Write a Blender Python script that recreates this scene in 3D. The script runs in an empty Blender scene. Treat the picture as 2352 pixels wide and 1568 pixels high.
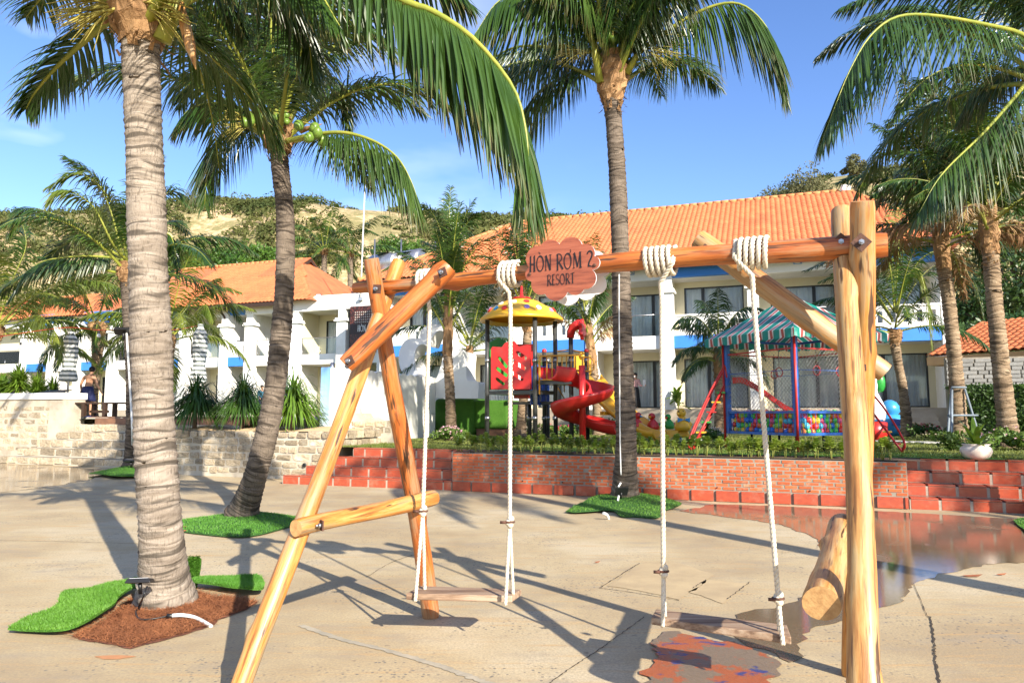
import bpy, bmesh, math, random
import numpy as np
from mathutils import Vector, Matrix, Quaternion
R = math.radians
random.seed(7); np.random.seed(7)
C = bpy.context.scene.collection
SC = bpy.context.scene

# ---------------------------------------------------------------- camera
F, CX, CY, HZ, EYE = 1640.0, 1176.0, 784.0, 948.0, 1.5     # focal length and horizon measured on a 2352 px wide picture
PITCH = math.atan((HZ - CY) / F)
cam_d = bpy.data.cameras.new('camera'); cam = bpy.data.objects.new('camera', cam_d); C.objects.link(cam)
cam.location = (0, 0, EYE); cam.rotation_euler = (math.pi / 2 + PITCH, 0, 0)
cam_d.sensor_width = 36; cam_d.lens = F / 2352 * 36; cam_d.clip_end = 2000; cam_d.clip_start = 0.05
SC.camera = cam

# ---------------------------------------------------------------- light
SUN_AZ, SUN_EL = R(31), R(27)          # shadows run away from the viewer and to the left
sun_to = Vector((math.sin(SUN_AZ) * math.cos(SUN_EL), -math.cos(SUN_AZ) * math.cos(SUN_EL), math.sin(SUN_EL)))
sd = bpy.data.lights.new('sun', 'SUN'); sd.energy = 4.8; sd.angle = R(0.53); sd.color = (1.0, 0.92, 0.79)
so = bpy.data.objects.new('sun', sd); C.objects.link(so); so.location = (20, -30, 30)
so.rotation_euler = (-sun_to).to_track_quat('-Z', 'Y').to_euler()
w = bpy.data.worlds.new('World'); SC.world = w; w.use_nodes = True
wn = w.node_tree.nodes; wl = w.node_tree.links; wn.clear()
sky = wn.new('ShaderNodeTexSky'); sky.sky_type = 'NISHITA'; sky.sun_disc = False
sky.sun_elevation = SUN_EL; sky.sun_rotation = math.pi - SUN_AZ
sky.air_density = 1.0; sky.dust_density = 0.5; sky.ozone_density = 3.0
bg = wn.new('ShaderNodeBackground'); bg.inputs[1].default_value = 0.122
wo = wn.new('ShaderNodeOutputWorld')
# thin high cloud, thicker towards the left of the view
wtc = wn.new('ShaderNodeTexCoord'); wmap = wn.new('ShaderNodeMapping'); wmap.inputs['Scale'].default_value = (1.0, 1.0, 2.6)
wl.new(wtc.outputs['Generated'], wmap.inputs[0])
wnz = wn.new('ShaderNodeTexNoise'); wnz.inputs['Scale'].default_value = 2.1; wnz.inputs['Detail'].default_value = 5; wnz.inputs['Roughness'].default_value = 0.5
wl.new(wmap.outputs[0], wnz.inputs['Vector'])
wr = wn.new('ShaderNodeMapRange'); wr.inputs[1].default_value = 0.50; wr.inputs[2].default_value = 0.78
wl.new(wnz.outputs[0], wr.inputs[0])
wsep = wn.new('ShaderNodeSeparateXYZ'); wl.new(wtc.outputs['Generated'], wsep.inputs[0])
wx = wn.new('ShaderNodeMapRange'); wx.inputs[1].default_value = 0.15; wx.inputs[2].default_value = -0.5; wl.new(wsep.outputs[0], wx.inputs[0])
wm = wn.new('ShaderNodeMath'); wm.operation = 'MULTIPLY'; wl.new(wr.outputs[0], wm.inputs[0]); wl.new(wx.outputs[0], wm.inputs[1])
wmx = wn.new('ShaderNodeMix'); wmx.data_type = 'RGBA'; wl.new(wm.outputs[0], wmx.inputs[0])
whs = wn.new('ShaderNodeHueSaturation'); whs.inputs['Hue'].default_value = 0.512; whs.inputs['Saturation'].default_value = 1.14; whs.inputs['Value'].default_value = 1.0
wl.new(sky.outputs[0], whs.inputs['Color']); wl.new(whs.outputs[0], wmx.inputs[6]); wmx.inputs[7].default_value = (7.5, 7.8, 8.2, 1)
wl.new(wmx.outputs[2], bg.inputs[0]); wl.new(bg.outputs[0], wo.inputs[0])
vs = SC.view_settings
vs.view_transform = 'Standard'; vs.look = 'None'; vs.gamma = 1; vs.use_curve_mapping = False; vs.exposure = 1.18
SC.cycles.max_bounces = 6; SC.cycles.transparent_max_bounces = 12
SC.cycles.caustics_reflective = False; SC.cycles.caustics_refractive = False

# ---------------------------------------------------------------- helpers
def ray(px, py):
    a = (px - CX) / F; b = (CY - py) / F; s, c = math.sin(PITCH), math.cos(PITCH)
    return Vector((a, c - b * s, s + b * c))
def V(px, py, d):
    r = ray(px, py); k = d / r.y; return Vector((r.x * k, d, EYE + r.z * k))
def G(px, py, z=0.0):
    r = ray(px, py); k = (z - EYE) / r.z; return Vector((r.x * k, r.y * k, z))
class Frame:
    """a rotated site frame: local x runs right along a facade, local y runs back, away from the viewer"""
    def __init__(s, ox, oy, deg):
        s.o = Vector((ox, oy, 0)); s.deg = deg
        s.u = Vector((math.cos(R(deg)), -math.sin(R(deg)), 0)); s.n = Vector((math.sin(R(deg)), math.cos(R(deg)), 0))
    def w(s, x, y, z=0): return s.o + s.u * x + s.n * y + Vector((0, 0, z))
    def s(s, px, y=0.0):
        k = (px - CX) / F; p = s.o + s.n * y
        return (k * p.y - p.x) / (s.u.x - k * s.u.y)
    def z(s, px, py, y=0.0):
        x = s.s(px, y); return V(px, py, s.w(x, y).y).z
def lin(v): return tuple(((c / 255) / 12.92 if c <= 10 else ((c / 255 + 0.055) / 1.055) ** 2.4) for c in v)

def empty(name, loc=(0, 0, 0), rz=0.0):
    o = bpy.data.objects.new(name, None); C.objects.link(o); o.location = loc; o.rotation_euler = (0, 0, rz); o.empty_display_size = 0.1
    return o
def tag(o, label=None, cat=None, group=None, kind=None):
    if label: o['label'] = label
    if cat: o['category'] = cat
    if group: o['group'] = group
    if kind: o['kind'] = kind
    return o
def obj(name, me, parent=None, mats=None):
    o = bpy.data.objects.new(name, me); C.objects.link(o); o.parent = parent
    if mats:
        for m in (mats if isinstance(mats, (list, tuple)) else [mats]): me.materials.append(m)
    return o
def copy_tree(o, parent=None):
    c = o.copy(); C.objects.link(c); c.parent = parent
    for ch in list(o.children): copy_tree(ch, c)
    return c

class MB:
    def __init__(s): s.v = []; s.f = []; s.m = []; s.sm = []
    def add(s, vs, fs, mat=0, smooth=False):
        b = len(s.v); s.v += [tuple(x) for x in vs]
        for f in fs: s.f.append(tuple(i + b for i in f)); s.m.append(mat); s.sm.append(smooth)
        return s
    def box(s, c, size, mat=0, rot=None, taper=1.0):
        x, y, z = size[0] / 2, size[1] / 2, size[2] / 2; t = taper
        vs = [Vector(p) for p in ((-x, -y, -z), (x, -y, -z), (x, y, -z), (-x, y, -z), (-x * t, -y * t, z), (x * t, -y * t, z), (x * t, y * t, z), (-x * t, y * t, z))]
        if rot is not None: vs = [rot @ v for v in vs]
        vs = [v + Vector(c) for v in vs]
        return s.add(vs, [(3, 2, 1, 0), (4, 5, 6, 7), (0, 1, 5, 4), (1, 2, 6, 5), (2, 3, 7, 6), (3, 0, 4, 7)], mat)
    def b2(s, a, b, mat=0):
        a = Vector(a); b = Vector(b); return s.box((a + b) / 2, (abs(b.x - a.x), abs(b.y - a.y), abs(b.z - a.z)), mat)
    def tube(s, pts, rad, n=8, cap=True, mat=0, smooth=True, phase=0.0, closed=False):
        pts = [Vector(p) for p in pts]; k = len(pts)
        if not isinstance(rad, (list, tuple)): rad = [rad] * k
        vs = []; prev = None
        for i, p in enumerate(pts):
            if closed: t = pts[(i + 1) % k] - pts[i - 1]
            else: t = pts[min(i + 1, k - 1)] - pts[max(i - 1, 0)]
            t = t.normalized() if t.length > 1e-9 else Vector((0, 0, 1))
            if prev is None:
                a = Vector((0, 0, 1)) if abs(t.z) < 0.9 else Vector((1, 0, 0)); prev = (a - t * a.dot(t)).normalized()
            else:
                q = prev - t * prev.dot(t); prev = q.normalized() if q.length > 1e-6 else prev
            bn = t.cross(prev)
            for j in range(n):
                an = phase + 2 * math.pi * j / n
                vs.append(p + (prev * math.cos(an) + bn * math.sin(an)) * rad[i])
        fs = []
        for i in range(k if closed else k - 1):
            i2 = (i + 1) % k
            for j in range(n):
                j2 = (j + 1) % n; fs.append((i * n + j, i * n + j2, i2 * n + j2, i2 * n + j))
        b = len(s.v); s.add(vs, fs, mat, smooth)
        if cap and not closed:
            s.f.append(tuple(b + j for j in range(n - 1, -1, -1))); s.m.append(mat); s.sm.append(False)
            s.f.append(tuple(b + (k - 1) * n + j for j in range(n))); s.m.append(mat); s.sm.append(False)
        return s
    def lathe(s, prof, c=(0, 0, 0), n=16, mat=0, smooth=True, wob=None):
        vs = []; fs = []; k = len(prof); c = Vector(c)
        for r, z in prof:
            for j in range(n):
                a = 2 * math.pi * j / n; rr = r * (wob(a, z) if wob else 1); vs.append(c + Vector((rr * math.cos(a), rr * math.sin(a), z)))
        for i in range(k - 1):
            for j in range(n): j2 = (j + 1) % n; fs.append((i * n + j, i * n + j2, (i + 1) * n + j2, (i + 1) * n + j))
        return s.add(vs, fs, mat, smooth)
    def prism(s, poly, d, mat=0, smooth=False):
        """poly: 3D points in order, extruded by vector d"""
        n = len(poly); d = Vector(d); vs = [Vector(p) for p in poly] + [Vector(p) + d for p in poly]
        fs = [tuple(range(n - 1, -1, -1)), tuple(range(n, 2 * n))] + [(i, (i + 1) % n, n + (i + 1) % n, n + i) for i in range(n)]
        return s.add(vs, fs, mat, smooth)
    def sphere(s, c, r, n=12, m=8, mat=0, sc=(1, 1, 1)):
        prof = [(r * math.sin(math.pi * i / m) + 1e-5, -r * math.cos(math.pi * i / m)) for i in range(m + 1)]
        b = len(s.v); s.lathe(prof, (0, 0, 0), n, mat)
        for i in range(b, len(s.v)):
            v = s.v[i]; s.v[i] = (v[0] * sc[0] + c[0], v[1] * sc[1] + c[1], v[2] * sc[2] + c[2])
        return s
    def mesh(s, name='m'):
        me = bpy.data.meshes.new(name); me.from_pydata(s.v, [], s.f); 
        me.polygons.foreach_set('material_index', s.m); me.polygons.foreach_set('use_smooth', s.sm); me.update()
        return me
    def build(s, name, mats, parent=None, loc=None, bevel=0.0, seg=2, fixn=True):
        me = s.mesh(name)
        if fixn:
            bm = bmesh.new(); bm.from_mesh(me); bmesh.ops.recalc_face_normals(bm, faces=bm.faces); bm.to_mesh(me); bm.free()
        o = obj(name, me, parent, mats)
        if loc is not None: o.location = loc
        if bevel:
            b = o.modifiers.new('b', 'BEVEL'); b.width = bevel; b.segments = seg; b.limit_method = 'ANGLE'; b.angle_limit = R(40)
        return o
def spline(pts, n):
    """Catmull-Rom through pts, n samples"""
    P = [np.array(p, float) for p in pts]; P = [2 * P[0] - P[1]] + P + [2 * P[-1] - P[-2]]
    k = len(P) - 3; out = []
    for i in range(n):
        t = i / (n - 1) * k; j = min(int(t), k - 1); t -= j
        a, b, c, d = P[j:j + 4]
        out.append(0.5 * (2 * b + (c - a) * t + (2 * a - 5 * b + 4 * c - d) * t * t + (3 * b - a - 3 * c + d) * t ** 3))
    return [Vector(o) for o in out]

# ---------------------------------------------------------------- materials
def nt(name):
    m = bpy.data.materials.new(name); m.use_nodes = True; n = m.node_tree.nodes; n.clear()
    out = n.new('ShaderNodeOutputMaterial'); p = n.new('ShaderNodeBsdfPrincipled'); m.node_tree.links.new(p.outputs[0], out.inputs[0])
    return m, n, m.node_tree.links, p, out
def noise(n, l, vec, scale, detail=4, rough=0.55, sc3=None, dim='3D'):
    t = n.new('ShaderNodeTexNoise'); t.inputs['Scale'].default_value = scale; t.inputs['Detail'].default_value = detail; t.inputs['Roughness'].default_value = rough
    if sc3:
        mp = n.new('ShaderNodeMapping'); mp.inputs['Scale'].default_value = sc3; l.new(vec, mp.inputs[0]); vec = mp.outputs[0]
    if vec is not None: l.new(vec, t.inputs['Vector'])
    return t.outputs[0]
def ramp(n, l, fac, stops, interp='LINEAR'):
    r = n.new('ShaderNodeValToRGB'); r.color_ramp.interpolation = interp; e = r.color_ramp.elements
    while len(e) < len(stops): e.new(0.5)
    for i, (p, c) in enumerate(stops):
        e[i].position = p; e[i].color = (c[0], c[1], c[2], 1) if isinstance(c, (tuple, list)) else (c, c, c, 1)
    l.new(fac, r.inputs[0]); return r.outputs[0]
def mix(n, l, fac, a, b, mode='MIX'):
    m = n.new('ShaderNodeMix'); m.data_type = 'RGBA'; m.blend_type = mode
    for k, x in ((0, fac), (6, a), (7, b)):
        if isinstance(x, bpy.types.NodeSocket): l.new(x, m.inputs[k])
        elif isinstance(x, (int, float)): m.inputs[k].default_value = x
        else: m.inputs[k].default_value = (x[0], x[1], x[2], 1)
    return m.outputs[2]
def math_(n, l, op, a, b=None, clamp=False):
    m = n.new('ShaderNodeMath'); m.operation = op; m.use_clamp = clamp
    for k, x in ((0, a), (1, b)):
        if x is None: continue
        if isinstance(x, bpy.types.NodeSocket): l.new(x, m.inputs[k])
        else: m.inputs[k].default_value = x
    return m.outputs[0]
def bump(n, l, p, h, strength=0.3, dist=0.02):
    b = n.new('ShaderNodeBump'); b.inputs['Strength'].default_value = strength; b.inputs['Distance'].default_value = dist
    l.new(h, b.inputs['Height']); l.new(b.outputs[0], p.inputs['Normal']); return b
def geopos(n): return n.new('ShaderNodeNewGeometry').outputs['Position']
def pmat(name, c1, c2=None, scale=4, rough=0.6, bmp=0.0, bscale=40, spec=0.4, rnd=0.0, sc3=None, world=False, lo=0.35, hi=0.65, metal=0, bdist=0.01, coat=0.0, dirt=None, dscale=0.7):
    m, n, l, p, out = nt(name)
    vec = geopos(n) if world else n.new('ShaderNodeTexCoord').outputs['Object']
    p.inputs['Roughness'].default_value = rough; p.inputs['Specular IOR Level'].default_value = spec; p.inputs['Metallic'].default_value = metal
    if coat: p.inputs['Coat Weight'].default_value = coat; p.inputs['Coat Roughness'].default_value = 0.15
    if c2 is None: c2 = tuple(x * 0.82 for x in c1)
    col = ramp(n, l, noise(n, l, vec, scale, 5, 0.6, sc3), [(lo, c1), (hi, c2)])
    if dirt:
        f = ramp(n, l, noise(n, l, geopos(n), dscale, 6, 0.65), [(0.52, 0.0), (0.75, 1.0)])
        col = mix(n, l, f, col, dirt)
    if rnd:
        oi = n.new('ShaderNodeObjectInfo'); hs = n.new('ShaderNodeHueSaturation')
        mr = n.new('ShaderNodeMapRange'); l.new(oi.outputs['Random'], mr.inputs[0]); mr.inputs[3].default_value = 1 - rnd; mr.inputs[4].default_value = 1 + rnd
        l.new(mr.outputs[0], hs.inputs['Value']); l.new(col, hs.inputs['Color']); col = hs.outputs[0]
    l.new(col, p.inputs['Base Color'])
    if bmp: bump(n, l, p, noise(n, l, vec, bscale, 4, 0.6, sc3), bmp, bdist)
    return m
def leafmat(name, c1, c2, trans=0.25, rough=0.42, rnd=0.15, scale=1.2, spec=0.45, tip=None):
    m, n, l, p, out = nt(name)
    p.inputs['Roughness'].default_value = rough; p.inputs['Specular IOR Level'].default_value = spec
    col = ramp(n, l, noise(n, l, geopos(n), scale, 3, 0.6), [(0.35, c1), (0.65, c2)])
    oi = n.new('ShaderNodeObjectInfo'); hs = n.new('ShaderNodeHueSaturation')
    mr = n.new('ShaderNodeMapRange'); l.new(oi.outputs['Random'], mr.inputs[0]); mr.inputs[3].default_value = 1 - rnd; mr.inputs[4].default_value = 1 + rnd
    l.new(mr.outputs[0], hs.inputs['Value'])
    mh = n.new('ShaderNodeMapRange'); l.new(oi.outputs['Random'], mh.inputs[0]); mh.inputs[3].default_value = 0.515; mh.inputs[4].default_value = 0.485
    l.new(mh.outputs[0], hs.inputs['Hue']); l.new(col, hs.inputs['Color']); col = hs.outputs[0]
    if tip:
        at = n.new('ShaderNodeAttribute'); at.attribute_name = 'tip'
        f = ramp(n, l, at.outputs['Fac'], [(0.70, 0.0), (0.97, 0.9)]); col = mix(n, l, f, col, tip)
    l.new(col, p.inputs['Base Color'])
    t = n.new('ShaderNodeBsdfTranslucent'); tc = mix(n, l, 0.5, col, (c2[0] * 1.6, c2[1] * 1.5, c2[2] * 0.7)); l.new(tc, t.inputs[0])
    mx = n.new('ShaderNodeMixShader'); mx.inputs[0].default_value = trans
    l.new(p.outputs[0], mx.inputs[1]); l.new(t.outputs[0], mx.inputs[2]); l.new(mx.outputs[0], out.inputs[0])
    return m
# ---------------------------------------------------------------- shared materials
M = {}
M['white'] = pmat('white paint', (0.80, 0.79, 0.76), (0.76, 0.745, 0.71), 1.2, 0.65, 0.05, 60, world=True, dirt=(0.66, 0.63, 0.56), dscale=0.5)
M['cream'] = pmat('cream paint', (0.72, 0.66, 0.46), (0.68, 0.62, 0.43), 1.0, 0.7, 0.04, 60, world=True)
M['blue'] = pmat('blue paint', (0.045, 0.22, 0.66), (0.04, 0.20, 0.60), 1.0, 0.6, 0.03, 60, world=True)
M['rooftile'] = pmat('roof tile', (0.56, 0.175, 0.065), (0.47, 0.135, 0.05), 1.6, 0.7, 0.1, 30, rnd=0.12, world=True, dirt=(0.42, 0.115, 0.045), dscale=0.45)
M['dark_metal'] = pmat('dark metal frame', (0.035, 0.037, 0.04), None, 3, 0.45)
M['steel'] = pmat('steel', (0.45, 0.45, 0.46), (0.35, 0.35, 0.36), 8, 0.35, metal=0.9)
M['grey_post'] = pmat('grey painted post', (0.06, 0.062, 0.06), (0.035, 0.035, 0.035), 6, 0.4, 0.05, 30, coat=0.2)
M['black'] = pmat('black plastic', (0.012, 0.012, 0.013), None, 5, 0.4)
M['pvc'] = pmat('white pvc', (0.72, 0.72, 0.70), (0.6, 0.6, 0.57), 6, 0.4)
M['curtain'] = pmat('curtain', (0.85, 0.85, 0.82), (0.76, 0.77, 0.75), 3, 0.85, 0.05, 20)
M['wood_dark'] = pmat('dark stained wood', (0.05, 0.025, 0.015), (0.03, 0.016, 0.01), 4, 0.55, 0.1, 20, sc3=(1, 1, 8))
M['deck'] = pmat('deck timber', (0.25, 0.125, 0.07), (0.17, 0.085, 0.05), 3, 0.6, 0.15, 20)
M['sand'] = pmat('sand', (0.62, 0.44, 0.24), (0.55, 0.38, 0.20), 2, 0.9, 0.3, 60, world=True)
M['soil'] = pmat('soil', (0.12, 0.075, 0.045), (0.19, 0.125, 0.075), 8, 0.95, 0.5, 40, world=True)
M['mortar'] = pmat('mortar', (0.30, 0.265, 0.21), (0.22, 0.19, 0.15), 5, 0.9, 0.4, 60, world=True)
M['red_plastic'] = pmat('red plastic', (0.56, 0.022, 0.018), (0.48, 0.02, 0.018), 1.5, 0.32, 0.02, 40, spec=0.5, world=True, dirt=(0.42, 0.05, 0.035), dscale=2.0)
M['yellow_plastic'] = pmat('yellow plastic', (0.76, 0.42, 0.03), (0.70, 0.36, 0.025), 1.5, 0.35, 0.02, 40, world=True, dirt=(0.55, 0.33, 0.09), dscale=2.0)
M['green_plastic'] = pmat('green plastic', (0.03, 0.30, 0.05), None, 2, 0.35)
M['blue_plastic'] = pmat('blue plastic', (0.03, 0.10, 0.42), (0.025, 0.085, 0.36), 2, 0.35)
M['sky_plastic'] = pmat('light blue plastic', (0.05, 0.30, 0.62), None, 2, 0.35)
M['red_steel'] = pmat('red painted steel', (0.50, 0.025, 0.02), (0.36, 0.02, 0.018), 5, 0.4, 0.04, 60)
M['blue_steel'] = pmat('blue painted steel', (0.03, 0.16, 0.55), (0.02, 0.09, 0.34), 5, 0.42, 0.04, 60, dirt=(0.13, 0.10, 0.12), dscale=5)
M['ochre_steel'] = pmat('ochre painted steel', (0.62, 0.29, 0.035), None, 5, 0.4)
M['rust'] = pmat('rusty steel', (0.12, 0.05, 0.03), (0.055, 0.028, 0.02), 20, 0.75, 0.4, 90)

def turfmat(name, c1, c2):
    m, n, l, p, out = nt(name); g = geopos(n)
    a = noise(n, l, g, 90, 2, 0.7); b = noise(n, l, g, 3.0, 3, 0.6)
    col = mix(n, l, ramp(n, l, b, [(0.3, 0.0), (0.7, 1.0)]), c1, c2)
    col = mix(n, l, ramp(n, l, a, [(0.35, 0.75), (0.65, 0.0)]), col, tuple(x * 0.35 for x in c1))
    l.new(col, p.inputs['Base Color']); p.inputs['Roughness'].default_value = 0.7; p.inputs['Specular IOR Level'].default_value = 0.25
    bump(n, l, p, a, 0.8, 0.02); return m
M['turf'] = turfmat('artificial turf', (0.065, 0.19, 0.016), (0.10, 0.25, 0.028))
M['turf_dark'] = turfmat('artificial turf matted', (0.04, 0.12, 0.022), (0.055, 0.15, 0.032))
M['lawn'] = turfmat('lawn', (0.11, 0.16, 0.025), (0.20, 0.21, 0.05))

def plaza_mat():
    m, n, l, p, out = nt('plaza concrete'); g = geopos(n)
    big = noise(n, l, g, 0.35, 6, 0.62); mid = noise(n, l, g, 1.7, 6, 0.6, (1.0, 2.2, 1.0)); fine = noise(n, l, g, 60, 3, 0.7)
    col = ramp(n, l, big, [(0.38, (0.37, 0.275, 0.155)), (0.50, (0.48, 0.375, 0.215)), (0.60, (0.55, 0.455, 0.295))])
    ang = n.new('ShaderNodeMapping'); ang.inputs['Rotation'].default_value = (0, 0, R(14)); ang.inputs['Scale'].default_value = (0.5, 6.0, 1); l.new(g, ang.inputs[0])
    st = noise(n, l, ang.outputs[0], 2.2, 6, 0.68)
    col = mix(n, l, ramp(n, l, st, [(0.53, 0.0), (0.68, 0.75)]), col, (0.52, 0.32, 0.13))
    col = mix(n, l, ramp(n, l, mid, [(0.53, 0.0), (0.70, 0.6)]), col, (0.32, 0.27, 0.20))
    col = mix(n, l, ramp(n, l, fine, [(0.40, 0.45), (0.60, 0.0)]), col, (0.25, 0.20, 0.145))
    # worn patches where dark aggregate shows
    v = n.new('ShaderNodeTexVoronoi'); v.inputs['Scale'].default_value = 30; l.new(g, v.inputs['Vector'])
    ch = ramp(n, l, v.outputs['Distance'], [(0.22, 1.0), (0.34, 0.0)])
    worn = ramp(n, l, noise(n, l, g, 0.9, 5, 0.65), [(0.47, 0.0), (0.58, 1.0)])
    pick = ramp(n, l, v.outputs['Color'], [(0.45, 0.0), (0.55, 1.0)])
    agg = math_(n, l, 'MULTIPLY', math_(n, l, 'MULTIPLY', ch, worn), pick)
    col = mix(n, l, math_(n, l, 'MULTIPLY', agg, 0.85), col, (0.13, 0.125, 0.115))
    dots = noise(n, l, g, 14, 2, 0.5)
    col = mix(n, l, ramp(n, l, dots, [(0.70, 0.0), (0.76, 0.6)]), col, (0.16, 0.12, 0.085))
    l.new(col, p.inputs['Base Color']); p.inputs['Roughness'].default_value = 0.82; p.inputs['Specular IOR Level'].default_value = 0.3
    h = math_(n, l, 'ADD', math_(n, l, 'MULTIPLY', fine, 0.5), math_(n, l, 'ADD', math_(n, l, 'MULTIPLY', mid, 0.8), math_(n, l, 'MULTIPLY', agg, -0.3)))
    bump(n, l, p, h, 0.25, 0.02); return m
M['plaza'] = plaza_mat()
def wet_mat(name, dry, pud, paint=False):
    m, n, l, p, out = nt(name); g = geopos(n)
    big = noise(n, l, g, 0.8, 5, 0.6); fine = noise(n, l, g, 60, 3, 0.7)
    col = ramp(n, l, big, [(0.3, tuple(x * 0.8 for x in dry)), (0.7, dry)])
    col = mix(n, l, ramp(n, l, fine, [(0.4, 0.4), (0.6, 0.0)]), col, tuple(x * 0.55 for x in dry))
    if paint:
        a = noise(n, l, g, 2.6, 6, 0.7); b = noise(n, l, g, 3.4, 5, 0.65, (1, 1.6, 1))
        col = mix(n, l, ramp(n, l, a, [(0.49, 0.0), (0.52, 1.0)]), col, (0.33, 0.09, 0.025))
        col = mix(n, l, ramp(n, l, b, [(0.58, 0.0), (0.62, 1.0)]), col, (0.035, 0.05, 0.16))
    l.new(col, p.inputs['Base Color'])
    f = ramp(n, l, noise(n, l, g, 1.1, 4, 0.55), [(pud, 0.0), (pud + 0.10, 1.0)])
    rg = n.new('ShaderNodeMapRange'); l.new(f, rg.inputs[0]); rg.inputs[3].default_value = 0.42; rg.inputs[4].default_value = 0.03; l.new(rg.outputs[0], p.inputs['Roughness'])
    sp = n.new('ShaderNodeMapRange'); l.new(f, sp.inputs[0]); sp.inputs[3].default_value = 0.5; sp.inputs[4].default_value = 1.0; l.new(sp.outputs[0], p.inputs['Specular IOR Level'])
    bst = n.new('ShaderNodeMapRange'); l.new(f, bst.inputs[0]); bst.inputs[3].default_value = 0.25; bst.inputs[4].default_value = 0.02
    bb = bump(n, l, p, math_(n, l, 'ADD', fine, noise(n, l, g, 9, 3, 0.5)), 0.2, 0.015); l.new(bst.outputs[0], bb.inputs['Strength'])
    return m
M['wet'] = wet_mat('wet concrete', (0.21, 0.145, 0.085), 0.31)
M['damp'] = wet_mat('damp painted concrete', (0.22, 0.165, 0.105), 0.62, True)

# ---------------------------------------------------------------- ground
def sheet(name, pts, mat, label=None, kind='structure', parent=None, jit=0.0, step=0.12, seed=1):
    rr = random.Random(seed); pts = [Vector(p) for p in pts]
    if jit:
        out = []
        for a, b in zip(pts, pts[1:] + pts[:1]):
            k = max(1, int((b - a).length / step)); nrm = Vector((-(b - a).y, (b - a).x, 0)).normalized(); amp = 0.0
            for i in range(k):
                amp = amp * 0.6 + rr.uniform(-jit, jit); e = math.sin(math.pi * i / k)
                out.append(a + (b - a) * i / k + nrm * amp * e)
        pts = out
    mb = MB(); mb.add(pts, [tuple(range(len(pts)))]); o = mb.build(name, mat, parent)
    me = o.data; bm = bmesh.new(); bm.from_mesh(me); bmesh.ops.triangulate(bm, faces=bm.faces)
    for f in bm.faces:
        if f.normal.z < 0: f.normal_flip()
    bm.to_mesh(me); bm.free()
    if kind: o['kind'] = kind
    return o
plaza = sheet('plaza', [(-120, -60, 0), (120, -60, 0), (120, 40, 0), (-120, 40, 0)], M['plaza'])
far = sheet('ground', [(-900, 36, -0.3), (900, 36, -0.3), (900, 1500, -0.3), (-900, 1500, -0.3)], M['sand'])
wet_px = [(1560, 1172), (1680, 1188), (1790, 1203), (1860, 1228), (1905, 1270), (1915, 1330), (1890, 1352), (1800, 1387), (1720, 1402), (1665, 1428), (1700, 1470), (1760, 1490), (1815, 1520),
          (1830, 1478), (1862, 1443), (1920, 1430), (1985, 1415), (2015, 1398), (2083, 1365), (2130, 1328), (2200, 1312), (2290, 1293), (2480, 1290), (2480, 1215), (2352, 1192), (2150, 1180), (2000, 1172), (1800, 1162), (1640, 1157)]
sheet('puddle', [G(x, y, 0.005) for x, y in wet_px], M['wet'], jit=0.045, step=0.07, seed=4)
sheet('puddle', [G(x, y, 0.005) for x, y in [(-90, 1062), (20, 1066), (310, 1082), (240, 1090), (200, 1102), (90, 1120), (0, 1130), (-90, 1140)]], M['wet'], jit=0.08, step=0.15, seed=5)
sheet('puddle', [G(x, y, 0.009) for x, y in [(1520, 1455), (1560, 1448), (1640, 1470), (1700, 1478), (1760, 1500), (1790, 1530), (1770, 1600), (1700, 1660), (1560, 1640), (1490, 1580), (1468, 1540), (1500, 1525)]], M['damp'], jit=0.05, step=0.04, seed=6)
# repaired slabs and cracks let into the plaza
M['slab'] = pmat('patched concrete', (0.47, 0.355, 0.20), (0.38, 0.285, 0.165), 3, 0.85, 0.4, 50, world=True)
M['crack'] = pmat('crack dirt', (0.06, 0.045, 0.03), None, 8, 0.95)
M['joint'] = pmat('joint filler', (0.42, 0.36, 0.26), (0.30, 0.265, 0.20), 6, 0.9, 0.3, 40, world=True)
def ribbon(pxs, w0, seed, z=0.0045, jt=1.3):
    rr = random.Random(seed); P = spline([G(x, y, z) for x, y in pxs], max(12, len(pxs) * 14)); L = []; Rr = []
    for i, p in enumerate(P):
        t = (P[min(i + 1, len(P) - 1)] - P[max(i - 1, 0)]).normalized(); nrm = Vector((-t.y, t.x, 0)); j = rr.uniform(-1, 1) * w0 * jt
        ww = w0 * (rr.uniform(0.4, 1.3) if jt > 1 else rr.uniform(0.7, 1.1)); L.append(p + nrm * (j + ww)); Rr.append(p + nrm * (j - ww))
    n = len(P); mb = MB(); mb.add(L + Rr, [(i, i + 1, n + i + 1, n + i) for i in range(n - 1)]); return mb
for q in ([(1395, 1345), (1480, 1290), (1560, 1292), (1640, 1318), (1560, 1376), (1480, 1358)], [(1580, 1358), (1622, 1330), (1720, 1338), (1660, 1385)]):
    sheet('patched_slab', [G(x, y, 0.004) for x, y in q], M['slab'], kind=None, parent=plaza, jit=0.02, step=0.06, seed=len(q))
for k, (pxs, ww) in enumerate([([(2136, 1415), (2146, 1480), (2148, 1520), (2162, 1600)], 0.006), ([(1480, 1415), (1390, 1480), (1300, 1540), (1230, 1590)], 0.0035), ([(1378, 1349), (1440, 1310), (1470, 1292)], 0.005),
                               ([(1378, 1349), (1470, 1362), (1560, 1378)], 0.004), ([(1590, 1350), (1622, 1330)], 0.005), ([(1670, 1375), (1722, 1335)], 0.005), ([(0, 1240), (160, 1243), (330, 1248)], 0.004),
                               ([(840, 1325), (900, 1290), (960, 1270)], 0.004), ([(2050, 1190), (2062, 1240), (2120, 1390), (2136, 1415)], 0.003)]):
    ribbon(pxs, ww, k).build('crack', M['crack'], plaza)
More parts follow.
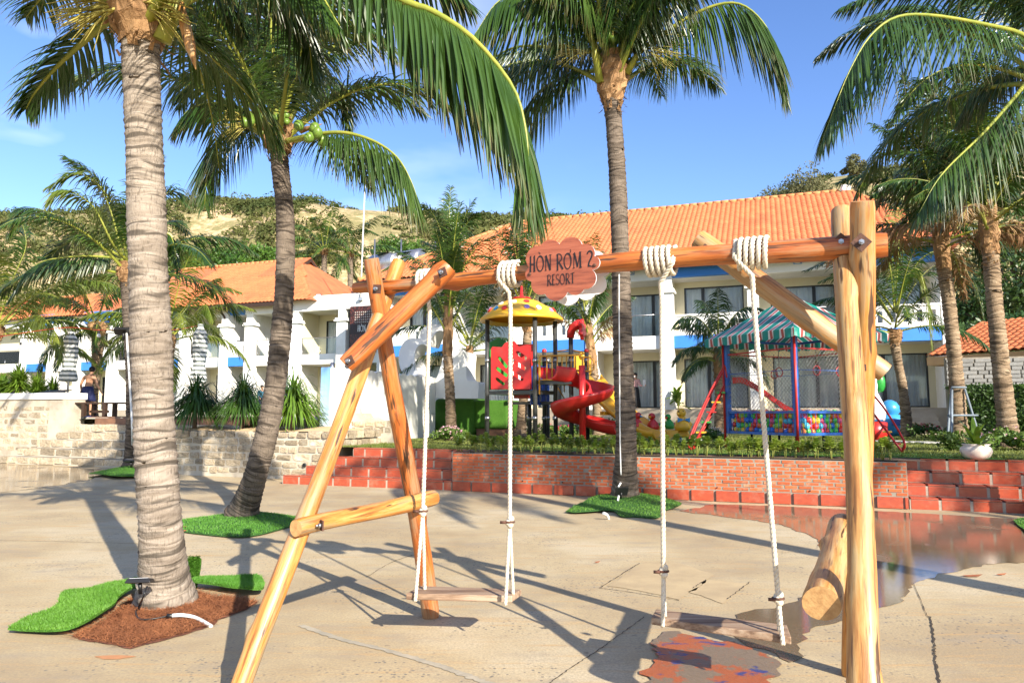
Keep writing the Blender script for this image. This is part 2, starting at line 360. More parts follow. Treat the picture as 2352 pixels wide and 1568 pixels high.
ribbon([(690, 1435), (780, 1465), (880, 1490), (1000, 1525), (1100, 1560), (1200, 1600)], 0.028, 33, 0.004, 0.25).build('concrete_joint', M['joint'], plaza)
for x, y, s in [(262, 1508, 0.11), (1700, 1490, 0)]:
    if s:
        c = G(x, y, 0.004); M['oldpaint'] = pmat('old orange paint', (0.50, 0.23, 0.10), None, 8, 0.8)
        sheet('paint_patch', [c + Vector((math.cos(a) * s * (1 + 0.3 * math.sin(3 * a)), math.sin(a) * s * 0.35, 0)) for a in [i * math.pi / 9 for i in range(18)]], M['oldpaint'], kind=None, parent=plaza)

# ---------------------------------------------------------------- raised garden: lawn, brick wall, red steps
T = Frame(0, 13.63, 20); ZT = 0.74
_a, _b = T.s(1040), T.s(2072)
lawn = sheet('lawn', [T.w(x, y, ZT) for x, y in [(-5.5, 1.13), (_a, 1.13), (_a, 0.3), (_b, 0.3), (_b, 1.13), (30, 1.13), (30, 26), (-5.5, 26)]], M['lawn'])
sheet('lawn', [T.w(-60, 4.2, 1.30), T.w(-6.1, 4.2, 1.30), T.w(-6.1, 34, 1.30), T.w(-60, 34, 1.30)], M['lawn'])
sheet('soil_bed', [T.w(-1.25, 0.14, ZT + 0.004), T.w(6.9, 0.14, ZT + 0.004), T.w(6.9, 0.95, ZT + 0.004), T.w(-1.25, 0.95, ZT + 0.004)], M['soil'])
tf = sheet('turf_strip', [T.w(-1.0, 0.9, ZT + 0.012), T.w(8.2, 0.85, ZT + 0.012), T.w(8.0, 2.3, ZT + 0.012), T.w(-0.5, 2.5, ZT + 0.012)], M['turf'])
# short grass standing on the lawn
def grass_blades(name, area, count, h, mat, seed=3):
    rs = np.random.RandomState(seed); s = rs.uniform(area[0], area[1], count); y = area[2] + (area[3] - area[2]) * rs.rand(count) ** 1.6
    o = np.array(T.o) + np.outer(s, np.array(T.u)) + np.outer(y, np.array(T.n)); o[:, 2] = ZT
    a = rs.rand(count) * 6.283; hh = h * rs.uniform(0.5, 1.2, count); wd = 0.006 + 0.006 * rs.rand(count)
    d = np.stack([np.cos(a), np.sin(a), np.zeros(count)], 1); ln = rs.normal(0, 0.35, (count, 2)) * hh[:, None]
    v = np.empty((count, 3, 3)); v[:, 0] = o - d * wd[:, None]; v[:, 1] = o + d * wd[:, None]; v[:, 2] = o; v[:, 2, 2] += hh; v[:, 2, :2] += ln
    me = bpy.data.meshes.new(name); me.from_pydata(v.reshape(-1, 3).tolist(), [], np.arange(count * 3).reshape(-1, 3).tolist()); me.update()
    ob = obj(name, me, None, mat); return ob
M['grass'] = leafmat('grass blade', (0.10, 0.15, 0.02), (0.20, 0.22, 0.05), 0.3, 0.6, 0.0, 0.7)
tag(grass_blades('lawn_grass', (-5.3, 15, 1.15, 13), 60000, 0.045, M['grass']), 'short green and yellowing grass covering the raised lawn', 'grass', kind='stuff')

M['brick'] = pmat('clay brick', (0.52, 0.125, 0.04), (0.40, 0.085, 0.032), 12, 0.85, 0.35, 60, rnd=0.25, dirt=(0.50, 0.27, 0.17), dscale=7)
M['redtile'] = pmat('red glazed tile', (0.42, 0.078, 0.035), (0.33, 0.06, 0.03), 5, 0.28, 0.08, 30, rnd=0.07, coat=0.35, dirt=(0.42, 0.16, 0.10), dscale=5)
M['grout'] = pmat('grout', (0.40, 0.34, 0.27), (0.30, 0.25, 0.20), 9, 0.9, 0.3, 60, world=True)
def rough_block(seed, jit=0.06, sub=1, lo=(0, 0, 0)):
    """unit block with uneven faces: x, y, z in -0.5..0.5"""
    rr = random.Random(seed); bm = bmesh.new(); bmesh.ops.create_cube(bm, size=1.0)
    if sub: bmesh.ops.subdivide_edges(bm, edges=bm.edges, cuts=sub, use_grid_fill=True)
    for v in bm.verts:
        ed = sum(abs(abs(c) - 0.5) < 1e-4 for c in v.co)
        if ed >= 2: v.co *= (0.96 if ed == 2 else 0.92)
        v.co += Vector([rr.uniform(-jit, jit) for _ in range(3)]) * (0.5 if ed > 1 else 1)
    me = bpy.data.meshes.new('block'); bm.to_mesh(me); bm.free()
    for p in me.polygons: p.use_smooth = False
    return me
def place(name, me, parent, loc, size, rz=0.0, tilt=0.0):
    o = bpy.data.objects.new(name, me); C.objects.link(o); o.parent = parent; o.location = loc; o.scale = size; o.rotation_euler = (tilt, 0, rz); return o
brick_meshes = [rough_block(i, 0.025, 0) for i in range(6)]
for me in brick_meshes: me.materials.append(M['brick'])
S_BL, S_BR = T.s(1040), T.s(2072)
wall = empty('brick_retaining_wall', T.w(0, 0, 0), -R(20)); tag(wall, 'long low brick wall with a red tile plinth holding up the lawn', 'wall')
MB().b2((S_BL, 0.016, 0.0), (S_BR, 0.20, 0.725)).build('mortar_core', M['mortar'], wall)
rr = random.Random(5); bricks = []
x0 = 0.195; ch = 0.0585
for c in range(9):
    z = x0 + 0.03 + c * ch; x = S_BL + 0.012 - (0.11 if c % 2 else 0)
    top = c == 8; bl = 0.205 if not top else 0.20
    while x < S_BR - 0.02:
        a, b = max(x, S_BL + 0.004), min(x + bl, S_BR - 0.004)
        if b - a > 0.04: bricks.append((a, b, z, top))
        x += bl + 0.014
bricks.sort(key=lambda t: t[0] + t[1]); rest = bricks[:-300]; near = bricks[-300:]
for i, (a, b, z, top) in enumerate(near):
    place('brick', brick_meshes[i % 6], wall, ((a + b) / 2, 0.055 + rr.uniform(-0.006, 0.004), z), (b - a - 0.004 + rr.uniform(-0.006, 0.004), 0.095, 0.046 + rr.uniform(-0.004, 0.003)), rr.uniform(-0.015, 0.015))
mb = MB()
for a, b, z, top in rest: mb.box(((a + b) / 2, 0.055 + rr.uniform(-0.005, 0.004), z), (b - a - 0.004, 0.095, 0.046 + rr.uniform(-0.004, 0.003)))
if rest: mb.build('brick_course', M['brick'], wall)['kind'] = 'stuff'
tile_me = rough_block(50, 0.0, 0); tile_me.materials.append(M['redtile'])
k = 0.0; x = S_BL
while x < S_BR - 0.05:
    b = min(x + 0.41, S_BR); place('plinth_tile', tile_me, wall, ((x + b) / 2, 0.002, 0.097), (b - x - 0.016, 0.05, 0.19)); x = b
for px in (1200, 1290, 1520, 1640, 1850, 1990):                      # drain holes
    s = T.s(px); mb = MB(); mb.tube([(s, -0.012, 0.235), (s, 0.03, 0.235)], 0.012, 8); mb.build('drain_pipe', M['black'], wall)

def red_steps(name, label, s0s, s1, seed):
    e = empty(name, T.w(0, 0, 0), -R(20)); tag(e, label, 'steps'); rr = random.Random(seed); h = 0.185; run = 0.30
    for i, s0 in enumerate(s0s):
        y = i * run; z = i * h
        y_end = 1.6 if i < 3 else 1.15
        MB().b2((s0, y + 0.004, z if i else 0), (s1, y_end, z + h - 0.03)).build('step_core', M['grout'], e)
        x = s0 + (0.0 if i % 2 == 0 else -0.12)
        while x < s1 - 0.03:
            a, b = max(x, s0), min(x + 0.42, s1)
            if b - a > 0.05:
                place('riser_tile', tile_me, e, ((a + b) / 2, y + 0.008, z + h / 2 - 0.012), (b - a - 0.012, 0.02, h - 0.028))
                place('tread_tile', tile_me, e, ((a + b) / 2, y + run / 2 - 0.006, z + h - 0.012), (b - a - 0.012, run + 0.02, 0.026))
            x += 0.42
    return e
red_steps('tiled_steps', 'red tiled steps at the right end of the brick wall, wet and shining', [S_BR + 0.01] * 4, 14.0, 3)
sl = T.s(656)
red_steps('tiled_steps', 'red tiled steps between the stone planter wall and the brick wall', [sl, sl + 0.36, sl + 0.75, sl + 1.15], S_BL - 0.01, 4)

# ---------------------------------------------------------------- stone walls and stone stairs on the left
M['stone'] = pmat('pale stone', (0.46, 0.375, 0.255), (0.25, 0.195, 0.13), 6, 0.9, 0.7, 30, rnd=0.38, dirt=(0.52, 0.47, 0.37), dscale=3)
M['stone_mortar'] = pmat('stone wall mortar', (0.50, 0.445, 0.36), (0.40, 0.35, 0.27), 2, 0.9, 0.4, 30, world=True, dirt=(0.27, 0.225, 0.165), dscale=1.4)
stone_meshes = [rough_block(100 + i, 0.085, 1) for i in range(7)]
for me in stone_meshes: me.materials.append(M['stone'])
def stones(parent, s0, s1, y, z0, z1, rows, wlen, seed, proud=0.05, axis='x', grout=0.03):
    """rows of rough blocks on a face; axis x: face looks to the front, axis y: face looks to the right"""
    rr = random.Random(seed); h = (z1 - z0) / rows
    for r in range(rows):
        x = s0 - rr.uniform(0, wlen * 0.6)
        while x < s1 - 0.05:
            L = wlen * rr.uniform(0.55, 1.7); a, b = max(x, s0), min(x + L, s1); x += L
            if b - a < 0.08: continue
            sz = (b - a - grout * rr.uniform(0.7, 2.2), 0.16, h - grout * rr.uniform(0.3, 2.2)); c = ((a + b) / 2, y + 0.08 - proud * rr.uniform(0.3, 1.0), z0 + (r + 0.5) * h)
            me = stone_meshes[rr.randrange(7)]
            if axis == 'x': place('stone', me, parent, (c[0], c[1], c[2] + rr.uniform(-0.012, 0.012)), sz, rr.uniform(-0.04, 0.04))
            else: place('stone', me, parent, (c[1], c[0], c[2]), (sz[1], sz[0], sz[2]), rr.uniform(-0.02, 0.02))
planter = empty('stone_planter', T.w(0, 0, 0), -R(20)); tag(planter, 'pale stone planter wall filled with sand beside the red steps', 'planter')
PL0, PL1, PY, PZ = -9.6, -4.75, 1.0, 1.10
MB().b2((PL0, PY, 0), (PL1, PY + 2.3, PZ - 0.05)).build('core', M['stone_mortar'], planter)
stones(planter, PL0, PL1, PY, 0.08, PZ - 0.19, 5, 0.34, 21, 0.035)
stones(planter, PL0, PL1, PY, PZ - 0.19, PZ, 1, 0.31, 22, 0.06, grout=0.04)
stones(planter, PY + 0.3, PY + 2.0, PL1, 0.7, PZ, 2, 0.3, 23, -0.05, axis='y')
mb = MB(); ns, nyy = 24, 10; rr = random.Random(9); vs = []
for j in range(nyy + 1):
    for i in range(ns + 1):
        vs.append((PL0 + 0.1 + (PL1 - PL0 - 0.15) * i / ns, PY + 0.12 + 2.1 * j / nyy, PZ - 0.03 + 0.10 * math.sin(math.pi * j / nyy) * (0.5 + 0.5 * math.sin(i * 0.7)) + rr.uniform(-0.01, 0.01)))
mb.add(vs, [(j * (ns + 1) + i, j * (ns + 1) + i + 1, (j + 1) * (ns + 1) + i + 1, (j + 1) * (ns + 1) + i) for j in range(nyy) for i in range(ns)], 0, True)
mb.build('sand_fill', M['sand'], planter)
mb = MB(); mb.tube([(-5.35, PY - 0.06, 0.33), (-5.35, PY + 0.05, 0.33)], 0.045, 10); mb.build('drain_pipe', M['grey_post'], planter)
mb = MB(); mb.tube([(-5.35, PY - 0.064, 0.33), (-5.35, PY - 0.055, 0.33)], 0.034, 10); mb.build('pipe_mouth', M['black'], planter)
# low broken stone wing between the planter and the wave wall
wing = empty('stone_wing_wall', T.w(0, 0, 0), -R(20)); tag(wing, 'low broken stone wall at the foot of the blue painted wall end', 'wall')
mb = MB(); pf = [(-5.9, 3.15), (-4.55, 3.15)]
prof = [(-6.0, 0.7), (-4.35, 0.7), (-4.35, 1.22), (-4.55, 1.30), (-4.9, 1.32), (-5.05, 1.38), (-5.2, 1.36), (-5.28, 1.50), (-5.55, 1.48), (-5.6, 1.62), (-6.0, 1.60)]
mb.prism([(x, 3.28, z) for x, z in prof], (0, 0.4, 0)).build('core', M['stone_mortar'], wing)
stones(wing, -5.95, -4.4, 3.28, 0.98, 1.30, 2, 0.2, 31, 0.04)

stairs = empty('stone_stairs', T.w(0, 0, 0), -R(20)); tag(stairs, 'weathered stone stairs climbing to the pool deck', 'stairs')
for i in range(5):
    y = 2.25 + i * 0.33; a = -17.3 + i * 0.36 + (0.1 if i else 0); z = i * 0.232
    MB().b2((a, y, 0 if i == 0 else z - 0.02), (PL0 - 0.05, 4.0, z + 0.20)).build('step_core', M['stone_mortar'], stairs)
    stones(stairs, a, PL0 - 0.05, y, z + 0.01, z + 0.236, 1, 0.42, 40 + i, 0.045)
deck = empty('pool_deck', T.w(0, 0, 0), -R(20)); deck['kind'] = 'structure'
MB().b2((-15.3, 3.86, 1.14), (PL0 + 0.1, 4.04, 1.345)).build('deck_fascia', M['deck'], deck)
for i in range(9): MB().b2((-15.6, 3.88 + i * 0.145, 1.36), (PL0 + 0.1, 4.015 + i * 0.145, 1.385)).build('deck_plank', M['deck'], deck)
MB().b2((-40, 5.2, 1.0), (-6.25, 9.0, 1.365)).build('pool_surround', pmat('pale paving', (0.55, 0.53, 0.48), None, 2, 0.7, world=True), deck)
M['pool'] = pmat('pool water', (0.10, 0.42, 0.62), None, 2, 0.05, 0.1, 8)
MB().b2((-15.5, 6.2, 1.36), (-7.2, 8.2, 1.372)).build('pool_water', M['pool'], deck)
pier = empty('stone_pier_wall', T.w(0, 0, 0), -R(20)); tag(pier, 'pale stone wall with a thick white coping left of the stairs', 'wall')
PX1 = T.s(147, 3.6)
MB().b2((-26, 3.62, 0), (PX1, 4.4, 1.93)).build('core', M['stone_mortar'], pier)
stones(pier, -19.3, PX1 - 0.55, 3.62, 0.25, 1.75, 7, 0.4, 51, 0.02, grout=0.05)
MB().b2((-26, 3.56, 1.93), (PX1 + 0.03, 4.46, 2.14)).build('coping', M['white'], pier, bevel=0.02)
# ---------------------------------------------------------------- log swing
def wood_log_mat(name, c1, c2, c3, rough=0.48):
    m, n, l, p, out = nt(name); tc = n.new('ShaderNodeTexCoord').outputs['Object']; oi = n.new('ShaderNodeObjectInfo')
    off = n.new('ShaderNodeVectorMath'); off.operation = 'ADD'; cmb = n.new('ShaderNodeCombineXYZ'); l.new(math_(n, l, 'MULTIPLY', oi.outputs['Random'], 37.0), cmb.inputs[2])
    l.new(tc, off.inputs[0]); l.new(cmb.outputs[0], off.inputs[1]); vec = off.outputs[0]
    a = noise(n, l, vec, 20, 6, 0.68, (1, 1, 0.075)); b = noise(n, l, vec, 60, 4, 0.6, (1, 1, 0.04)); c = noise(n, l, vec, 5.5, 4, 0.55, (1, 1, 0.28))
    col = ramp(n, l, a, [(0.38, c2), (0.50, c1), (0.58, c3)])
    col = mix(n, l, ramp(n, l, b, [(0.54, 0.0), (0.64, 0.75)]), col, tuple(x * 0.4 for x in c2))
    gr = ramp(n, l, math_(n, l, 'MULTIPLY', c, a), [(0.25, 0.0), (0.33, 0.7)])
    col = mix(n, l, gr, col, (0.27, 0.20, 0.12))
    ck = noise(n, l, vec, 24, 3, 0.5, (1, 1, 0.11)); f = ramp(n, l, ck, [(0.33, 1.0), (0.37, 0.0)])
    col = mix(n, l, f, col, (0.07, 0.03, 0.012))
    l.new(col, p.inputs['Base Color']); p.inputs['Roughness'].default_value = rough; p.inputs['Coat Weight'].default_value = 0.15; p.inputs['Coat Roughness'].default_value = 0.25
    bump(n, l, p, math_(n, l, 'SUBTRACT', a, math_(n, l, 'MULTIPLY', f, 0.5)), 0.35, 0.012); return m
M['log_orange'] = wood_log_mat('orange varnished log', (0.42, 0.115, 0.018), (0.29, 0.07, 0.012), (0.48, 0.16, 0.035))
M['log_gold'] = wood_log_mat('golden varnished log', (0.48, 0.20, 0.04), (0.36, 0.125, 0.022), (0.54, 0.29, 0.085))
M['log_pale'] = wood_log_mat('pale weathered log', (0.47, 0.24, 0.07), (0.30, 0.125, 0.03), (0.50, 0.32, 0.13), 0.5)
M['log_end'] = pmat('sawn log end', (0.50, 0.30, 0.12), (0.36, 0.19, 0.07), 30, 0.8, 0.3, 60)
def log(name, a, b, r0, r1, mat, parent, seed, knots=5, bend=0.012, bulge=None):
    a = Vector(a); b = Vector(b); L = (b - a).length; rr = random.Random(seed); n, k = 20, max(16, int(L / 0.035)); mb = MB(); vs = []
    kn = [(rr.uniform(0.05, 0.95) * L, rr.uniform(0, 6.28), rr.uniform(0.05, 0.14)) for _ in range(knots)]
    if bulge: kn += bulge
    ph = [rr.uniform(0, 6.28) for _ in range(6)]
    for i in range(k + 1):
        z = L * i / k; r = r0 + (r1 - r0) * i / k
        cx = bend * math.sin(z * 2.3 + ph[0]) * min(1, z * 3) ; cy = bend * math.sin(z * 1.9 + ph[1])
        edge = 0.93 if i in (0, k) else 1.0
        for j in range(n):
            an = 2 * math.pi * j / n; q = r * edge * (1 + 0.035 * math.sin(2 * an + ph[2] + z) + 0.025 * math.sin(3 * an + ph[3] - 2 * z) + 0.03 * math.sin(z * 5 + ph[4]))
            for kz, ka, ks in kn:
                da = (an - ka + math.pi) % (2 * math.pi) - math.pi; q += r * ks * 2.2 * math.exp(-((z - kz) / 0.045) ** 2 - (da / 0.6) ** 2)
            vs.append((cx + q * math.cos(an), cy + q * math.sin(an), z))
    fs = [(i * n + j, i * n + (j + 1) % n, (i + 1) * n + (j + 1) % n, (i + 1) * n + j) for i in range(k) for j in range(n)]
    mb.add(vs, fs, 0, True); mb.add(vs[:n], [tuple(range(n - 1, -1, -1))], 1); mb.add(vs[-n:], [tuple(range(n))], 1)
    o = mb.build(name, [mat, M['log_end']], None, fixn=False); o.parent = parent
    o.location = a - (parent.location if parent else Vector()); o.rotation_mode = 'QUATERNION'; o.rotation_quaternion = (b - a).to_track_quat('Z', 'X'); return o
SU = Vector((math.cos(R(24)), -math.sin(R(24)), 0)); SW = Vector((math.sin(R(24)), math.cos(R(24)), 0))
AL = Vector((-0.877, 4.826, 0)); ZB = 2.37
def sb(t, off=0.0, z=ZB): return AL + SU * t + SW * off + Vector((0, 0, z))
swing = empty('log_swing_frame', AL); tag(swing, 'orange varnished log swing frame with two A-shaped ends', 'swing frame')
beam = log('crossbeam', sb(-0.25), sb(3.06), 0.042, 0.062, M['log_orange'], swing, 3, 6, 0.014, [(0.30, 3.0, 0.22), (0.80, 3.6, 0.22)])
fl, rl = sb(0, -1.27, 0), sb(0, 0.69, 0)
def ext(foot, z_top, off, t=0.0, apex_off=0.0):
    """leg from the foot through the beam crossing, carried on to z_top"""
    top = sb(t, apex_off, ZB); d = (top - foot); return foot + d * (z_top / d.z)
dl = 0.092
log('leg', fl, ext(fl, 2.56, 0, 0, dl), 0.056, 0.052, M['log_gold'], swing, 11, 5)
log('leg', rl, ext(rl, 2.525, 0, 0, -dl), 0.066, 0.050, M['log_orange'], swing, 12, 4)
fr = Vector(((1943 - CX) / F * 2.6, 2.6, 0)); rr_ = G(1964, 1552)
ta = V(1941, 489, 3.83); tb = V(1983, 462, 3.50)
log('leg', fr, ta, 0.056, 0.056, M['log_pale'], swing, 13, 6, 0.016)
log('leg', rr_, tb, 0.058, 0.060, M['log_gold'], swing, 14, 4, 0.012)
log('brace', V(795, 838, 4.36), V(1032, 613, 4.40), 0.058, 0.062, M['log_orange'], swing, 15, 4, 0.004)
log('brace', V(2032, 856, 3.90), V(1600, 549, 4.18), 0.058, 0.060, M['log_pale'], swing, 16, 6, 0.006)
log('tie_bar', V(683, 1213, 3.98), V(993, 1139, 5.20), 0.046, 0.055, M['log_gold'], swing, 17, 3, 0.012)
log('tie_bar', V(1892, 1386, 3.02), V(1927, 1205, 4.12), 0.076, 0.062, M['log_pale'], swing, 18, 7, 0.012)
def bolt(px, py, d, rz, sz=0.062, tilt=0.0, diamond=True):
    c = V(px, py, d); e = MB(); q = Matrix.Rotation(rz, 3, 'Z') @ Matrix.Rotation(R(45) if diamond else tilt, 3, 'Y')
    e.box((0, 0, 0), (sz, 0.008, sz), 0, q); b = e.build('bolt_plate', M['rust'], swing); b.location = c - swing.location
    e = MB(); ax = Matrix.Rotation(rz, 3, 'Z') @ Vector((0, -1, 0)); e.tube([ax * 0.002, ax * 0.02], 0.014, 6); e.tube([ax * 0.02, ax * 0.034], 0.008, 8)
    n_ = e.build('bolt', M['steel'], b); return b
bolt(866, 664, 4.615, -R(24), 0.06, R(5), False); bolt(1036 - 20, 626, 4.28, -R(24), 0.055, R(-20), False); bolt(803, 829, 4.245, -R(24), 0.055, R(-30), False)
bolt(1932, 556, 3.64, -R(24), 0.07); bolt(1978, 557, 3.50, -R(20), 0.07); bolt(1620, 579, 3.955, -R(24), 0.07); bolt(1972, 836, 3.68, -R(20), 0.07, 0.0, False)
bolt(739, 1206, 4.06, -R(60), 0.055, 0, False)
for (px, py, d) in ((1968, 1365, 3.02), (1965, 1180, 3.3)):
    e = MB(); c = V(px, py, d) - swing.location; e.tube([c - SU * 0.02, c + SU * 0.035], 0.011, 6); e.tube([c - SU * 0.0, c + SU * 0.02], 0.018, 6); e.build('bolt', M['steel'], swing)

# rope
M['rope'] = pmat('white cotton rope', (0.66, 0.60, 0.49), (0.55, 0.49, 0.38), 30, 0.9, 0.5, 220, world=True, bdist=0.004, dirt=(0.45, 0.38, 0.27), dscale=6)
def rope(mb, pts, r=0.0135, pitch=0.075, sides=5, closed_ends=True):
    L = 0; D = [0]
    for a, b in zip(pts, pts[1:]): L += (Vector(b) - Vector(a)).length; D.append(L)
    n = max(8, int(L / pitch * 9)); P = []
    for i in range(n + 1):
        s = L * i / n; j = 0
        while j < len(D) - 2 and D[j + 1] < s: j += 1
        f = (s - D[j]) / max(D[j + 1] - D[j], 1e-9); P.append(Vector(pts[j]).lerp(Vector(pts[j + 1]), f))
    prev = None; fr_ = []
    for i, p in enumerate(P):
        t = (P[min(i + 1, n)] - P[max(i - 1, 0)]).normalized()
        if prev is None: a = Vector((0.3, 1, 0.2)); prev = (a - t * a.dot(t)).normalized()
        else: prev = (prev - t * prev.dot(t)).normalized()
        fr_.append((prev.copy(), t.cross(prev)))
    for k in range(3):
        hp = []
        for i, p in enumerate(P):
            an = 2 * math.pi * (L * i / n / pitch) + k * 2.0944; hp.append(p + (fr_[i][0] * math.cos(an) + fr_[i][1] * math.sin(an)) * r * 0.52)
        mb.tube(hp, r * 0.60, sides)
    return mb
def seat(name, label, FL, FR, BL, BR, z, ropes):
    e = empty(name, (FL + FR + BL + BR) / 4); tag(e, label, 'swing seat', 'plank swing seats hung from the log frame'); o = e.location
    mb = MB(); mb.prism([FL - o, FR - o, BR - o, BL - o], (0, 0, 0.042)); p = mb.build('plank', M['seat'], e, bevel=0.006)
    for (t, knot_z, hf, hb, turns, dirn) in ropes:
        top = sb(t); rb = 0.058 + 0.012 * t / 3; wrap = []
        for i in range(int(turns * 16) + 1):
            an = 2 * math.pi * i / 16 + math.pi / 2; wrap.append(top + SU * (dirn * (i / 16 - turns / 2) * 0.033) + (SW * math.cos(an) + Vector((0, 0, 1)) * math.sin(an)) * (rb + 0.014))
        down = [wrap[-1], top + SU * (dirn * turns / 2 * 0.033) - SW * (rb + 0.012) + Vector((0, 0, -0.03)), top - SW * 0.02 + Vector((0, 0, -rb - 0.06)), top + Vector((0, 0, -rb - 0.16))]
        kn = top.lerp((hf + hb) / 2, (top.z - knot_z) / (top.z - hf.z))
        mb = MB(); rope(mb, [q - o for q in wrap]); mb.build('rope_coil', M['rope'], e)
        mb = MB(); rope(mb, [q - o for q in down + [kn]]); mb.build('hanging_rope', M['rope'], e)
        for h in (hf, hb): mb = MB(); rope(mb, [kn - o, h - o + Vector((0, 0, -0.03))], 0.0115); mb.build('rope_leg', M['rope'], e)
        mb = MB(); c = kn - o
        for q in range(4): mb.sphere(c + Vector((0.009 * math.cos(q * 1.7), 0.009 * math.sin(q * 1.7), -0.012 * (q - 1.5))), 0.021, 10, 6)
        mb.build('knot', M['rope'], e)
        mb = MB(); mb.tube([c + Vector((0.028 * math.cos(a), 0.024 * math.sin(a), 0.0)) for a in [i * math.pi / 8 for i in range(16)]], 0.007, 6, closed=True)
        mb.tube([c + Vector((-0.025, -0.03, 0)), c + Vector((-0.06, -0.02, 0))], 0.009, 6); mb.build('rope_clamp', M['rust'], e)
    return e
m, n, l, p, out = nt('weathered seat plank'); tc = n.new('ShaderNodeTexCoord').outputs['Object']
a = noise(n, l, tc, 30, 6, 0.65, (0.06, 1, 1)); col = ramp(n, l, a, [(0.36, (0.13, 0.075, 0.045)), (0.5, (0.27, 0.175, 0.11)), (0.64, (0.36, 0.27, 0.19))])
l.new(col, p.inputs['Base Color']); p.inputs['Roughness'].default_value = 0.75; bump(n, l, p, a, 0.4, 0.01); M['seat'] = m
zs = 0.295
c = [G(932, 1377, zs), G(1176, 1383, zs), G(966, 1359, zs), G(1198, 1367, zs)]
seat('swing_seat', 'weathered plank swing seat on white ropes, in front of the red steps', c[0], c[1], c[2], c[3], zs,
     [(0.365, 0.86, G(954, 1369, zs + 0.03), G(976, 1356, zs + 0.03), 4, 1), (0.95, 0.81, G(1161, 1378, zs + 0.03), G(1179, 1366, zs + 0.03), 3.5, -1)])
c = [G(1496, 1434, zs), G(1818, 1480, zs), G(1507, 1414, zs), G(1808, 1452, zs)]
seat('swing_seat', 'weathered plank swing seat on white ropes, over the wet orange painted patch', c[0], c[1], c[2], c[3], zs,
     [(1.90, 0.60, G(1522, 1426, zs + 0.03), G(1527, 1418, zs + 0.03), 5, 1), (2.40, 0.52, G(1798, 1467, zs + 0.03), G(1790, 1452, zs + 0.03), 5, -1)])

# ---------------------------------------------------------------- stroke lettering
def strokes(chars):
    """letter -> (advance, list of (points, width start, width end)), unit cap height"""
    def arc(cx, cy, rx, ry, a0, a1, n=14): return [(cx + rx * math.cos(R(a0 + (a1 - a0) * i / n)), cy + ry * math.sin(R(a0 + (a1 - a0) * i / n))) for i in range(n + 1)]
    O = [(arc(0.33, 0.48, 0.29, 0.48, 90, 270), 0.09, 0.07), (arc(0.33, 0.48, 0.29, 0.48, 270, 450), 0.07, 0.11)]
    Dd = {'H': (0.62, [([(0.10, 0.0), (0.13, 1.0)], 0.13, 0.10), ([(0.05, 0.90), (0.16, 1.02)], 0.03, 0.08), ([(0.02, 0.02), (0.20, 0.02)], 0.05, 0.05), ([(0.46, 0.0), (0.46, 1.0)], 0.13, 0.10), ([(0.38, 0.90), (0.50, 1.02)], 0.03, 0.08), ([(0.38, 0.02), (0.56, 0.02)], 0.05, 0.05), ([(0.12, 0.48), (0.46, 0.48)], 0.06, 0.06)]),
          'O': (0.70, O), 'Ò': (0.70, O + [([(0.20, 1.24), (0.36, 1.10)], 0.03, 0.07)]), 'Ơ': (0.74, O + [([(0.48, 0.95), (0.58, 1.02), (0.60, 1.14), (0.55, 1.20)], 0.05, 0.05)]),
          'N': (0.68, [([(0.12, 0.0), (0.12, 0.95)], 0.06, 0.06), ([(0.03, 0.86), (0.14, 0.98), (0.50, 0.02)], 0.05, 0.15), ([(0.52, 0.0), (0.52, 1.0)], 0.06, 0.06), ([(0.04, 0.02), (0.20, 0.02)], 0.04, 0.04), ([(0.42, 0.98), (0.62, 0.98)], 0.04, 0.04)]),
          'R': (0.66, [([(0.14, -0.06), (0.14, 0.98)], 0.12, 0.10), ([(0.04, 0.92), (0.14, 0.98)] + arc(0.26, 0.74, 0.24, 0.24, 90, -90), 0.05, 0.08), ([(0.24, 0.50), (0.60, 0.0)], 0.08, 0.14), ([(0.06, -0.06), (0.18, -0.02)], 0.04, 0.06)]),
          'M': (0.84, [([(0.10, 0.0), (0.14, 0.96)], 0.05, 0.06), ([(0.04, 0.86), (0.16, 0.98), (0.42, 0.06)], 0.05, 0.13), ([(0.42, 0.06), (0.64, 0.98)], 0.05, 0.05), ([(0.66, 0.0), (0.64, 1.0)], 0.13, 0.11), ([(0.56, 0.98), (0.74, 0.98)], 0.04, 0.04), ([(0.02, 0.02), (0.20, 0.02)], 0.04, 0.04), ([(0.56, 0.02), (0.78, 0.02)], 0.05, 0.05)]),
          '2': (0.62, [(arc(0.28, 0.78, 0.20, 0.20, 175, -20) + [(0.40, 0.56), (0.22, 0.30), (0.16, 0.06)], 0.09, 0.11), ([(0.14, 0.05), (0.30, 0.07), (0.42, 0.02), (0.56, 0.12)], 0.08, 0.03)]),
          'E': (0.52, [([(0.12, 0.0), (0.12, 0.98)], 0.12, 0.10), ([(0.06, 0.96), (0.44, 1.0)], 0.07, 0.04), ([(0.12, 0.52), (0.36, 0.52)], 0.06, 0.05), ([(0.08, 0.02), (0.30, 0.0), (0.48, 0.08)], 0.08, 0.03)]),
          'S': (0.52, [(arc(0.24, 0.76, 0.18, 0.22, 30, 250) + arc(0.24, 0.26, 0.20, 0.25, 75, -150), 0.06, 0.08)]),
          'T': (0.58, [([(0.28, 0.0), (0.28, 0.96)], 0.12, 0.10), ([(0.02, 0.90), (0.28, 0.98), (0.56, 1.02)], 0.05, 0.05), ([(0.20, 0.02), (0.38, 0.02)], 0.04, 0.04)]), ' ': (0.30, [])}
    out = []; x = 0
    for ch in chars:
        adv, st = Dd[ch]; out.append((ch, x, st)); x += adv
    return out, x
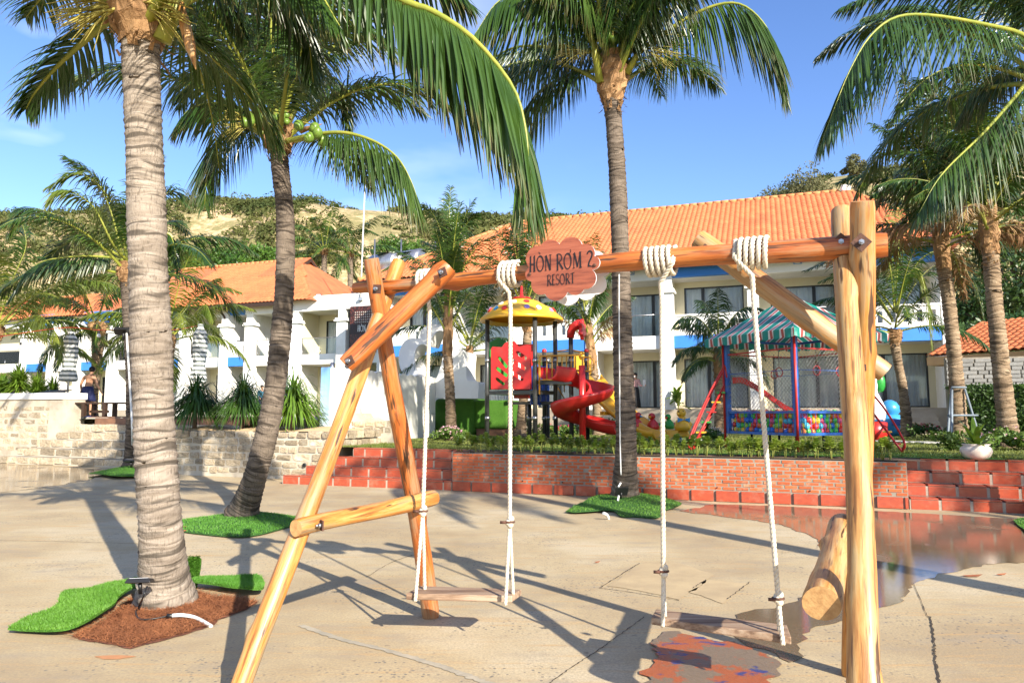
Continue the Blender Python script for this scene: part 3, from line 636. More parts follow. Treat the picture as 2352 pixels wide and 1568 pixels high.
def letters(parent, text, origin, ux, uz, nrm, height, mat, name='letter', squeeze=1.0, depth=0.003):
    st, wtot = strokes(text); h = height
    for ch, x0, ss in st:
        if not ss: continue
        mb = MB()
        for pi_, (pts, w0, w1) in enumerate(ss):
            n = len(pts); Lf, Rt = [], []
            for i, (x, z) in enumerate(pts):
                a = pts[max(i - 1, 0)]; b = pts[min(i + 1, n - 1)]; dx, dz = b[0] - a[0], b[1] - a[1]; q = math.hypot(dx, dz) or 1; wd = (w0 + (w1 - w0) * i / (n - 1)) / 2
                Lf.append((x - dz / q * wd, z + dx / q * wd)); Rt.append((x + dz / q * wd, z - dx / q * wd))
            lift = depth + 0.0003 * pi_
            P3 = lambda q: origin + ux * ((x0 + q[0] - wtot / 2) * h * squeeze) + uz * (q[1] * h) + nrm * lift
            vs = [P3(q) for q in Lf] + [P3(q) for q in Rt]
            mb.add(vs, [(i, n + i, n + i + 1, i + 1) for i in range(n - 1)])
        mb.build(name, mat, parent)
# ---------------------------------------------------------------- cloud-shaped sign bolted to the beam
m, n, l, p, out = nt('sign wood print'); tc = n.new('ShaderNodeTexCoord').outputs['Object']
a = noise(n, l, tc, 26, 7, 0.7, (0.10, 1, 1)); b = noise(n, l, tc, 9, 4, 0.6, (0.2, 1, 1))
col = ramp(n, l, a, [(0.32, (0.10, 0.022, 0.012)), (0.50, (0.28, 0.075, 0.035)), (0.68, (0.37, 0.115, 0.06))]); col = mix(n, l, ramp(n, l, b, [(0.4, 0.0), (0.7, 0.4)]), col, (0.20, 0.05, 0.025))
l.new(col, p.inputs['Base Color']); p.inputs['Roughness'].default_value = 0.45; M['signwood'] = m
M['signwhite'] = pmat('white sign board', (0.82, 0.80, 0.83), None, 2, 0.4); M['ink'] = pmat('black vinyl', (0.008, 0.008, 0.010), None, 2, 0.4)
cl = [(-0.236, -0.02)]
cl_c = [(-0.155, 0.075, 0.075), (-0.075, 0.10, 0.078), (0.055, 0.105, 0.078), (0.145, 0.07, 0.062), (0.195, 0.015, 0.040), (0.15, -0.075, 0.062), (0.085, -0.105, 0.062), (-0.035, -0.115, 0.078), (-0.13, -0.085, 0.066), (-0.19, -0.02, 0.045)]
def cloud_outline():
    pts = []
    for i in range(220):
        a = 2 * math.pi * i / 220; d = Vector((math.cos(a), math.sin(a))); best = 0
        for cx_, cz_, r in cl_c:
            b = d.x * cx_ + d.y * cz_; q = b * b - (cx_ * cx_ + cz_ * cz_ - r * r)
            if q >= 0: best = max(best, b + math.sqrt(q))
        pts.append((d.x * best, d.y * best))
    return pts
so_ = sb(1.335, 0, ZB - 0.015); sign = empty('resort_sign', so_); tag(sign, 'cloud shaped wood grain sign reading HÒN RƠM 2 RESORT on the swing beam', 'sign')
o2 = cloud_outline()
for nm, off, th, mt in (('front_board', -0.105, 0.012, [M['signwood'], M['signwhite']]), ('back_board', 0.10, 0.012, [M['signwhite'], M['signwhite']])):
    mb = MB(); P = [Vector((x, 0, z)) for x, z in o2]; ctr = len(P)
    n_ = len(P); mb.add([p_ + Vector((0, -th, 0)) for p_ in P], [tuple(range(n_))], 0); mb.add(P, [tuple(range(n_ - 1, -1, -1))], 1)
    mb.add(P + [p_ + Vector((0, -th, 0)) for p_ in P], [(i, (i + 1) % n_, n_ + (i + 1) % n_, n_ + i) for i in range(n_)], 1)
    b_ = mb.build(nm, mt, sign); b_.location = SW * off; b_.rotation_euler = (0, 0, -R(24))
    if nm == 'front_board':
        letters(b_, 'HÒN RƠM 2', Vector((-0.003, -th, -0.008)), Vector((1, 0, 0.0)), Vector((0, 0, 1)), Vector((0, -1, 0)), 0.096, M['ink'], squeeze=0.78)
        letters(b_, 'RESORT', Vector((-0.005, -th, -0.098)), Vector((1, 0, 0.0)), Vector((0, 0, 1)), Vector((0, -1, 0)), 0.064, M['ink'], squeeze=0.76)
        for x in (-0.205, 0.205):
            mb = MB(); mb.lathe([(0.0, 0), (0.010, 0), (0.010, 0.006), (0.004, 0.008), (0.0, 0.006)], (0, 0, 0), 12); s_ = mb.build('screw', M['rust'], b_); s_.location = (x, -th - 0.001, 0.0 if x > 0 else -0.02); s_.rotation_euler = (R(90), 0, 0)
# ---------------------------------------------------------------- coconut palms
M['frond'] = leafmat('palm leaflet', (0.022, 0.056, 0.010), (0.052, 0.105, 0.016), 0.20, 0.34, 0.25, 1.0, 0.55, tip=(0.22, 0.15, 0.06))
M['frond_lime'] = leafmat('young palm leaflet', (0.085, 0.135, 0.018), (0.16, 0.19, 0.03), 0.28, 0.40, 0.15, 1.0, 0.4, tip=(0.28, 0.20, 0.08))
M['frond_dead'] = leafmat('dried palm leaflet', (0.30, 0.19, 0.09), (0.22, 0.13, 0.06), 0.15, 0.8, 0.2, 2.0, 0.2)
M['rachis'] = pmat('palm leaf stalk', (0.30, 0.30, 0.045), (0.20, 0.24, 0.035), 6, 0.4, 0.05, 40)
M['fibre'] = pmat('palm fibre', (0.40, 0.24, 0.115), (0.20, 0.105, 0.045), 9, 0.95, 0.8, 60, sc3=(1, 1, 0.25), bdist=0.03)
M['coconut'] = pmat('green coconut', (0.10, 0.19, 0.025), (0.16, 0.24, 0.04), 5, 0.35)
M['flower'] = pmat('palm flower stalk', (0.42, 0.36, 0.08), None, 5, 0.6)
def barkmat(name, pale, mid, dark, k=1.0):
    m, n, l, p, out = nt(name); at = n.new('ShaderNodeAttribute'); at.attribute_name = 'along'; tc = n.new('ShaderNodeTexCoord').outputs['Object']
    al = at.outputs['Fac']; cmb = n.new('ShaderNodeCombineXYZ'); l.new(al, cmb.inputs[2])
    sx = n.new('ShaderNodeVectorMath'); sx.operation = 'MULTIPLY'; l.new(tc, sx.inputs[0]); sx.inputs[1].default_value = (1.0, 1.0, 0.0)
    ad = n.new('ShaderNodeVectorMath'); ad.operation = 'ADD'; l.new(sx.outputs[0], ad.inputs[0]); l.new(cmb.outputs[0], ad.inputs[1]); vec = ad.outputs[0]
    a = noise(n, l, vec, 3.0 * k, 5, 0.6, (1.2, 1.2, 9)); b = noise(n, l, vec, 26 * k, 4, 0.65, (2.2, 2.2, 0.6)); c = noise(n, l, vec, 1.6, 4, 0.6)
    rg = noise(n, l, vec, 9 * k, 2, 0.5, (0.25, 0.25, 3.2))
    col = ramp(n, l, a, [(0.33, dark), (0.5, mid), (0.66, pale)])
    col = mix(n, l, ramp(n, l, c, [(0.4, 0.0), (0.7, 0.5)]), col, pale)
    col = mix(n, l, ramp(n, l, rg, [(0.38, 0.85), (0.46, 0.0)]), col, tuple(x * 0.28 for x in mid))
    col = mix(n, l, ramp(n, l, b, [(0.34, 0.6), (0.46, 0.0)]), col, tuple(x * 0.5 for x in dark))
    l.new(col, p.inputs['Base Color']); p.inputs['Roughness'].default_value = 0.9; p.inputs['Specular IOR Level'].default_value = 0.2
    bump(n, l, p, math_(n, l, 'ADD', math_(n, l, 'MULTIPLY', a, 0.7), math_(n, l, 'ADD', b, rg)), 0.6, 0.02); return m
M['bark_pale'] = barkmat('pale palm bark', (0.35, 0.295, 0.24), (0.25, 0.205, 0.16), (0.15, 0.118, 0.09))
M['bark_tan'] = barkmat('tan palm bark', (0.36, 0.27, 0.18), (0.24, 0.165, 0.10), (0.11, 0.07, 0.045))
M['bark_dark'] = barkmat('dark palm bark', (0.17, 0.135, 0.105), (0.10, 0.077, 0.058), (0.055, 0.042, 0.033))
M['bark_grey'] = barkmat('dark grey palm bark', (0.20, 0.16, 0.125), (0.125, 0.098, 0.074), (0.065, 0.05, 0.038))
M['bark_mid'] = barkmat('grey brown palm bark', (0.26, 0.205, 0.15), (0.165, 0.125, 0.09), (0.08, 0.06, 0.045))

def np_mesh(name, v, quads, smooth=True, mats=None, attr=None, parent=None):
    me = bpy.data.meshes.new(name); me.vertices.add(len(v)); me.vertices.foreach_set('co', np.ascontiguousarray(v, dtype=np.float32).ravel())
    q = np.ascontiguousarray(quads, dtype=np.int32); nf = len(q); me.loops.add(nf * 4); me.loops.foreach_set('vertex_index', q.ravel())
    me.polygons.add(nf); me.polygons.foreach_set('loop_start', np.arange(nf, dtype=np.int32) * 4); me.polygons.foreach_set('use_smooth', np.full(nf, smooth))
    if attr is not None:
        at = me.attributes.new(attr[0], 'FLOAT', 'POINT'); at.data.foreach_set('value', np.ascontiguousarray(attr[1], dtype=np.float32))
    me.update(calc_edges=True); return obj(name, me, parent, mats)
def nrmz(a): return a / np.maximum(np.linalg.norm(a, axis=-1, keepdims=True), 1e-9)
def frond(parent, pts, leaf=0.75, nl=70, width=0.035, droop=1.0, t0=0.20, mat='frond', seed=0, thick=0.035, fold=True, S=4, vee=25, mess=0.12, name='frond'):
    base = np.array(parent.location); rs = np.random.RandomState(seed); N = 30
    P = np.array([list(p) for p in spline(pts, N)]) - base
    Tn = nrmz(np.gradient(P, axis=0)); up = np.array([0, 0, 1.0]); side = np.cross(Tn, up)
    h = P[-1] - P[0]; h[2] = 0
    ref = np.cross(nrmz(h + np.array([1e-6, 0, 0])), up); side = nrmz(side * 1.0 + ref * 0.15); U = nrmz(np.cross(side, Tn))
    tt = np.linspace(0, 1, N); rad = thick * (0.10 + 0.9 * (1 - tt) ** 1.4)
    mb = MB(); mb.tube([Vector(p) for p in P], [float(r) for r in rad], 6); r_ = mb.build(name, M['rachis'], parent, fixn=False)
    t = np.repeat(np.linspace(t0, 0.995, nl), 2); sg = np.tile([1.0, -1.0], nl); n = len(t); t = np.clip(t + rs.normal(0, 0.25 / nl, n), 0, 1)
    x = t * (N - 1); i0 = np.clip(x.astype(int), 0, N - 2); fx = (x - i0)[:, None]
    def smp(A): return A[i0] * (1 - fx) + A[i0 + 1] * fx
    p = smp(P); T_ = nrmz(smp(Tn)); S_ = nrmz(smp(side)); U_ = nrmz(smp(U))
    u = (t - t0) / (1 - t0)
    ll = leaf * (0.55 + 0.45 * np.sin(np.clip(u * 1.9, 0, 1) * math.pi / 2)) * (1 - 0.76 * np.clip((u - 0.40) / 0.60, 0, 1) ** 1.4) * rs.uniform(0.88, 1.08, n)
    al = np.radians(68 - 40 * u + rs.normal(0, 4, n)); v = np.radians(vee * (1 - 0.5 * u) + rs.normal(0, 5, n))
    lat = S_ * (sg * np.cos(v))[:, None] + U_ * np.sin(v)[:, None]
    d = T_ * np.cos(al)[:, None] + lat * np.sin(al)[:, None]
    g = droop * ((0.9 + 0.5 * (1 - u)) if droop < 1.7 else (1.3 - 1.0 * u)) * rs.uniform(0.75, 1.3, n); mvec = rs.normal(0, mess, (n, 3))
    wp = np.array([0.5, 1.0, 0.85, 0.48, 0.05]) if S == 4 else np.array([0.6, 1.0, 0.7, 0.08])
    cols = 3 if fold else 2; vv = np.empty((n, S + 1, cols, 3)); tip = np.empty((n, S + 1, cols)); cur = p.copy()
    for k in range(S + 1):
        fr = k / S; dk = nrmz(d + np.array([0, 0, -1.0]) * (g * fr ** (1.2 if droop < 1.7 else 0.55) * (1 if droop < 1.7 else 1.5))[:, None] + mvec * fr)
        if k: cur = cur + dk * (ll / S)[:, None]
        wv = T_ - dk * np.sum(T_ * dk, 1)[:, None]; wv = nrmz(wv + 0.25 * S_ * sg[:, None]); nn = np.cross(wv, dk); ww = (width * 0.74 * wp[k] * (0.75 + 0.25 * ll / leaf))[:, None] / 2
        vv[:, k, 0] = cur - wv * ww; vv[:, k, cols - 1] = cur + wv * ww
        if fold: vv[:, k, 1] = cur + nn * ww * 0.55
        tip[:, k, :] = fr + rs.uniform(-0.12, 0.06, n)[:, None] - 0.08
    idx = np.arange(n * (S + 1) * cols).reshape(n, S + 1, cols); q = []
    for c in range(cols - 1): q.append(np.stack([idx[:, :-1, c], idx[:, :-1, c + 1], idx[:, 1:, c + 1], idx[:, 1:, c]], -1).reshape(-1, 4))
    o = np_mesh('leaflets', vv.reshape(-1, 3), np.concatenate(q), not fold, M[mat], ('tip', tip.ravel()), r_); o['kind'] = 'stuff'
    return r_
def trunk(parent, pts, rads, mat, seed, ring=0.075, sides=18, saw=0.06, flare=True):
    base = np.array(parent.location); rs = np.random.RandomState(seed)
    L = sum((Vector(b) - Vector(a)).length for a, b in zip(pts, pts[1:])); nr = max(6, int(L / ring)); M_ = nr * 3
    P = np.array([list(q) for q in spline(pts, M_ + 1)]) - base; t = np.linspace(0, 1, M_ + 1); r = np.interp(t, np.linspace(0, 1, len(rads)), rads)
    ph = np.arange(M_ + 1) % 3; jit = np.repeat(rs.uniform(0.6, 1.6, nr + 1), 3)[:M_ + 1]
    r = r * (1 + saw * jit * np.array([0.0, 0.35, 1.0])[ph]) * (1 + 0.015 * np.sin(t * 31))
    if flare: r = r * (1 + 0.45 * np.exp(-t * L / 0.16))
    an = np.linspace(0, 2 * math.pi, sides, endpoint=False); Tn = nrmz(np.gradient(P, axis=0)); ex = nrmz(np.cross(np.tile([0, 1.0, 0], (M_ + 1, 1)), Tn)); ey = np.cross(Tn, ex)
    ringid = np.arange(M_ + 1) // 3; tilt = rs.normal(0, 0.22, (nr + 2, 3))[ringid]; zoff = ring * (tilt[:, :1] * np.sin(an)[None] + tilt[:, 1:2] * np.cos(an)[None] + 0.7 * tilt[:, 2:3] * np.sin(3 * an)[None])
    rj = 1 + 0.012 * rs.normal(size=(M_ + 1, sides)) + 0.02 * np.sin(an[None] * 2 + t[:, None] * 9)
    v = P[:, None] + (ex[:, None] * np.cos(an)[None, :, None] + ey[:, None] * np.sin(an)[None, :, None]) * (r[:, None] * rj)[..., None]; v = v + Tn[:, None] * zoff[..., None]
    i, j = np.meshgrid(np.arange(M_), np.arange(sides), indexing='ij'); j2 = (j + 1) % sides
    q = np.stack([i * sides + j, i * sides + j2, (i + 1) * sides + j2, (i + 1) * sides + j], -1).reshape(-1, 4)
    return np_mesh('trunk', v.reshape(-1, 3), q, True, M[mat], ('along', np.repeat(t * L, sides)), parent)
def fibre_crown(parent, a, b, r0, r1, seed, strips=90, boot=True):
    """ragged brown sheath under the fronds: a lumpy sleeve with torn strips hanging off it"""
    base = parent.location; a = Vector(a) - base; b = Vector(b) - base; rr = random.Random(seed); mb = MB(); n, k = 14, 10; ax = (b - a).normalized(); L = (b - a).length
    ex = ax.cross(Vector((0, 1, 0.01))).normalized(); ey = ax.cross(ex); vs = []
    for i in range(k + 1):
        f = i / k; r = r0 + (r1 - r0) * f + 0.25 * r1 * math.sin(f * 3.1)
        for j in range(n):
            an = 2 * math.pi * j / n; q = r * rr.uniform(0.86, 1.16); vs.append(a + ax * (L * f + rr.uniform(-0.02, 0.02)) + (ex * math.cos(an) + ey * math.sin(an)) * q)
    mb.add(vs, [(i * n + j, i * n + (j + 1) % n, (i + 1) * n + (j + 1) % n, (i + 1) * n + j) for i in range(k) for j in range(n)], 0, False)
    o = mb.build('fibre_sheath', M['fibre'], parent, fixn=False); mb = MB()
    for _ in range(strips):
        f = rr.uniform(-0.25, 0.95); an = rr.uniform(0, 6.28); d = ex * math.cos(an) + ey * math.sin(an); tn = ax.cross(d); p0 = a + ax * (L * f) + d * (r0 + (r1 - r0) * max(f, 0)) * 1.05
        wd = r0 * rr.uniform(0.05, 0.22); ln = r0 * rr.uniform(0.5, 1.4); sg = rr.choice((1, 1, -0.6)); p1 = p0 + d * ln * 0.35 + ax * ln * 0.5 * sg; p2 = p1 + d * ln * 0.25 - Vector((0, 0, 1)) * ln * 0.35 * rr.random() + tn * ln * rr.uniform(-0.5, 0.5)
        mb.add([p0 - tn * wd, p0 + tn * wd, p1 + tn * wd * 0.7, p1 - tn * wd * 0.7, p2], [(0, 1, 2, 3), (3, 2, 4)], 0, False)
    s_ = mb.build('fibre_shreds', M['fibre'], parent, fixn=False); s_['kind'] = 'stuff'
    return o
def nuts(parent, c, n, r, seed, spread=0.2):
    rr = random.Random(seed); c = Vector(c) - parent.location
    if not hasattr(nuts, 'me'):
        mb = MB(); mb.lathe([(0.001, -1.0), (0.35, -0.95), (0.7, -0.62), (0.86, -0.1), (0.82, 0.35), (0.55, 0.8), (0.22, 1.05), (0.001, 1.1)], (0, 0, 0), 12); nuts.me = mb.mesh('coconut'); nuts.me.materials.append(M['coconut'])
    mb = MB()
    for i in range(n):
        d = Vector((rr.uniform(-1, 1), rr.uniform(-1, 0.3), rr.uniform(-0.9, 0.7))); p = c + d * spread
        o = bpy.data.objects.new('coconut', nuts.me); C.objects.link(o); o.parent = parent; o.location = p; o.scale = (r,) * 3; o.rotation_euler = (rr.uniform(-0.6, 0.6), rr.uniform(-0.6, 0.6), 0)
        mb.tube([c + Vector((0, 0.05, spread * 1.1)), p + Vector((0, 0, r * 0.8))], r * 0.10, 5)
    mb.build('fruit_stalk', M['flower'], parent)
def flowers(parent, c, dirs, ln, seed):
    rr = random.Random(seed); c = Vector(c) - parent.location
    for dv in dirs:
        dv = Vector(dv).normalized(); mb = MB(); mb.tube([c, c + dv * ln * 0.5], 0.012, 5)
        for _ in range(22):
            q = c + dv * ln * rr.uniform(0.2, 0.55); e = (dv + Vector((rr.uniform(-0.5, 0.5), rr.uniform(-0.5, 0.5), rr.uniform(-0.5, 0.3)))).normalized(); mb.tube([q, q + e * ln * 0.3, q + e * ln * 0.55 + Vector((0, 0, -0.06 * ln))], [0.006, 0.005, 0.003], 4)
        mb.build('flower_spray', M['flower'], parent)
def auto_frond_pts(c, az, el, L, sag):
    """rachis leaving crown c at azimuth az, elevation el, sagging under its own weight"""
    pts = [Vector(c)]; p = Vector(c); d = Vector((math.sin(az) * math.cos(el), math.cos(az) * math.cos(el), math.sin(el)))
    for i in range(6):
        d = (d + Vector((0, 0, -1)) * sag * (0.3 + i * 0.28)).normalized(); p = p + d * L / 6; pts.append(p.copy())
    return pts
def palm(label, tp, rads, bark, crown, nf, L, seed, leaf=0.7, nl=60, width=0.035, droop=1.0, mat='frond', fold=True, S=4, els=(78, -15), sag=0.30, ring=0.075, sheath=0.5, sheath_r=1.35, extra=None, az_range=None, thick=0.035,
         skip=None, sides=18, group='coconut palms around the garden', dead=0, saw=0.06, mess=0.12, vee=25):
    base = Vector(tp[0]); e = empty('coconut_palm', base); tag(e, label, 'palm tree', group); rr = random.Random(seed)
    trunk(e, tp, rads, bark, seed, ring, sides, saw); top = Vector(tp[-1]); ax = (top - Vector(tp[-2])).normalized()
    c = Vector(crown) if crown is not None else top + ax * sheath * 0.9
    if sheath: fibre_crown(e, top - ax * 0.05, top + (c - top).normalized() * sheath, rads[-1] * 1.05, rads[-1] * sheath_r, seed)
    k = 0
    for i in range(nf):
        f = (i + 0.5) / nf; az = i * 2.39996 + rr.uniform(-0.25, 0.25) + seed
        el = R(els[0] + (els[1] - els[0]) * f ** 0.9 + rr.uniform(-6, 6))
        if az_range:
            a0, a1 = az_range; az = a0 + (a1 - a0) * ((i * 0.618 + rr.uniform(-0.05, 0.05)) % 1)
        s0 = c - (c - top) * 0.75 * f + Vector((math.sin(az), math.cos(az), 0)) * rads[-1] * 0.7
        pts = auto_frond_pts(s0, az, el, L * rr.uniform(0.82, 1.08), sag * rr.uniform(0.75, 1.3))
        if skip and skip(pts): continue
        mt = mat
        if dead and i >= nf - dead: mt = 'frond_dead'
        frond(e, pts, leaf, nl, width, droop * rr.uniform(0.8, 1.25), 0.18, mt, seed * 97 + i, thick, fold, S, vee, mess)
    for j, ex in enumerate(extra or []):
        kw = dict(leaf=leaf, nl=nl, width=width, droop=droop, mat=mat, thick=thick, fold=fold, S=S, vee=vee); kw.update(ex[1]); frond(e, ex[0], seed=seed * 31 + j, **kw)
    return e

# --- foreground palm, left: crown mostly above the picture
d1 = 5.63
tp = [G(380, 1385), V(368, 1200, 5.62), V(355, 1000, 5.6), V(348, 800, 5.57), V(340, 600, 5.53), V(334, 400, 5.5), V(326, 200, 5.46), V(322, 90, 5.44)]
c1 = V(322, 10, 5.42)
P1 = palm('tall coconut palm in the left foreground with a thick pale trunk', tp, [0.165, 0.148, 0.145, 0.148, 0.140, 0.133, 0.128, 0.140], 'bark_pale', c1, 12, 3.8, 1, leaf=0.85, nl=95, width=0.04, els=(85, 25), sag=0.18, ring=0.052, sheath=0.55, sheath_r=1.6, sides=28, thick=0.05, saw=0.05,
          extra=[([c1, V(420, -230, 5.3), V(700, -120, 5.0), V(921, 0, 4.85), V(994, 27, 4.8), V(1088, 90, 4.75), V(1176, 197, 4.7), V(1206, 293, 4.68), V(1212, 380, 4.66), V(1204, 455, 4.66)], dict(nl=135, leaf=1.15, width=0.052, droop=2.2, t0=0.25, vee=8)),
                 ([c1, V(267, 33, 5.6), V(187, 100, 5.75), V(127, 157, 5.85), V(80, 213, 5.9), V(60, 250, 5.95)], dict(nl=80, leaf=0.55, droop=1.3, t0=0.08)),
                 ([c1, V(430, -60, 5.5), V(383, 57, 6.2), V(484, 130, 6.6), V(588, 240, 6.9), V(640, 330, 7.0)], dict(nl=75, leaf=0.8, droop=1.5, t0=0.3)),
                 ([c1, V(200, -60, 5.3), V(120, -30, 5.6), V(60, 40, 5.9)], dict(nl=70, leaf=0.6, droop=1.0, t0=0.15)),
                 ([c1, V(480, -120, 5.9), V(620, -60, 6.5), V(700, 60, 6.9), V(720, 190, 7.1)], dict(nl=85, leaf=0.8, droop=2.0, t0=0.2)),
                 ([c1, V(420, -150, 5.0), V(560, -140, 4.7), V(700, -60, 4.5), V(780, 60, 4.45)], dict(nl=85, leaf=0.75, droop=2.2, t0=0.2)),
                 ([c1, V(250, -150, 5.0), V(160, -120, 4.8), V(60, -50, 4.7)], dict(nl=70, leaf=0.6, droop=1.2, t0=0.2)),
                 ([c1, V(500, -220, 5.8), V(720, -160, 6.2), V(900, -40, 6.6), V(980, 90, 6.9), V(1000, 180, 7.0)], dict(nl=100, leaf=0.85, droop=2.2, t0=0.2)),
                 ([c1, V(520, -260, 5.2), V(760, -220, 5.4), V(960, -110, 5.6), V(1080, 10, 5.8)], dict(nl=100, leaf=0.85, droop=2.2, t0=0.2)),
                 ([c1, V(400, -120, 6.2), V(500, -40, 7.0), V(560, 80, 7.5)], dict(nl=70, leaf=0.8, droop=1.8, t0=0.2))])
mb = MB(); b_ = P1.location                                         # big leaf base and a dry spathe
mb.tube([V(372, 95, 5.36) - b_, V(395, 40, 5.34) - b_, V(440, -40, 5.3) - b_], [0.07, 0.055, 0.05], 10); mb.build('leaf_base', M['rachis'], P1)
mb = MB(); sp = [V(415, 5, 5.30), V(425, 60, 5.28), V(438, 110, 5.27), V(450, 160, 5.27)]
mb.tube([q - b_ for q in sp], [0.022, 0.045, 0.04, 0.004], 8); mb.build('dry_spathe', M['log_pale'], P1)
flowers(P1, V(300, 10, 5.3), [(-1, -0.2, 0.0), (-0.9, -0.3, -0.3), (-0.6, -0.4, -0.5), (0.8, -0.3, -0.1), (0.9, -0.2, -0.4)], 0.55, 3)

# --- second palm, leaning, with green coconuts
tp = [G(555, 1185), V(590, 1080, 10.4), V(622, 950, 10.4), V(642, 800, 10.4), V(654, 650, 10.4), V(655, 500, 10.4), V(645, 400, 10.4), V(640, 345, 10.4)]
c2 = V(640, 290, 10.4)
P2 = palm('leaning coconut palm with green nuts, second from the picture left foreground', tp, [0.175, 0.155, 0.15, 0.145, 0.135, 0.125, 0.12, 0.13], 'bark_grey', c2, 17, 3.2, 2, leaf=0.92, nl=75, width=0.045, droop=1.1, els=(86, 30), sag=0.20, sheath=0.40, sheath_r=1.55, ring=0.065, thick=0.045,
          extra=[([c2, V(640, 180, 10.35), V(634, 60, 10.2), V(630, -60, 10.0)], dict(droop=0.5, leaf=0.9, t0=0.25, vee=12)),
                 ([V(655, 325, 10.3), V(720, 310, 10.0), V(790, 305, 9.8), V(860, 325, 9.7), V(915, 365, 9.6), V(950, 430, 9.6), V(962, 480, 9.6)], dict(nl=85, leaf=1.25, droop=2.4, t0=0.22)),
                 ([V(625, 325, 10.4), V(560, 290, 10.6), V(510, 310, 10.8), V(478, 380, 10.9), V(470, 470, 11)], dict(nl=80, leaf=1.1, droop=2.2, t0=0.2)),
                 ([c2, V(570, 210, 10.6), V(500, 170, 10.9), V(440, 190, 11.2), V(410, 250, 11.4)], dict(nl=75, leaf=0.8, droop=1.6)),
                 ([c2, V(720, 200, 10.8), V(770, 180, 11.2), V(795, 230, 11.5), V(800, 310, 11.6)], dict(nl=70, leaf=0.7, droop=1.8)),
                 ([c2, V(580, 150, 10.2), V(520, 60, 9.9), V(440, 20, 9.6)], dict(nl=75, leaf=0.85, droop=1.0)),
                 ([c2, V(690, 160, 10.1), V(760, 80, 9.8), V(850, 70, 9.6), V(900, 120, 9.5)], dict(nl=75, leaf=0.85, droop=1.3)),
                 ([c2, V(660, 120, 10.6), V(700, -20, 10.9), V(780, -80, 11.2)], dict(nl=70, leaf=0.85, droop=1.0)),
                 ([c2, V(520, 240, 10.2), V(440, 250, 10.0), V(400, 300, 9.9)], dict(nl=65, leaf=0.7, droop=1.7))])
nuts(P2, V(714, 312, 9.95), 7, 0.085, 5, 0.17); nuts(P2, V(645, 275, 10.1), 9, 0.055, 6, 0.14); nuts(P2, V(588, 285, 10.2), 5, 0.075, 7, 0.13)
flowers(P2, V(600, 285, 10.2), [(-1, -0.2, 0.2), (-0.8, -0.3, -0.2)], 0.6, 8)
mb = MB(); b_ = P2.location; mb.tube([V(690, 300, 10.1) - b_, V(740, 285, 10.0) - b_], [0.05, 0.005], 8); mb.build('dry_spathe', M['fibre'], P2); mb = MB(); mb.tube([V(660, 275, 10.2) - b_, V(652, 225, 10.2) - b_], [0.06, 0.005], 8); mb.build('dry_spathe', M['fibre'], P2)

# --- centre palm
tp = [G(1435, 1153), V(1438, 1000, 11.95), V(1432, 850, 11.95), V(1428, 700, 11.95), V(1424, 550, 11.95), V(1418, 400, 11.95), V(1410, 280, 11.95), V(1405, 230, 11.95)]
c3 = V(1405, 120, 11.95)
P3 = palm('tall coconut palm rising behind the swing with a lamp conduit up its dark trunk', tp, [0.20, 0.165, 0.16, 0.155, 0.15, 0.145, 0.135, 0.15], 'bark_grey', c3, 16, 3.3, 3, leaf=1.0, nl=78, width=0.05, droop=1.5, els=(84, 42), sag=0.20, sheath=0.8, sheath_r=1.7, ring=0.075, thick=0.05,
          extra=[([V(1440, 150, 11.9), V(1500, 95, 11.6), V(1600, 30, 11.3), V(1690, 8, 11.1), V(1755, 55, 11.0), V(1790, 140, 10.95), V(1800, 215, 10.9)], dict(nl=95, leaf=1.5, droop=2.6, t0=0.2)),
                 ([V(1380, 160, 12.1), V(1300, 175, 12.6), V(1230, 220, 13.0), V(1190, 300, 13.2), V(1180, 380, 13.3)], dict(nl=85, leaf=1.3, droop=2.2)),
                 ([c3, V(1330, 40, 11.6), V(1240, -20, 11.2), V(1150, 0, 10.9), V(1090, 80, 10.7)], dict(nl=90, leaf=1.5, droop=2.6)),
                 ([c3, V(1290, 110, 12.4), V(1180, 110, 12.9), V(1110, 160, 13.2), V(1080, 240, 13.3)], dict(nl=85, leaf=1.25, droop=2.2)),
                 ([c3, V(1360, 0, 11.5), V(1300, -60, 11.0), V(1220, -40, 10.6)], dict(nl=85, leaf=1.4, droop=2.6)),
                 ([c3, V(1450, 20, 11.5), V(1520, -60, 11.1), V(1580, -30, 10.8)], dict(nl=85, leaf=1.3, droop=2.4)),
                 ([c3, V(1420, 20, 11.6), V(1440, -80, 11.2), V(1430, -120, 10.6)], dict(nl=85, leaf=1.3, droop=2.6))])
nuts(P3, V(1408, 80, 11.7), 12, 0.07, 9, 0.24); flowers(P3, V(1455, 110, 11.7), [(1, -0.2, 0.1), (0.9, -0.3, -0.2), (0.8, -0.3, 0.3), (0.6, -0.4, -0.4)], 0.9, 10); flowers(P3, V(1370, 120, 11.8), [(-1, -0.2, 0.1), (-0.9, -0.3, -0.2)], 0.8, 11)
mb = MB(); b_ = P3.location
for (a, b, r) in (((1378, 190), (1355, 60), 0.07), ((1420, 180), (1440, 60), 0.07), ((1440, 170), (1480, 95), 0.06)): mb.tube([V(a[0], a[1], 11.8) - b_, V(b[0], b[1], 11.6) - b_], [r, r * 0.6], 8)
mb.build('leaf_base', M['rachis'], P3)

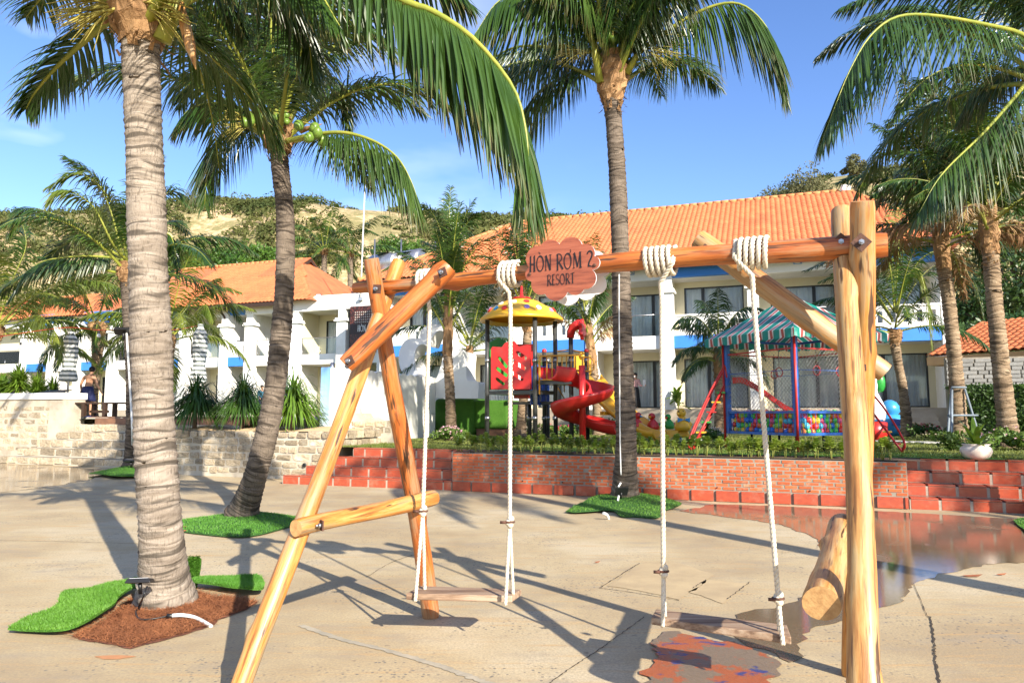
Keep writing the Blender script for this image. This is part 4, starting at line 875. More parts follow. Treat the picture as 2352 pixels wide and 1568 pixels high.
# --- palm just outside the right edge: fronds arch into the picture
tp = [G(2430, 1190), V(2428, 900, 10.3), V(2420, 600, 10.3), V(2405, 300, 10.3), V(2400, 220, 10.3)]; c4 = V(2392, 140, 10.3)
P4r = palm('coconut palm at the right edge of the picture, its long fronds arching in', tp, [0.18, 0.155, 0.145, 0.14, 0.15], 'bark_mid', c4, 9, 3.4, 4, leaf=0.85, nl=90, width=0.045, droop=1.6, els=(75, 10), sag=0.22, thick=0.045,
          extra=[([c4, V(2352, 83, 10.0), V(2263, 57, 9.7), V(2130, 35, 9.4), V(2053, 42, 9.2), V(1996, 87, 9.1), V(1953, 160, 9.05), V(1920, 240, 9.0), V(1888, 325, 9.0)], dict(nl=130, leaf=1.55, droop=2.0, t0=0.12, vee=8)),
                 ([c4, V(2352, 197, 9.9), V(2264, 300, 9.5), V(2164, 400, 9.2), V(2110, 490, 9.1)], dict(nl=100, leaf=1.3, droop=2.4, t0=0.1)),
                 ([c4, V(2330, 20, 10.4), V(2200, -40, 10.4), V(2050, -30, 10.3), V(1930, 20, 10.2)], dict(nl=95, leaf=0.9, droop=1.6, t0=0.15)),
                 ([c4, V(2300, 90, 10.8), V(2180, 40, 11.2), V(2080, 20, 11.4), V(1990, 40, 11.5)], dict(nl=90, leaf=0.85, droop=1.6)),
                 ([c4, V(2340, -60, 10.0), V(2240, -110, 9.7), V(2120, -60, 9.5)], dict(nl=90, leaf=0.9, droop=1.8)),
                 ([c4, V(2330, 160, 10.8), V(2250, 200, 11.2), V(2200, 280, 11.4)], dict(nl=80, leaf=0.8, droop=1.8))])

FAR = dict(fold=False, S=3)
# --- palms on the lawn, right: bundled upright crowns on tall green shafts
tp = [V(2318, 1015, 16), V(2300, 850, 16), V(2285, 700, 16), V(2275, 580, 16)]; tp[0].z = ZT; c = V(2262, 400, 16)
palm('coconut palm with brown banded trunk near the small red roofed house', tp, [0.20, 0.165, 0.16, 0.155], 'bark_tan', c, 24, 3.0, 5, leaf=0.8, nl=64, width=0.055, droop=1.4, els=(88, 15), sag=0.20, sheath=1.2, sheath_r=1.0, ring=0.11, dead=3, mess=0.35, saw=0.09, **FAR,
     extra=[([V(2275, 520, 15.9), V(2290, 400, 15.8), V(2330, 330, 15.7), V(2400, 340, 15.6)], {}), ([V(2265, 520, 15.9), V(2240, 430, 15.8), V(2180, 390, 15.7), V(2120, 430, 15.6)], dict(droop=2.0)), ([V(2270, 520, 15.9), V(2255, 380, 15.8), V(2240, 280, 15.7), V(2215, 215, 15.6)], {})])
tp = [V(2205, 1010, 18.3), V(2195, 850, 18.3), V(2180, 700, 18.3), V(2168, 620, 18.3)]; tp[0].z = ZT; c = V(2150, 430, 18.3)
palm('coconut palm propped by grey timber stakes beside the hedge', tp, [0.19, 0.16, 0.155, 0.15], 'bark_tan', c, 26, 3.2, 6, leaf=0.8, nl=64, width=0.06, droop=1.3, els=(88, 10), sag=0.20, sheath=1.4, sheath_r=1.0, ring=0.12, dead=5, mess=0.45, saw=0.09, **FAR,
     extra=[([V(2165, 560, 18.2), V(2150, 430, 18.1), V(2110, 320, 18.0), V(2040, 300, 17.9)], dict(droop=1.3, mess=0.4)), ([V(2165, 560, 18.2), V(2130, 460, 18.1), V(2060, 420, 18.0), V(2010, 470, 17.9)], dict(mat='frond_dead', mess=0.5)),
            ([V(2165, 560, 18.2), V(2160, 420, 18.1), V(2150, 300, 18), V(2110, 240, 17.9)], dict(mess=0.4)), ([V(2175, 560, 18.3), V(2220, 500, 18.4), V(2250, 560, 18.5), V(2270, 650, 18.6)], dict(droop=2.0))])
tp = [V(2085, 995, 23), V(2075, 900, 23), V(2062, 830, 23), V(2055, 785, 23)]; tp[0].z = ZT; c = V(2055, 715, 23)
palm('short coconut palm with orange flower stalk in front of the right end window', tp, [0.17, 0.13, 0.13, 0.15], 'bark_tan', c, 13, 3.0, 7, leaf=0.75, nl=60, width=0.05, droop=1.1, els=(84, 15), sag=0.22, sheath=0.4, ring=0.11, saw=0.09, **FAR,
     extra=[([c, V(2040, 600, 22.8), V(1990, 530, 22.4), V(1930, 560, 22)], {}), ([c, V(2010, 660, 22.6), V(1920, 600, 22.2), V(1850, 620, 21.8)], dict(droop=0.8)), ([c, V(2080, 640, 22.7), V(2110, 620, 22.5), V(2130, 700, 22.3), V(2140, 800, 22.2)], dict(droop=2.0, mat='frond_lime')),
            ([c, V(2062, 600, 22.9), V(2066, 500, 22.8), V(2060, 420, 22.7)], dict(mat='frond_lime')), ([c, V(2110, 600, 22.9), V(2180, 580, 22.8), V(2240, 660, 22.6), V(2260, 740, 22.5)], {})])
# --- tied-up palms along the middle of the lawn
def mid_palm(label, pb, pt, pc, d, r, seed, nf=14, L=2.2, **kw):
    a = V(pb[0], pb[1], d); a.z = ZT; b = V(pt[0], pt[1], d); m_ = (a + b) / 2 + Vector((0.02, 0, 0)); c = V(pc[0], pc[1], d)
    args = dict(leaf=0.65, nl=55, width=0.045, droop=1.0, els=(88, 40), sag=0.20, sheath=1.1, sheath_r=0.95, ring=0.11, saw=0.09, mess=0.25, **FAR); args.update(kw)
    return palm(label, [a, m_, b], [r * 1.1, r, r * 0.95], 'bark_tan', c, nf, L, seed, **args)
mid_palm('coconut palm with a bundled dark crown in front of the turf covered block', (1037, 1000), (1028, 815), (1030, 640), 20.5, 0.135, 12, 17, 2.5, els=(89, 62), sheath=2.2, sheath_r=0.75, droop=0.9,
         extra=[([V(1030, 640, 20.4), V(1020, 560, 20.3), V(1000, 500, 20.2), V(975, 470, 20)], {}), ([V(1030, 640, 20.4), V(1045, 560, 20.3), V(1075, 510, 20.2), V(1095, 490, 20)], {}), ([V(1030, 640, 20.4), V(1030, 540, 20.3), V(1035, 430, 20.2)], {})])
mid_palm('bushy young coconut palm between the wave shaped wall and the mushroom tower', (1080, 990), (1078, 820), (1080, 780), 24.5, 0.12, 13, 13, 3.2, els=(80, 5), sheath=0.4, droop=1.3,
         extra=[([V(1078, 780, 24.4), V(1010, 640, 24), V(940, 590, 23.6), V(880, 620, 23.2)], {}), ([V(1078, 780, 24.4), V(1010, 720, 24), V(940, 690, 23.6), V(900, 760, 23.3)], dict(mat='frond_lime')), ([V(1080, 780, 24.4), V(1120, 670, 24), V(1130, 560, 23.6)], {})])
mid_palm('coconut palm with a bundled crown behind the mushroom roof', (1195, 1000), (1212, 760), (1195, 640), 23, 0.14, 14, 16, 2.6, els=(89, 55), sheath=1.6, sheath_r=0.85, dead=3, mess=0.4)
mid_palm('coconut palm with drooping crown behind the red spiral slide', (1375, 990), (1362, 840), (1342, 680), 24.5, 0.15, 15, 16, 2.2, els=(88, 45), sheath=1.7, sheath_r=0.8, dead=4, mess=0.35, droop=1.6)
mid_palm('coconut palm with pale shaft between the red ladder and the ball pit', (1652, 985), (1650, 855), (1650, 775), 24, 0.15, 16, 18, 2.0, els=(88, 10), sag=0.36, sheath=0.9, sheath_r=0.9, mess=0.3, droop=1.6)
# --- left side palms
tp = [G(305, 1076), V(305, 960, 19.2), V(303, 850, 19.2), V(297, 750, 19.2), V(292, 670, 19.2), V(291, 645, 19.2)]; c = V(293, 600, 19.2)
palm('coconut palm with a slim dark trunk at the foot of the stone stairs', tp, [0.20, 0.16, 0.155, 0.15, 0.145, 0.16], 'bark_dark', c, 11, 3.6, 8, leaf=0.95, nl=75, width=0.055, droop=1.0, els=(85, 10), sag=0.24, sheath=0.5, ring=0.08, thick=0.05, S=4, fold=False,
     extra=[([c, V(275, 520, 19), V(240, 440, 18.7), V(180, 400, 18.4), V(110, 430, 18.1)], dict(mat='frond_lime')), ([c, V(260, 560, 18.8), V(210, 470, 18.4), V(140, 440, 18), V(105, 500, 17.8)], dict(mat='frond_lime', droop=1.4)), ([c, V(230, 560, 19.2), V(140, 500, 19.2), V(60, 480, 19.2), V(20, 540, 19.2)], dict(droop=1.6)),
            ([c, V(240, 590, 19), V(160, 590, 18.8), V(80, 610, 18.6), V(20, 690, 18.4)], dict(droop=1.8)), ([c, V(330, 500, 19.3), V(390, 440, 19.5), V(430, 470, 19.6)], {}), ([c, V(340, 560, 18.9), V(390, 540, 18.6), V(410, 620, 18.4)], dict(droop=2.0))])
nuts(P2, V(262, 650, 19.0), 0, 0.07, 1)
tp = [V(-30, 930, 24), V(-25, 850, 24), V(-15, 780, 24)]; tp[0].z = 1.3; c = V(-5, 745, 24)
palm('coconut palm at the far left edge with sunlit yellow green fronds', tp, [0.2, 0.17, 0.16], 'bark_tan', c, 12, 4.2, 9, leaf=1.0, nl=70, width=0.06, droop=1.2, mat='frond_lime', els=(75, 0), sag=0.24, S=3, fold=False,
     extra=[([c, V(60, 690, 23.6), V(150, 645, 23.2), V(250, 650, 22.8), V(330, 700, 22.4)], {}), ([c, V(70, 680, 23.4), V(160, 640, 23), V(230, 620, 22.6)], dict(droop=0.8)), ([c, V(40, 740, 23.2), V(90, 725, 22.8), V(130, 770, 22.4), V(140, 830, 22.2)], dict(droop=1.8)), ([c, V(30, 640, 24), V(60, 560, 24), V(40, 480, 24)], dict(mat='frond'))])
tp = [V(206, 955, 27), V(214, 900, 27), V(222, 840, 27), V(224, 770, 27)]; tp[0].z = 1.3; c = V(222, 720, 27)
palm('short coconut palm with a curved trunk right behind the man in shorts', tp, [0.24, 0.18, 0.17, 0.20], 'bark_tan', c, 14, 3.0, 10, leaf=0.85, nl=55, width=0.06, droop=1.5, els=(75, -10), sag=0.30, sheath=0.5, S=3, fold=False)
tp = [V(385, 950, 27), V(386, 880, 27), V(388, 800, 27)]; tp[0].z = 1.3; c = V(386, 755, 27)
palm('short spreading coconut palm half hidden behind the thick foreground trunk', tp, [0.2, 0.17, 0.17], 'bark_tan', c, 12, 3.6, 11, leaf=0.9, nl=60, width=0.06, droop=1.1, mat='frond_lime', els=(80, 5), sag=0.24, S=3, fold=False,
     extra=[([c, V(405, 680, 26.8), V(430, 600, 26.4), V(460, 550, 26)], {}), ([c, V(430, 700, 26.6), V(470, 660, 26.2), V(500, 640, 26)], {}), ([c, V(430, 740, 26.4), V(470, 700, 26), V(490, 740, 25.6)], dict(droop=1.8)), ([c, V(330, 670, 26.6), V(250, 630, 26.2), V(170, 680, 25.8)], {}), ([c, V(330, 740, 26.2), V(260, 790, 25.8), V(220, 850, 25.6)], {})])
# --- palms behind the viewer whose shadows fall across the plaza
for i, (x, y, h, lab) in enumerate([(6.6, 2.2, 7.2, 'coconut palm standing right of the swing outside the picture'), (13.5, 3.0, 7.0, 'coconut palm standing farther right outside the picture')]):
    tp = [Vector((x, y, 0)), Vector((x + 0.1, y, h * 0.5)), Vector((x + 0.25, y - 0.1, h))]
    palm(lab, tp, [0.2, 0.16, 0.15], 'bark_mid', None, 18, 3.4, 60 + i, leaf=0.85, nl=50, width=0.06, droop=1.6, els=(80, -10), sag=0.28, S=3, fold=False, ring=0.15, sides=12)
# ---------------------------------------------------------------- hotel buildings
m, n, l, p, out = nt('window glass')
n.remove(p); tr = n.new('ShaderNodeBsdfTransparent'); tr.inputs[0].default_value = (0.95, 0.97, 0.97, 1); gl = n.new('ShaderNodeBsdfGlossy'); gl.inputs[1].default_value = 0.03; fz = n.new('ShaderNodeFresnel'); fz.inputs[0].default_value = 1.35
mx = n.new('ShaderNodeMixShader'); l.new(fz.outputs[0], mx.inputs[0]); l.new(tr.outputs[0], mx.inputs[1]); l.new(gl.outputs[0], mx.inputs[2]); l.new(mx.outputs[0], out.inputs[0]); M['glass'] = m
m, n, l, p, out = nt('balcony glass')
n.remove(p); tr = n.new('ShaderNodeBsdfTransparent'); tr.inputs[0].default_value = (0.95, 0.98, 0.975, 1); gl = n.new('ShaderNodeBsdfGlossy'); gl.inputs[1].default_value = 0.02; fz = n.new('ShaderNodeFresnel'); fz.inputs[0].default_value = 1.45
mx = n.new('ShaderNodeMixShader'); l.new(fz.outputs[0], mx.inputs[0]); l.new(tr.outputs[0], mx.inputs[1]); l.new(gl.outputs[0], mx.inputs[2]); l.new(mx.outputs[0], out.inputs[0]); M['balcony_glass'] = m
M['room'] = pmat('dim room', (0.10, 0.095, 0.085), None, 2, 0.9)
M['soffit'] = pmat('white soffit', (0.78, 0.76, 0.70), None, 1, 0.8)
M['plinth'] = pmat('stone plinth', (0.42, 0.35, 0.27), (0.34, 0.28, 0.21), 2, 0.7, 0.1, 20, world=True)
def part_box(parent, name, a, b, mat, bevel=0.0): return MB().b2(a, b).build(name, mat, parent, bevel=bevel)
def window(parent, x0, x1, y, z0, z1, splits=(), curtain=1.0, transom=False):
    """dark metal window or sliding door set at depth y: frame, panes, curtain behind"""
    f = MB(); t = 0.055
    f.b2((x0, y - 0.05, z0), (x0 + t, y + 0.05, z1)); f.b2((x1 - t, y - 0.05, z0), (x1, y + 0.05, z1)); f.b2((x0 + t, y - 0.05, z1 - t), (x1 - t, y + 0.05, z1)); f.b2((x0 + t, y - 0.05, z0), (x1 - t, y + 0.05, z0 + t))
    xs = [x0] + [x0 + (x1 - x0) * s for s in splits] + [x1]
    for s in xs[1:-1]: f.b2((s - 0.07, y - 0.045, z0 + t), (s + 0.07, y + 0.045, z1 - t))
    w_ = f.build('window', M['dark_metal'], parent)
    for a, b in zip(xs, xs[1:]): MB().b2((a + 0.05, y - 0.006, z0 + 0.05), (b - 0.05, y + 0.006, z1 - 0.05)).build('pane', M['glass'], w_)
    nn = int((x1 - x0) * curtain / 0.035); xs_ = [x0 + 0.04 + (x1 - x0 - 0.08) * curtain * i / nn for i in range(nn + 1)]; vs = []
    for x in xs_:
        yy = y + 0.12 + 0.035 * math.sin(x * 40) + 0.02 * math.sin(x * 13 + z0)
        vs += [(x, yy, z0 + 0.03), (x, yy, z1 - 0.03)]
    MB().add(vs, [(2 * i, 2 * i + 2, 2 * i + 3, 2 * i + 1) for i in range(nn)], 0, True).build('curtain', M['curtain'], w_)
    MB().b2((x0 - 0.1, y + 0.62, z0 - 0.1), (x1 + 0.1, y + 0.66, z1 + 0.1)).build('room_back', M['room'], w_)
    return w_
def holed_wall(parent, x0, x1, z0, z1, ya, yb, holes, mat, name='back_wall'):
    """wall between ya and yb with rectangular openings (x0, x1, z0, z1), one above the other"""
    holes = sorted(holes, key=lambda h: h[2]); mb = MB(); z = z0
    for hx0, hx1, hz0, hz1 in holes:
        if hz0 > z + 0.001: mb.b2((x0, ya, z), (x1, yb, hz0))
        mb.b2((x0, ya, hz0), (hx0, yb, hz1)); mb.b2((hx1, ya, hz0), (x1, yb, hz1)); z = hz1
    mb.b2((x0, ya, z), (x1, yb, z1)); return mb.build(name, mat, parent)
def xmotif(parent, x, y, z, s):
    mb = MB(); t = s * 0.11
    for (a, b) in (((x - s, z - s), (x - s + t, z + s)), ((x + s - t, z - s), (x + s, z + s)), ((x - s + t, z - s), (x + s - t, z - s + t)), ((x - s + t, z + s - t), (x + s - t, z + s))): mb.b2((a[0], y - 0.02, a[1]), (b[0], y, b[1]))
    for q in (1, -1): mb.box((x, y - 0.008 - 0.003 * q, z), (s * 2.3, 0.012, t * 0.8), 0, Matrix.Rotation(R(45) * q, 3, 'Y'))
    return mb.build('window_grille', M['blue'], parent)
Z0, Z1, Z1b, Z2, ZE = 1.70, 4.86, 4.32, 7.48, 8.25
def bay(parent, x0, x1, kind, flat=False, upper=True, rec=1.9):
    """one room bay: ground floor door, slab band, balcony and upper window"""
    w_ = x1 - x0
    if kind == 'glass': hx = [(x0 + w_ * 0.20, x1 - 0.14, Z0 + 0.03, Z0 + 2.25), (x0 + w_ * 0.20, x1 - 0.14, Z1 + 0.06, Z1 + 2.25)]; yw = rec
    else: hx = [(x0 + w_ * 0.13, x1 - w_ * 0.10, Z0 + 0.03, Z0 + 2.25), (x0 + w_ * 0.15, x1 - w_ * 0.12, Z1 + 0.35, Z1 + 2.35)]; yw = rec - 0.6
    holed_wall(parent, x0 + 0.1, x1 - 0.1, Z0, Z2 + 0.1, yw, yw + 0.14, hx, M['cream']); part_box(parent, 'rear_wall', (x0, rec + 1.0, 0.7), (x1, rec + 1.2, Z2 + 0.3), M['cream'])
    part_box(parent, 'floor_slab', (x0 + 0.002, -0.3, 0.75), (x1 - 0.002, rec, Z0), M['plinth'])
    part_box(parent, 'partition_wall', (x1 - 0.10, 0.02, Z0), (x1 + 0.10, rec, Z1b), M['white']); part_box(parent, 'partition_wall', (x1 - 0.10, 0.02, Z1), (x1 + 0.10, rec, Z2), M['cream' if flat else 'white'])
    part_box(parent, 'ceiling_slab', (x0, 0.1, Z2), (x1, rec, Z2 + 0.12), M['soffit'])
    part_box(parent, 'upper_floor_slab', (x0, 0.06, Z1b + 0.004), (x1, rec, Z1 - 0.004), M['soffit'])
    if kind == 'glass':
        part_box(parent, 'slab_edge', (x0, -0.12, Z1b), (x1, 0.06, Z1), M['white'])
        part_box(parent, 'slab_curb', (x0, -0.11, Z1), (x1, 0.02, Z1 + 0.05), M['white'])
        rail = part_box(parent, 'balcony_glass', (x0 + 0.06, -0.05, Z1 + 0.08), (x1 - 0.06, -0.035, Z1 + 0.95), M['balcony_glass'])
        mb = MB(); mb.tube([(x0, -0.045, Z1 + 1.0), (x1, -0.045, Z1 + 1.0)], 0.025, 8)
        for q in (0.12, 0.5, 0.88): mb.tube([(x0 + w_ * q, -0.045, Z1), (x0 + w_ * q, -0.045, Z1 + 0.35)], 0.018, 6)
        mb.build('handrail', M['steel'], parent)
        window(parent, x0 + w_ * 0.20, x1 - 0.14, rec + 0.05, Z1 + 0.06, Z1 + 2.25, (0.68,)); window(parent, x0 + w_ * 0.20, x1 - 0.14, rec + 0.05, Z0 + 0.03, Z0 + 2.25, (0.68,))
        part_box(parent, 'fascia_beam', (x0, -0.05, Z2 - 0.05), (x1, 0.12, ZE), M['white'])
        if not flat: xmotif(parent, x0 + w_ * 0.52, -0.055, Z2 + 0.42, 0.17)
    else:
        part_box(parent, 'slab_edge', (x0 + 0.12, -0.34, Z1b), (x1 - 0.12, 0.06, Z1), M['blue'])
        par = MB(); a, b = x0 + 0.12, x1 - 0.12; zt, zb = Z1 + 0.92, Z1; k = max(3, int((b - a) / 0.46)); pit = (b - a) / k
        par.b2((a, -0.32, zb), (b, -0.20, zb + 0.22)); par.b2((a - 0.03, -0.36, zt - 0.09), (b + 0.03, -0.16, zt)); par.b2((a, -0.32, zt - 0.24), (b, -0.20, zt - 0.09))
        for q in range(k + 1):
            xa = a + pit * q - (pit * 0.29); xb = a + pit * q + pit * 0.29; par.b2((max(xa, a), -0.32, zb + 0.22), (min(xb, b), -0.20, zt - 0.24))
        par.build('parapet', M['white'], parent)
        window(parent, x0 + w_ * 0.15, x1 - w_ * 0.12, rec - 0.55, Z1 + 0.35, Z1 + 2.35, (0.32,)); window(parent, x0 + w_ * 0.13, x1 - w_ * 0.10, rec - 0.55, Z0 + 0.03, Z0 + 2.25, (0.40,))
        part_box(parent, 'fascia_beam', (x0 + 0.1, -0.22, Z2), (x1 - 0.1, 0.12, ZE), M['blue'] if not flat else M['white'])
def column(parent, x, wd=0.46, top=Z2 + 0.1, cap=6.75):
    mb = MB(); mb.b2((x - wd / 2, -0.42, 0.75), (x + wd / 2, 0.04, cap)); mb.b2((x - wd * 0.40, -0.36, cap + 0.20), (x + wd * 0.40, 0.04, top)); mb.b2((x - wd * 0.72, -0.52, cap), (x + wd * 0.72, 0.05, cap + 0.09)); mb.b2((x - wd * 0.62, -0.48, cap + 0.09), (x + wd * 0.62, 0.05, cap + 0.20))
    return mb.build('column', M['white'], parent, bevel=0.012)
tile_mesh = None
def one_tile(wd, ln):
    """pan tile: rolled across its width with a raised lower lip; x across, y up the slope, z out of the slope"""
    prof = [(-0.5, 0.010), (-0.28, 0.052), (0.0, 0.064), (0.22, 0.044), (0.36, 0.010), (0.5, 0.004)]; vs = []; k = len(prof)
    for (y, dz) in ((0, 0.028), (ln * 1.06, 0.0)):
        for x, z in prof: vs.append((x * wd, y, z + dz))
    for x, z in prof: vs.append((x * wd, 0, z))
    fs = [(i, i + 1, k + i + 1, k + i) for i in range(k - 1)] + [(2 * k + i, 2 * k + i + 1, i + 1, i) for i in range(k - 1)]
    return vs, fs
def tiled_slope(parent, roof, inside, e0, eu, es, rows, cols, wd, ln, nr, key):
    """tiles on a slope: e0 corner, eu along the eave, es up the slope; inside(i,j) keeps a tile; the 300 best by key are objects"""
    eu = Vector(eu).normalized(); es = Vector(es).normalized(); nr = eu.cross(es).normalized(); vs, fs = one_tile(wd, ln); rr = random.Random(rows)
    mat = Matrix((eu, es, nr)).transposed(); me = bpy.data.meshes.new('roof_tile'); me.from_pydata(vs, [], fs); me.materials.append(M['rooftile'])
    for p_ in me.polygons: p_.use_smooth = True
    cells = [(i, j) for j in range(rows) for i in range(cols) if inside((i + 0.5) * wd, (j + 0.5) * ln)]
    cells.sort(key=key); near_, rest_ = cells[:300], cells[300:]; q = mat.to_quaternion()
    for i, j in near_:
        o = bpy.data.objects.new('roof_tile', me); C.objects.link(o); o.parent = roof; o.rotation_mode = 'QUATERNION'; o.rotation_quaternion = q
        o.location = Vector(e0) + eu * ((i + 0.5) * wd) + es * (j * ln) + nr * rr.uniform(0, 0.006)
    if rest_:
        base = np.array(vs); R3 = np.array(mat); bv = base @ R3.T; cc = np.array([list(Vector(e0) + eu * ((i + 0.5) * wd) + es * (j * ln) + nr * rr.uniform(0, 0.008)) for i, j in rest_])
        v = (cc[:, None] + bv[None]).reshape(-1, 3); f = (np.arange(len(rest_))[:, None, None] * len(vs) + np.array(fs)[None]).reshape(-1, 4)
        o = np_mesh('roof_tiles', v, f, True, M['rooftile'], None, roof); o['kind'] = 'stuff'
def ridge_caps(roof, a, b, mat, r=0.11, ln=0.4):
    a = Vector(a); b = Vector(b); L = (b - a).length; d = (b - a).normalized(); k = int(L / ln); mb = MB()
    for i in range(k):
        p0 = a + d * (i * ln); mb.tube([p0, p0 + d * ln * 1.05], [r * 1.08, r * 0.92], 8)
    mb.build('ridge_cap', mat, roof)
M['ridge'] = pmat('ridge tile', (0.66, 0.27, 0.10), (0.55, 0.20, 0.07), 3, 0.8, 0.1, 30, world=True)
# --- main building behind the playground
B = Frame(6.876, 31.5, 20); b1 = empty('hotel_building', B.w(0, 0, 0), -R(20)); tag(b1, 'two storey white and cream hotel wing with the largest orange tile roof, blue bands', 'building')
cp = [890, 1038, 1195, 1362, 1540, 1736, 1945, 2172]; cs = [B.s(x) for x in cp]
for i, k in enumerate(['blue', 'glass', 'blue', 'glass', 'blue', 'glass', 'blue']): bay(b1, cs[i], cs[i + 1], k)
for x in cs[:-1]: column(b1, x)
part_box(b1, 'end_wall', (cs[-1] - 0.08, -0.32, 0.75), (cs[-1] + 0.35, 12, ZE), M['white']); part_box(b1, 'end_wall', (cs[0] - 0.3, 0.0, 0.75), (cs[0] - 0.05, 12, ZE), M['white'])
part_box(b1, 'terrace_edge', (cs[0], -1.15, 0.7), (cs[-1] + 0.3, -0.302, Z0 - 0.06), M['plinth'])
for i in range(5): part_box(b1, 'terrace_step', (B.s(2052, -1), -1.15 - 0.32 * (i + 1), 0.70), (B.s(2140, -1), -1.152 - 0.32 * i, Z0 - 0.20 - 0.165 * i), M['plinth'])
YR = 6.0; zr = B.z(1600, 474, YR); xr0, xr1 = B.s(1192, YR), B.s(1968, YR); YE = -1.05; xe0, xe1 = B.s(818, YE), B.s(2240, YE); zE = 8.12
roof = MB().add([(xe0, YE, zE), (xe1, YE, zE), (xr1, YR, zr), (xr0, YR, zr), (xe0, 2 * YR - YE, zE), (xe1, 2 * YR - YE, zE)], [(0, 1, 2, 3), (3, 2, 5, 4), (1, 5, 2), (0, 3, 4)]).build('roof', M['rooftile'], b1)
part_box(roof, 'eave_board', (xe0, YE - 0.03, zE - 0.20), (xe1, YE, zE + 0.01), M['wood_dark']); part_box(roof, 'soffit_boards', (xe0 + 0.3, YE, zE - 0.10), (xe1 - 0.3, 0.2, zE - 0.05), M['wood_dark'])
es = Vector((0, YR - YE, zr - zE)); SL = es.length; wd, ln = 0.235, 0.30
def ins(x, y):
    f = y / SL; return xe0 + x > xe0 + (xr0 - xe0) * f + 0.05 and xe0 + x < xe1 + (xr1 - xe1) * f - 0.05 and f < 1.0
tiled_slope(b1, roof, ins, (xe0, YE - 0.08, zE - 0.0), (1, 0, 0), es, int(SL / ln) + 1, int((xe1 - xe0) / wd), wd, ln, None, lambda c: abs((c[0] + 0.5) * wd + xe0 - B.s(1800, 2)) + 0.9 * abs(c[1] * ln - 4.5))
ridge_caps(roof, (xr0, YR, zr + 0.05), (xr1 - 0.3, YR, zr + 0.05), M['ridge']); ridge_caps(roof, (xe0, YE, zE + 0.06), (xr0, YR, zr + 0.05), M['ridge']); ridge_caps(roof, (xe1, YE, zE + 0.06), (xr1, YR, zr + 0.02), M['ridge'])
MB().box((xr1 - 0.1, YR - 0.1, zr + 0.12), (0.45, 0.5, 0.35)).build('mortar_blob', M['white'], roof, bevel=0.1); 
# --- long left wing
D2 = Frame((590 - CX) / F * 43, 43, 20); b2 = empty('hotel_building', D2.w(0, 0, 0), -R(20)); tag(b2, 'white hotel wing behind the pool terrace, balconies with glass rails and blue bands', 'building')
cp = [-40, 62, 125, 187, 263, 345, 428, 521, 578, 682, 790, 884]; cs2 = [D2.s(x) for x in cp]
kinds = ['glass', 'blue', 'glass', 'blue', 'glass', 'blue', 'glass', 'blue', 'glass', 'glass', 'glass']
for i, k in enumerate(kinds): bay(b2, cs2[i], cs2[i + 1], k, flat=i >= 8)
for x in cs2[1:]: column(b2, x, 0.62, Z2 + 0.1, 6.72)
part_box(b2, 'flat_parapet', (cs2[8] - 0.3, -0.40, Z2 - 0.06), (cs2[-1] + 0.6, -0.052, 8.22), M['white']); part_box(b2, 'flat_roof', (cs2[8] - 0.3, -0.052, ZE + 0.002), (cs2[-1] + 0.6, 9, ZE + 0.1), M['white'])
part_box(b2, 'end_wall', (cs2[-1] + 0.05, 0.06, 0.7), (cs2[-1] + 0.6, 9, ZE), M['cream'])
YR2 = 5.2; xr0, xr1 = D2.s(392, YR2), D2.s(690, YR2); zr2 = D2.z(640, 601, YR2); YE2 = -1.0; xe0, xe1 = D2.s(340, YE2), D2.s(768, YE2 + 2.5) ; zE2 = 7.98
roof2 = MB().add([(xe0, YE2, zE2), (xe1, YE2, zE2), (xr1, YR2, zr2), (xr0, YR2, zr2), (xe0, 2 * YR2 - YE2, zE2), (xe1, 2 * YR2 - YE2, zE2)], [(0, 1, 2, 3), (3, 2, 5, 4), (1, 5, 2), (0, 3, 4)]).build('roof', M['rooftile'], b2)
part_box(roof2, 'eave_board', (xe0, YE2 - 0.03, zE2 - 0.22), (D2.s(640, YE2), YE2, zE2 + 0.01), M['wood_dark'])
es2 = Vector((0, YR2 - YE2, zr2 - zE2)); SL2 = es2.length
def ins2(x, y):
    f = y / SL2; return xe0 + x > xe0 + (xr0 - xe0) * f + 0.05 and xe0 + x < xe1 + (xr1 - xe1) * f - 0.05 and f < 1.0
tiled_slope(b2, roof2, ins2, (xe0, YE2 - 0.06, zE2), (1, 0, 0), es2, int(SL2 / 0.33) + 1, int((xe1 - xe0) / 0.26), 0.26, 0.33, None, lambda c: c[1] * 0.33)
ridge_caps(roof2, (xr0, YR2, zr2 + 0.05), (xr1, YR2, zr2 + 0.05), M['ridge'])
# Dutch gable at the right end of that roof: small overhanging gable with rafters
g0 = Vector((xr1 - 0.4, YR2, zr2 + 0.05)); gx = xr1 + 0.55
mb = MB(); hw, dz = 2.6, 2.6 * (zr2 - zE2) / (YR2 - YE2)
for q in (-1, 1): mb.prism([(xr1 - 1.8, YR2, zr2 + 0.06), (gx, YR2, zr2 + 0.06), (gx, YR2 + q * hw, zr2 + 0.06 - dz), (xr1 - 1.8, YR2 + q * hw, zr2 + 0.06 - dz)], (0, 0, 0.07))
mb.build('gable_roof', M['rooftile'], roof2)
mb = MB()
for q in (-1, 1): mb.prism([(gx + 0.003, YR2, zr2 + 0.05), (gx + 0.003, YR2 + q * hw, zr2 + 0.05 - dz), (gx + 0.003, YR2 + q * hw, zr2 - 0.18 - dz), (gx + 0.003, YR2, zr2 - 0.18)], (0.05, 0, 0))
for i in range(1, 5):
    for q in (-1, 1): mb.box((gx - 0.5, YR2 + q * hw * i / 5, zr2 - 0.03 - dz * i / 5), (1.0, 0.08, 0.10))
mb.build('barge_board', M['wood_dark'], roof2)
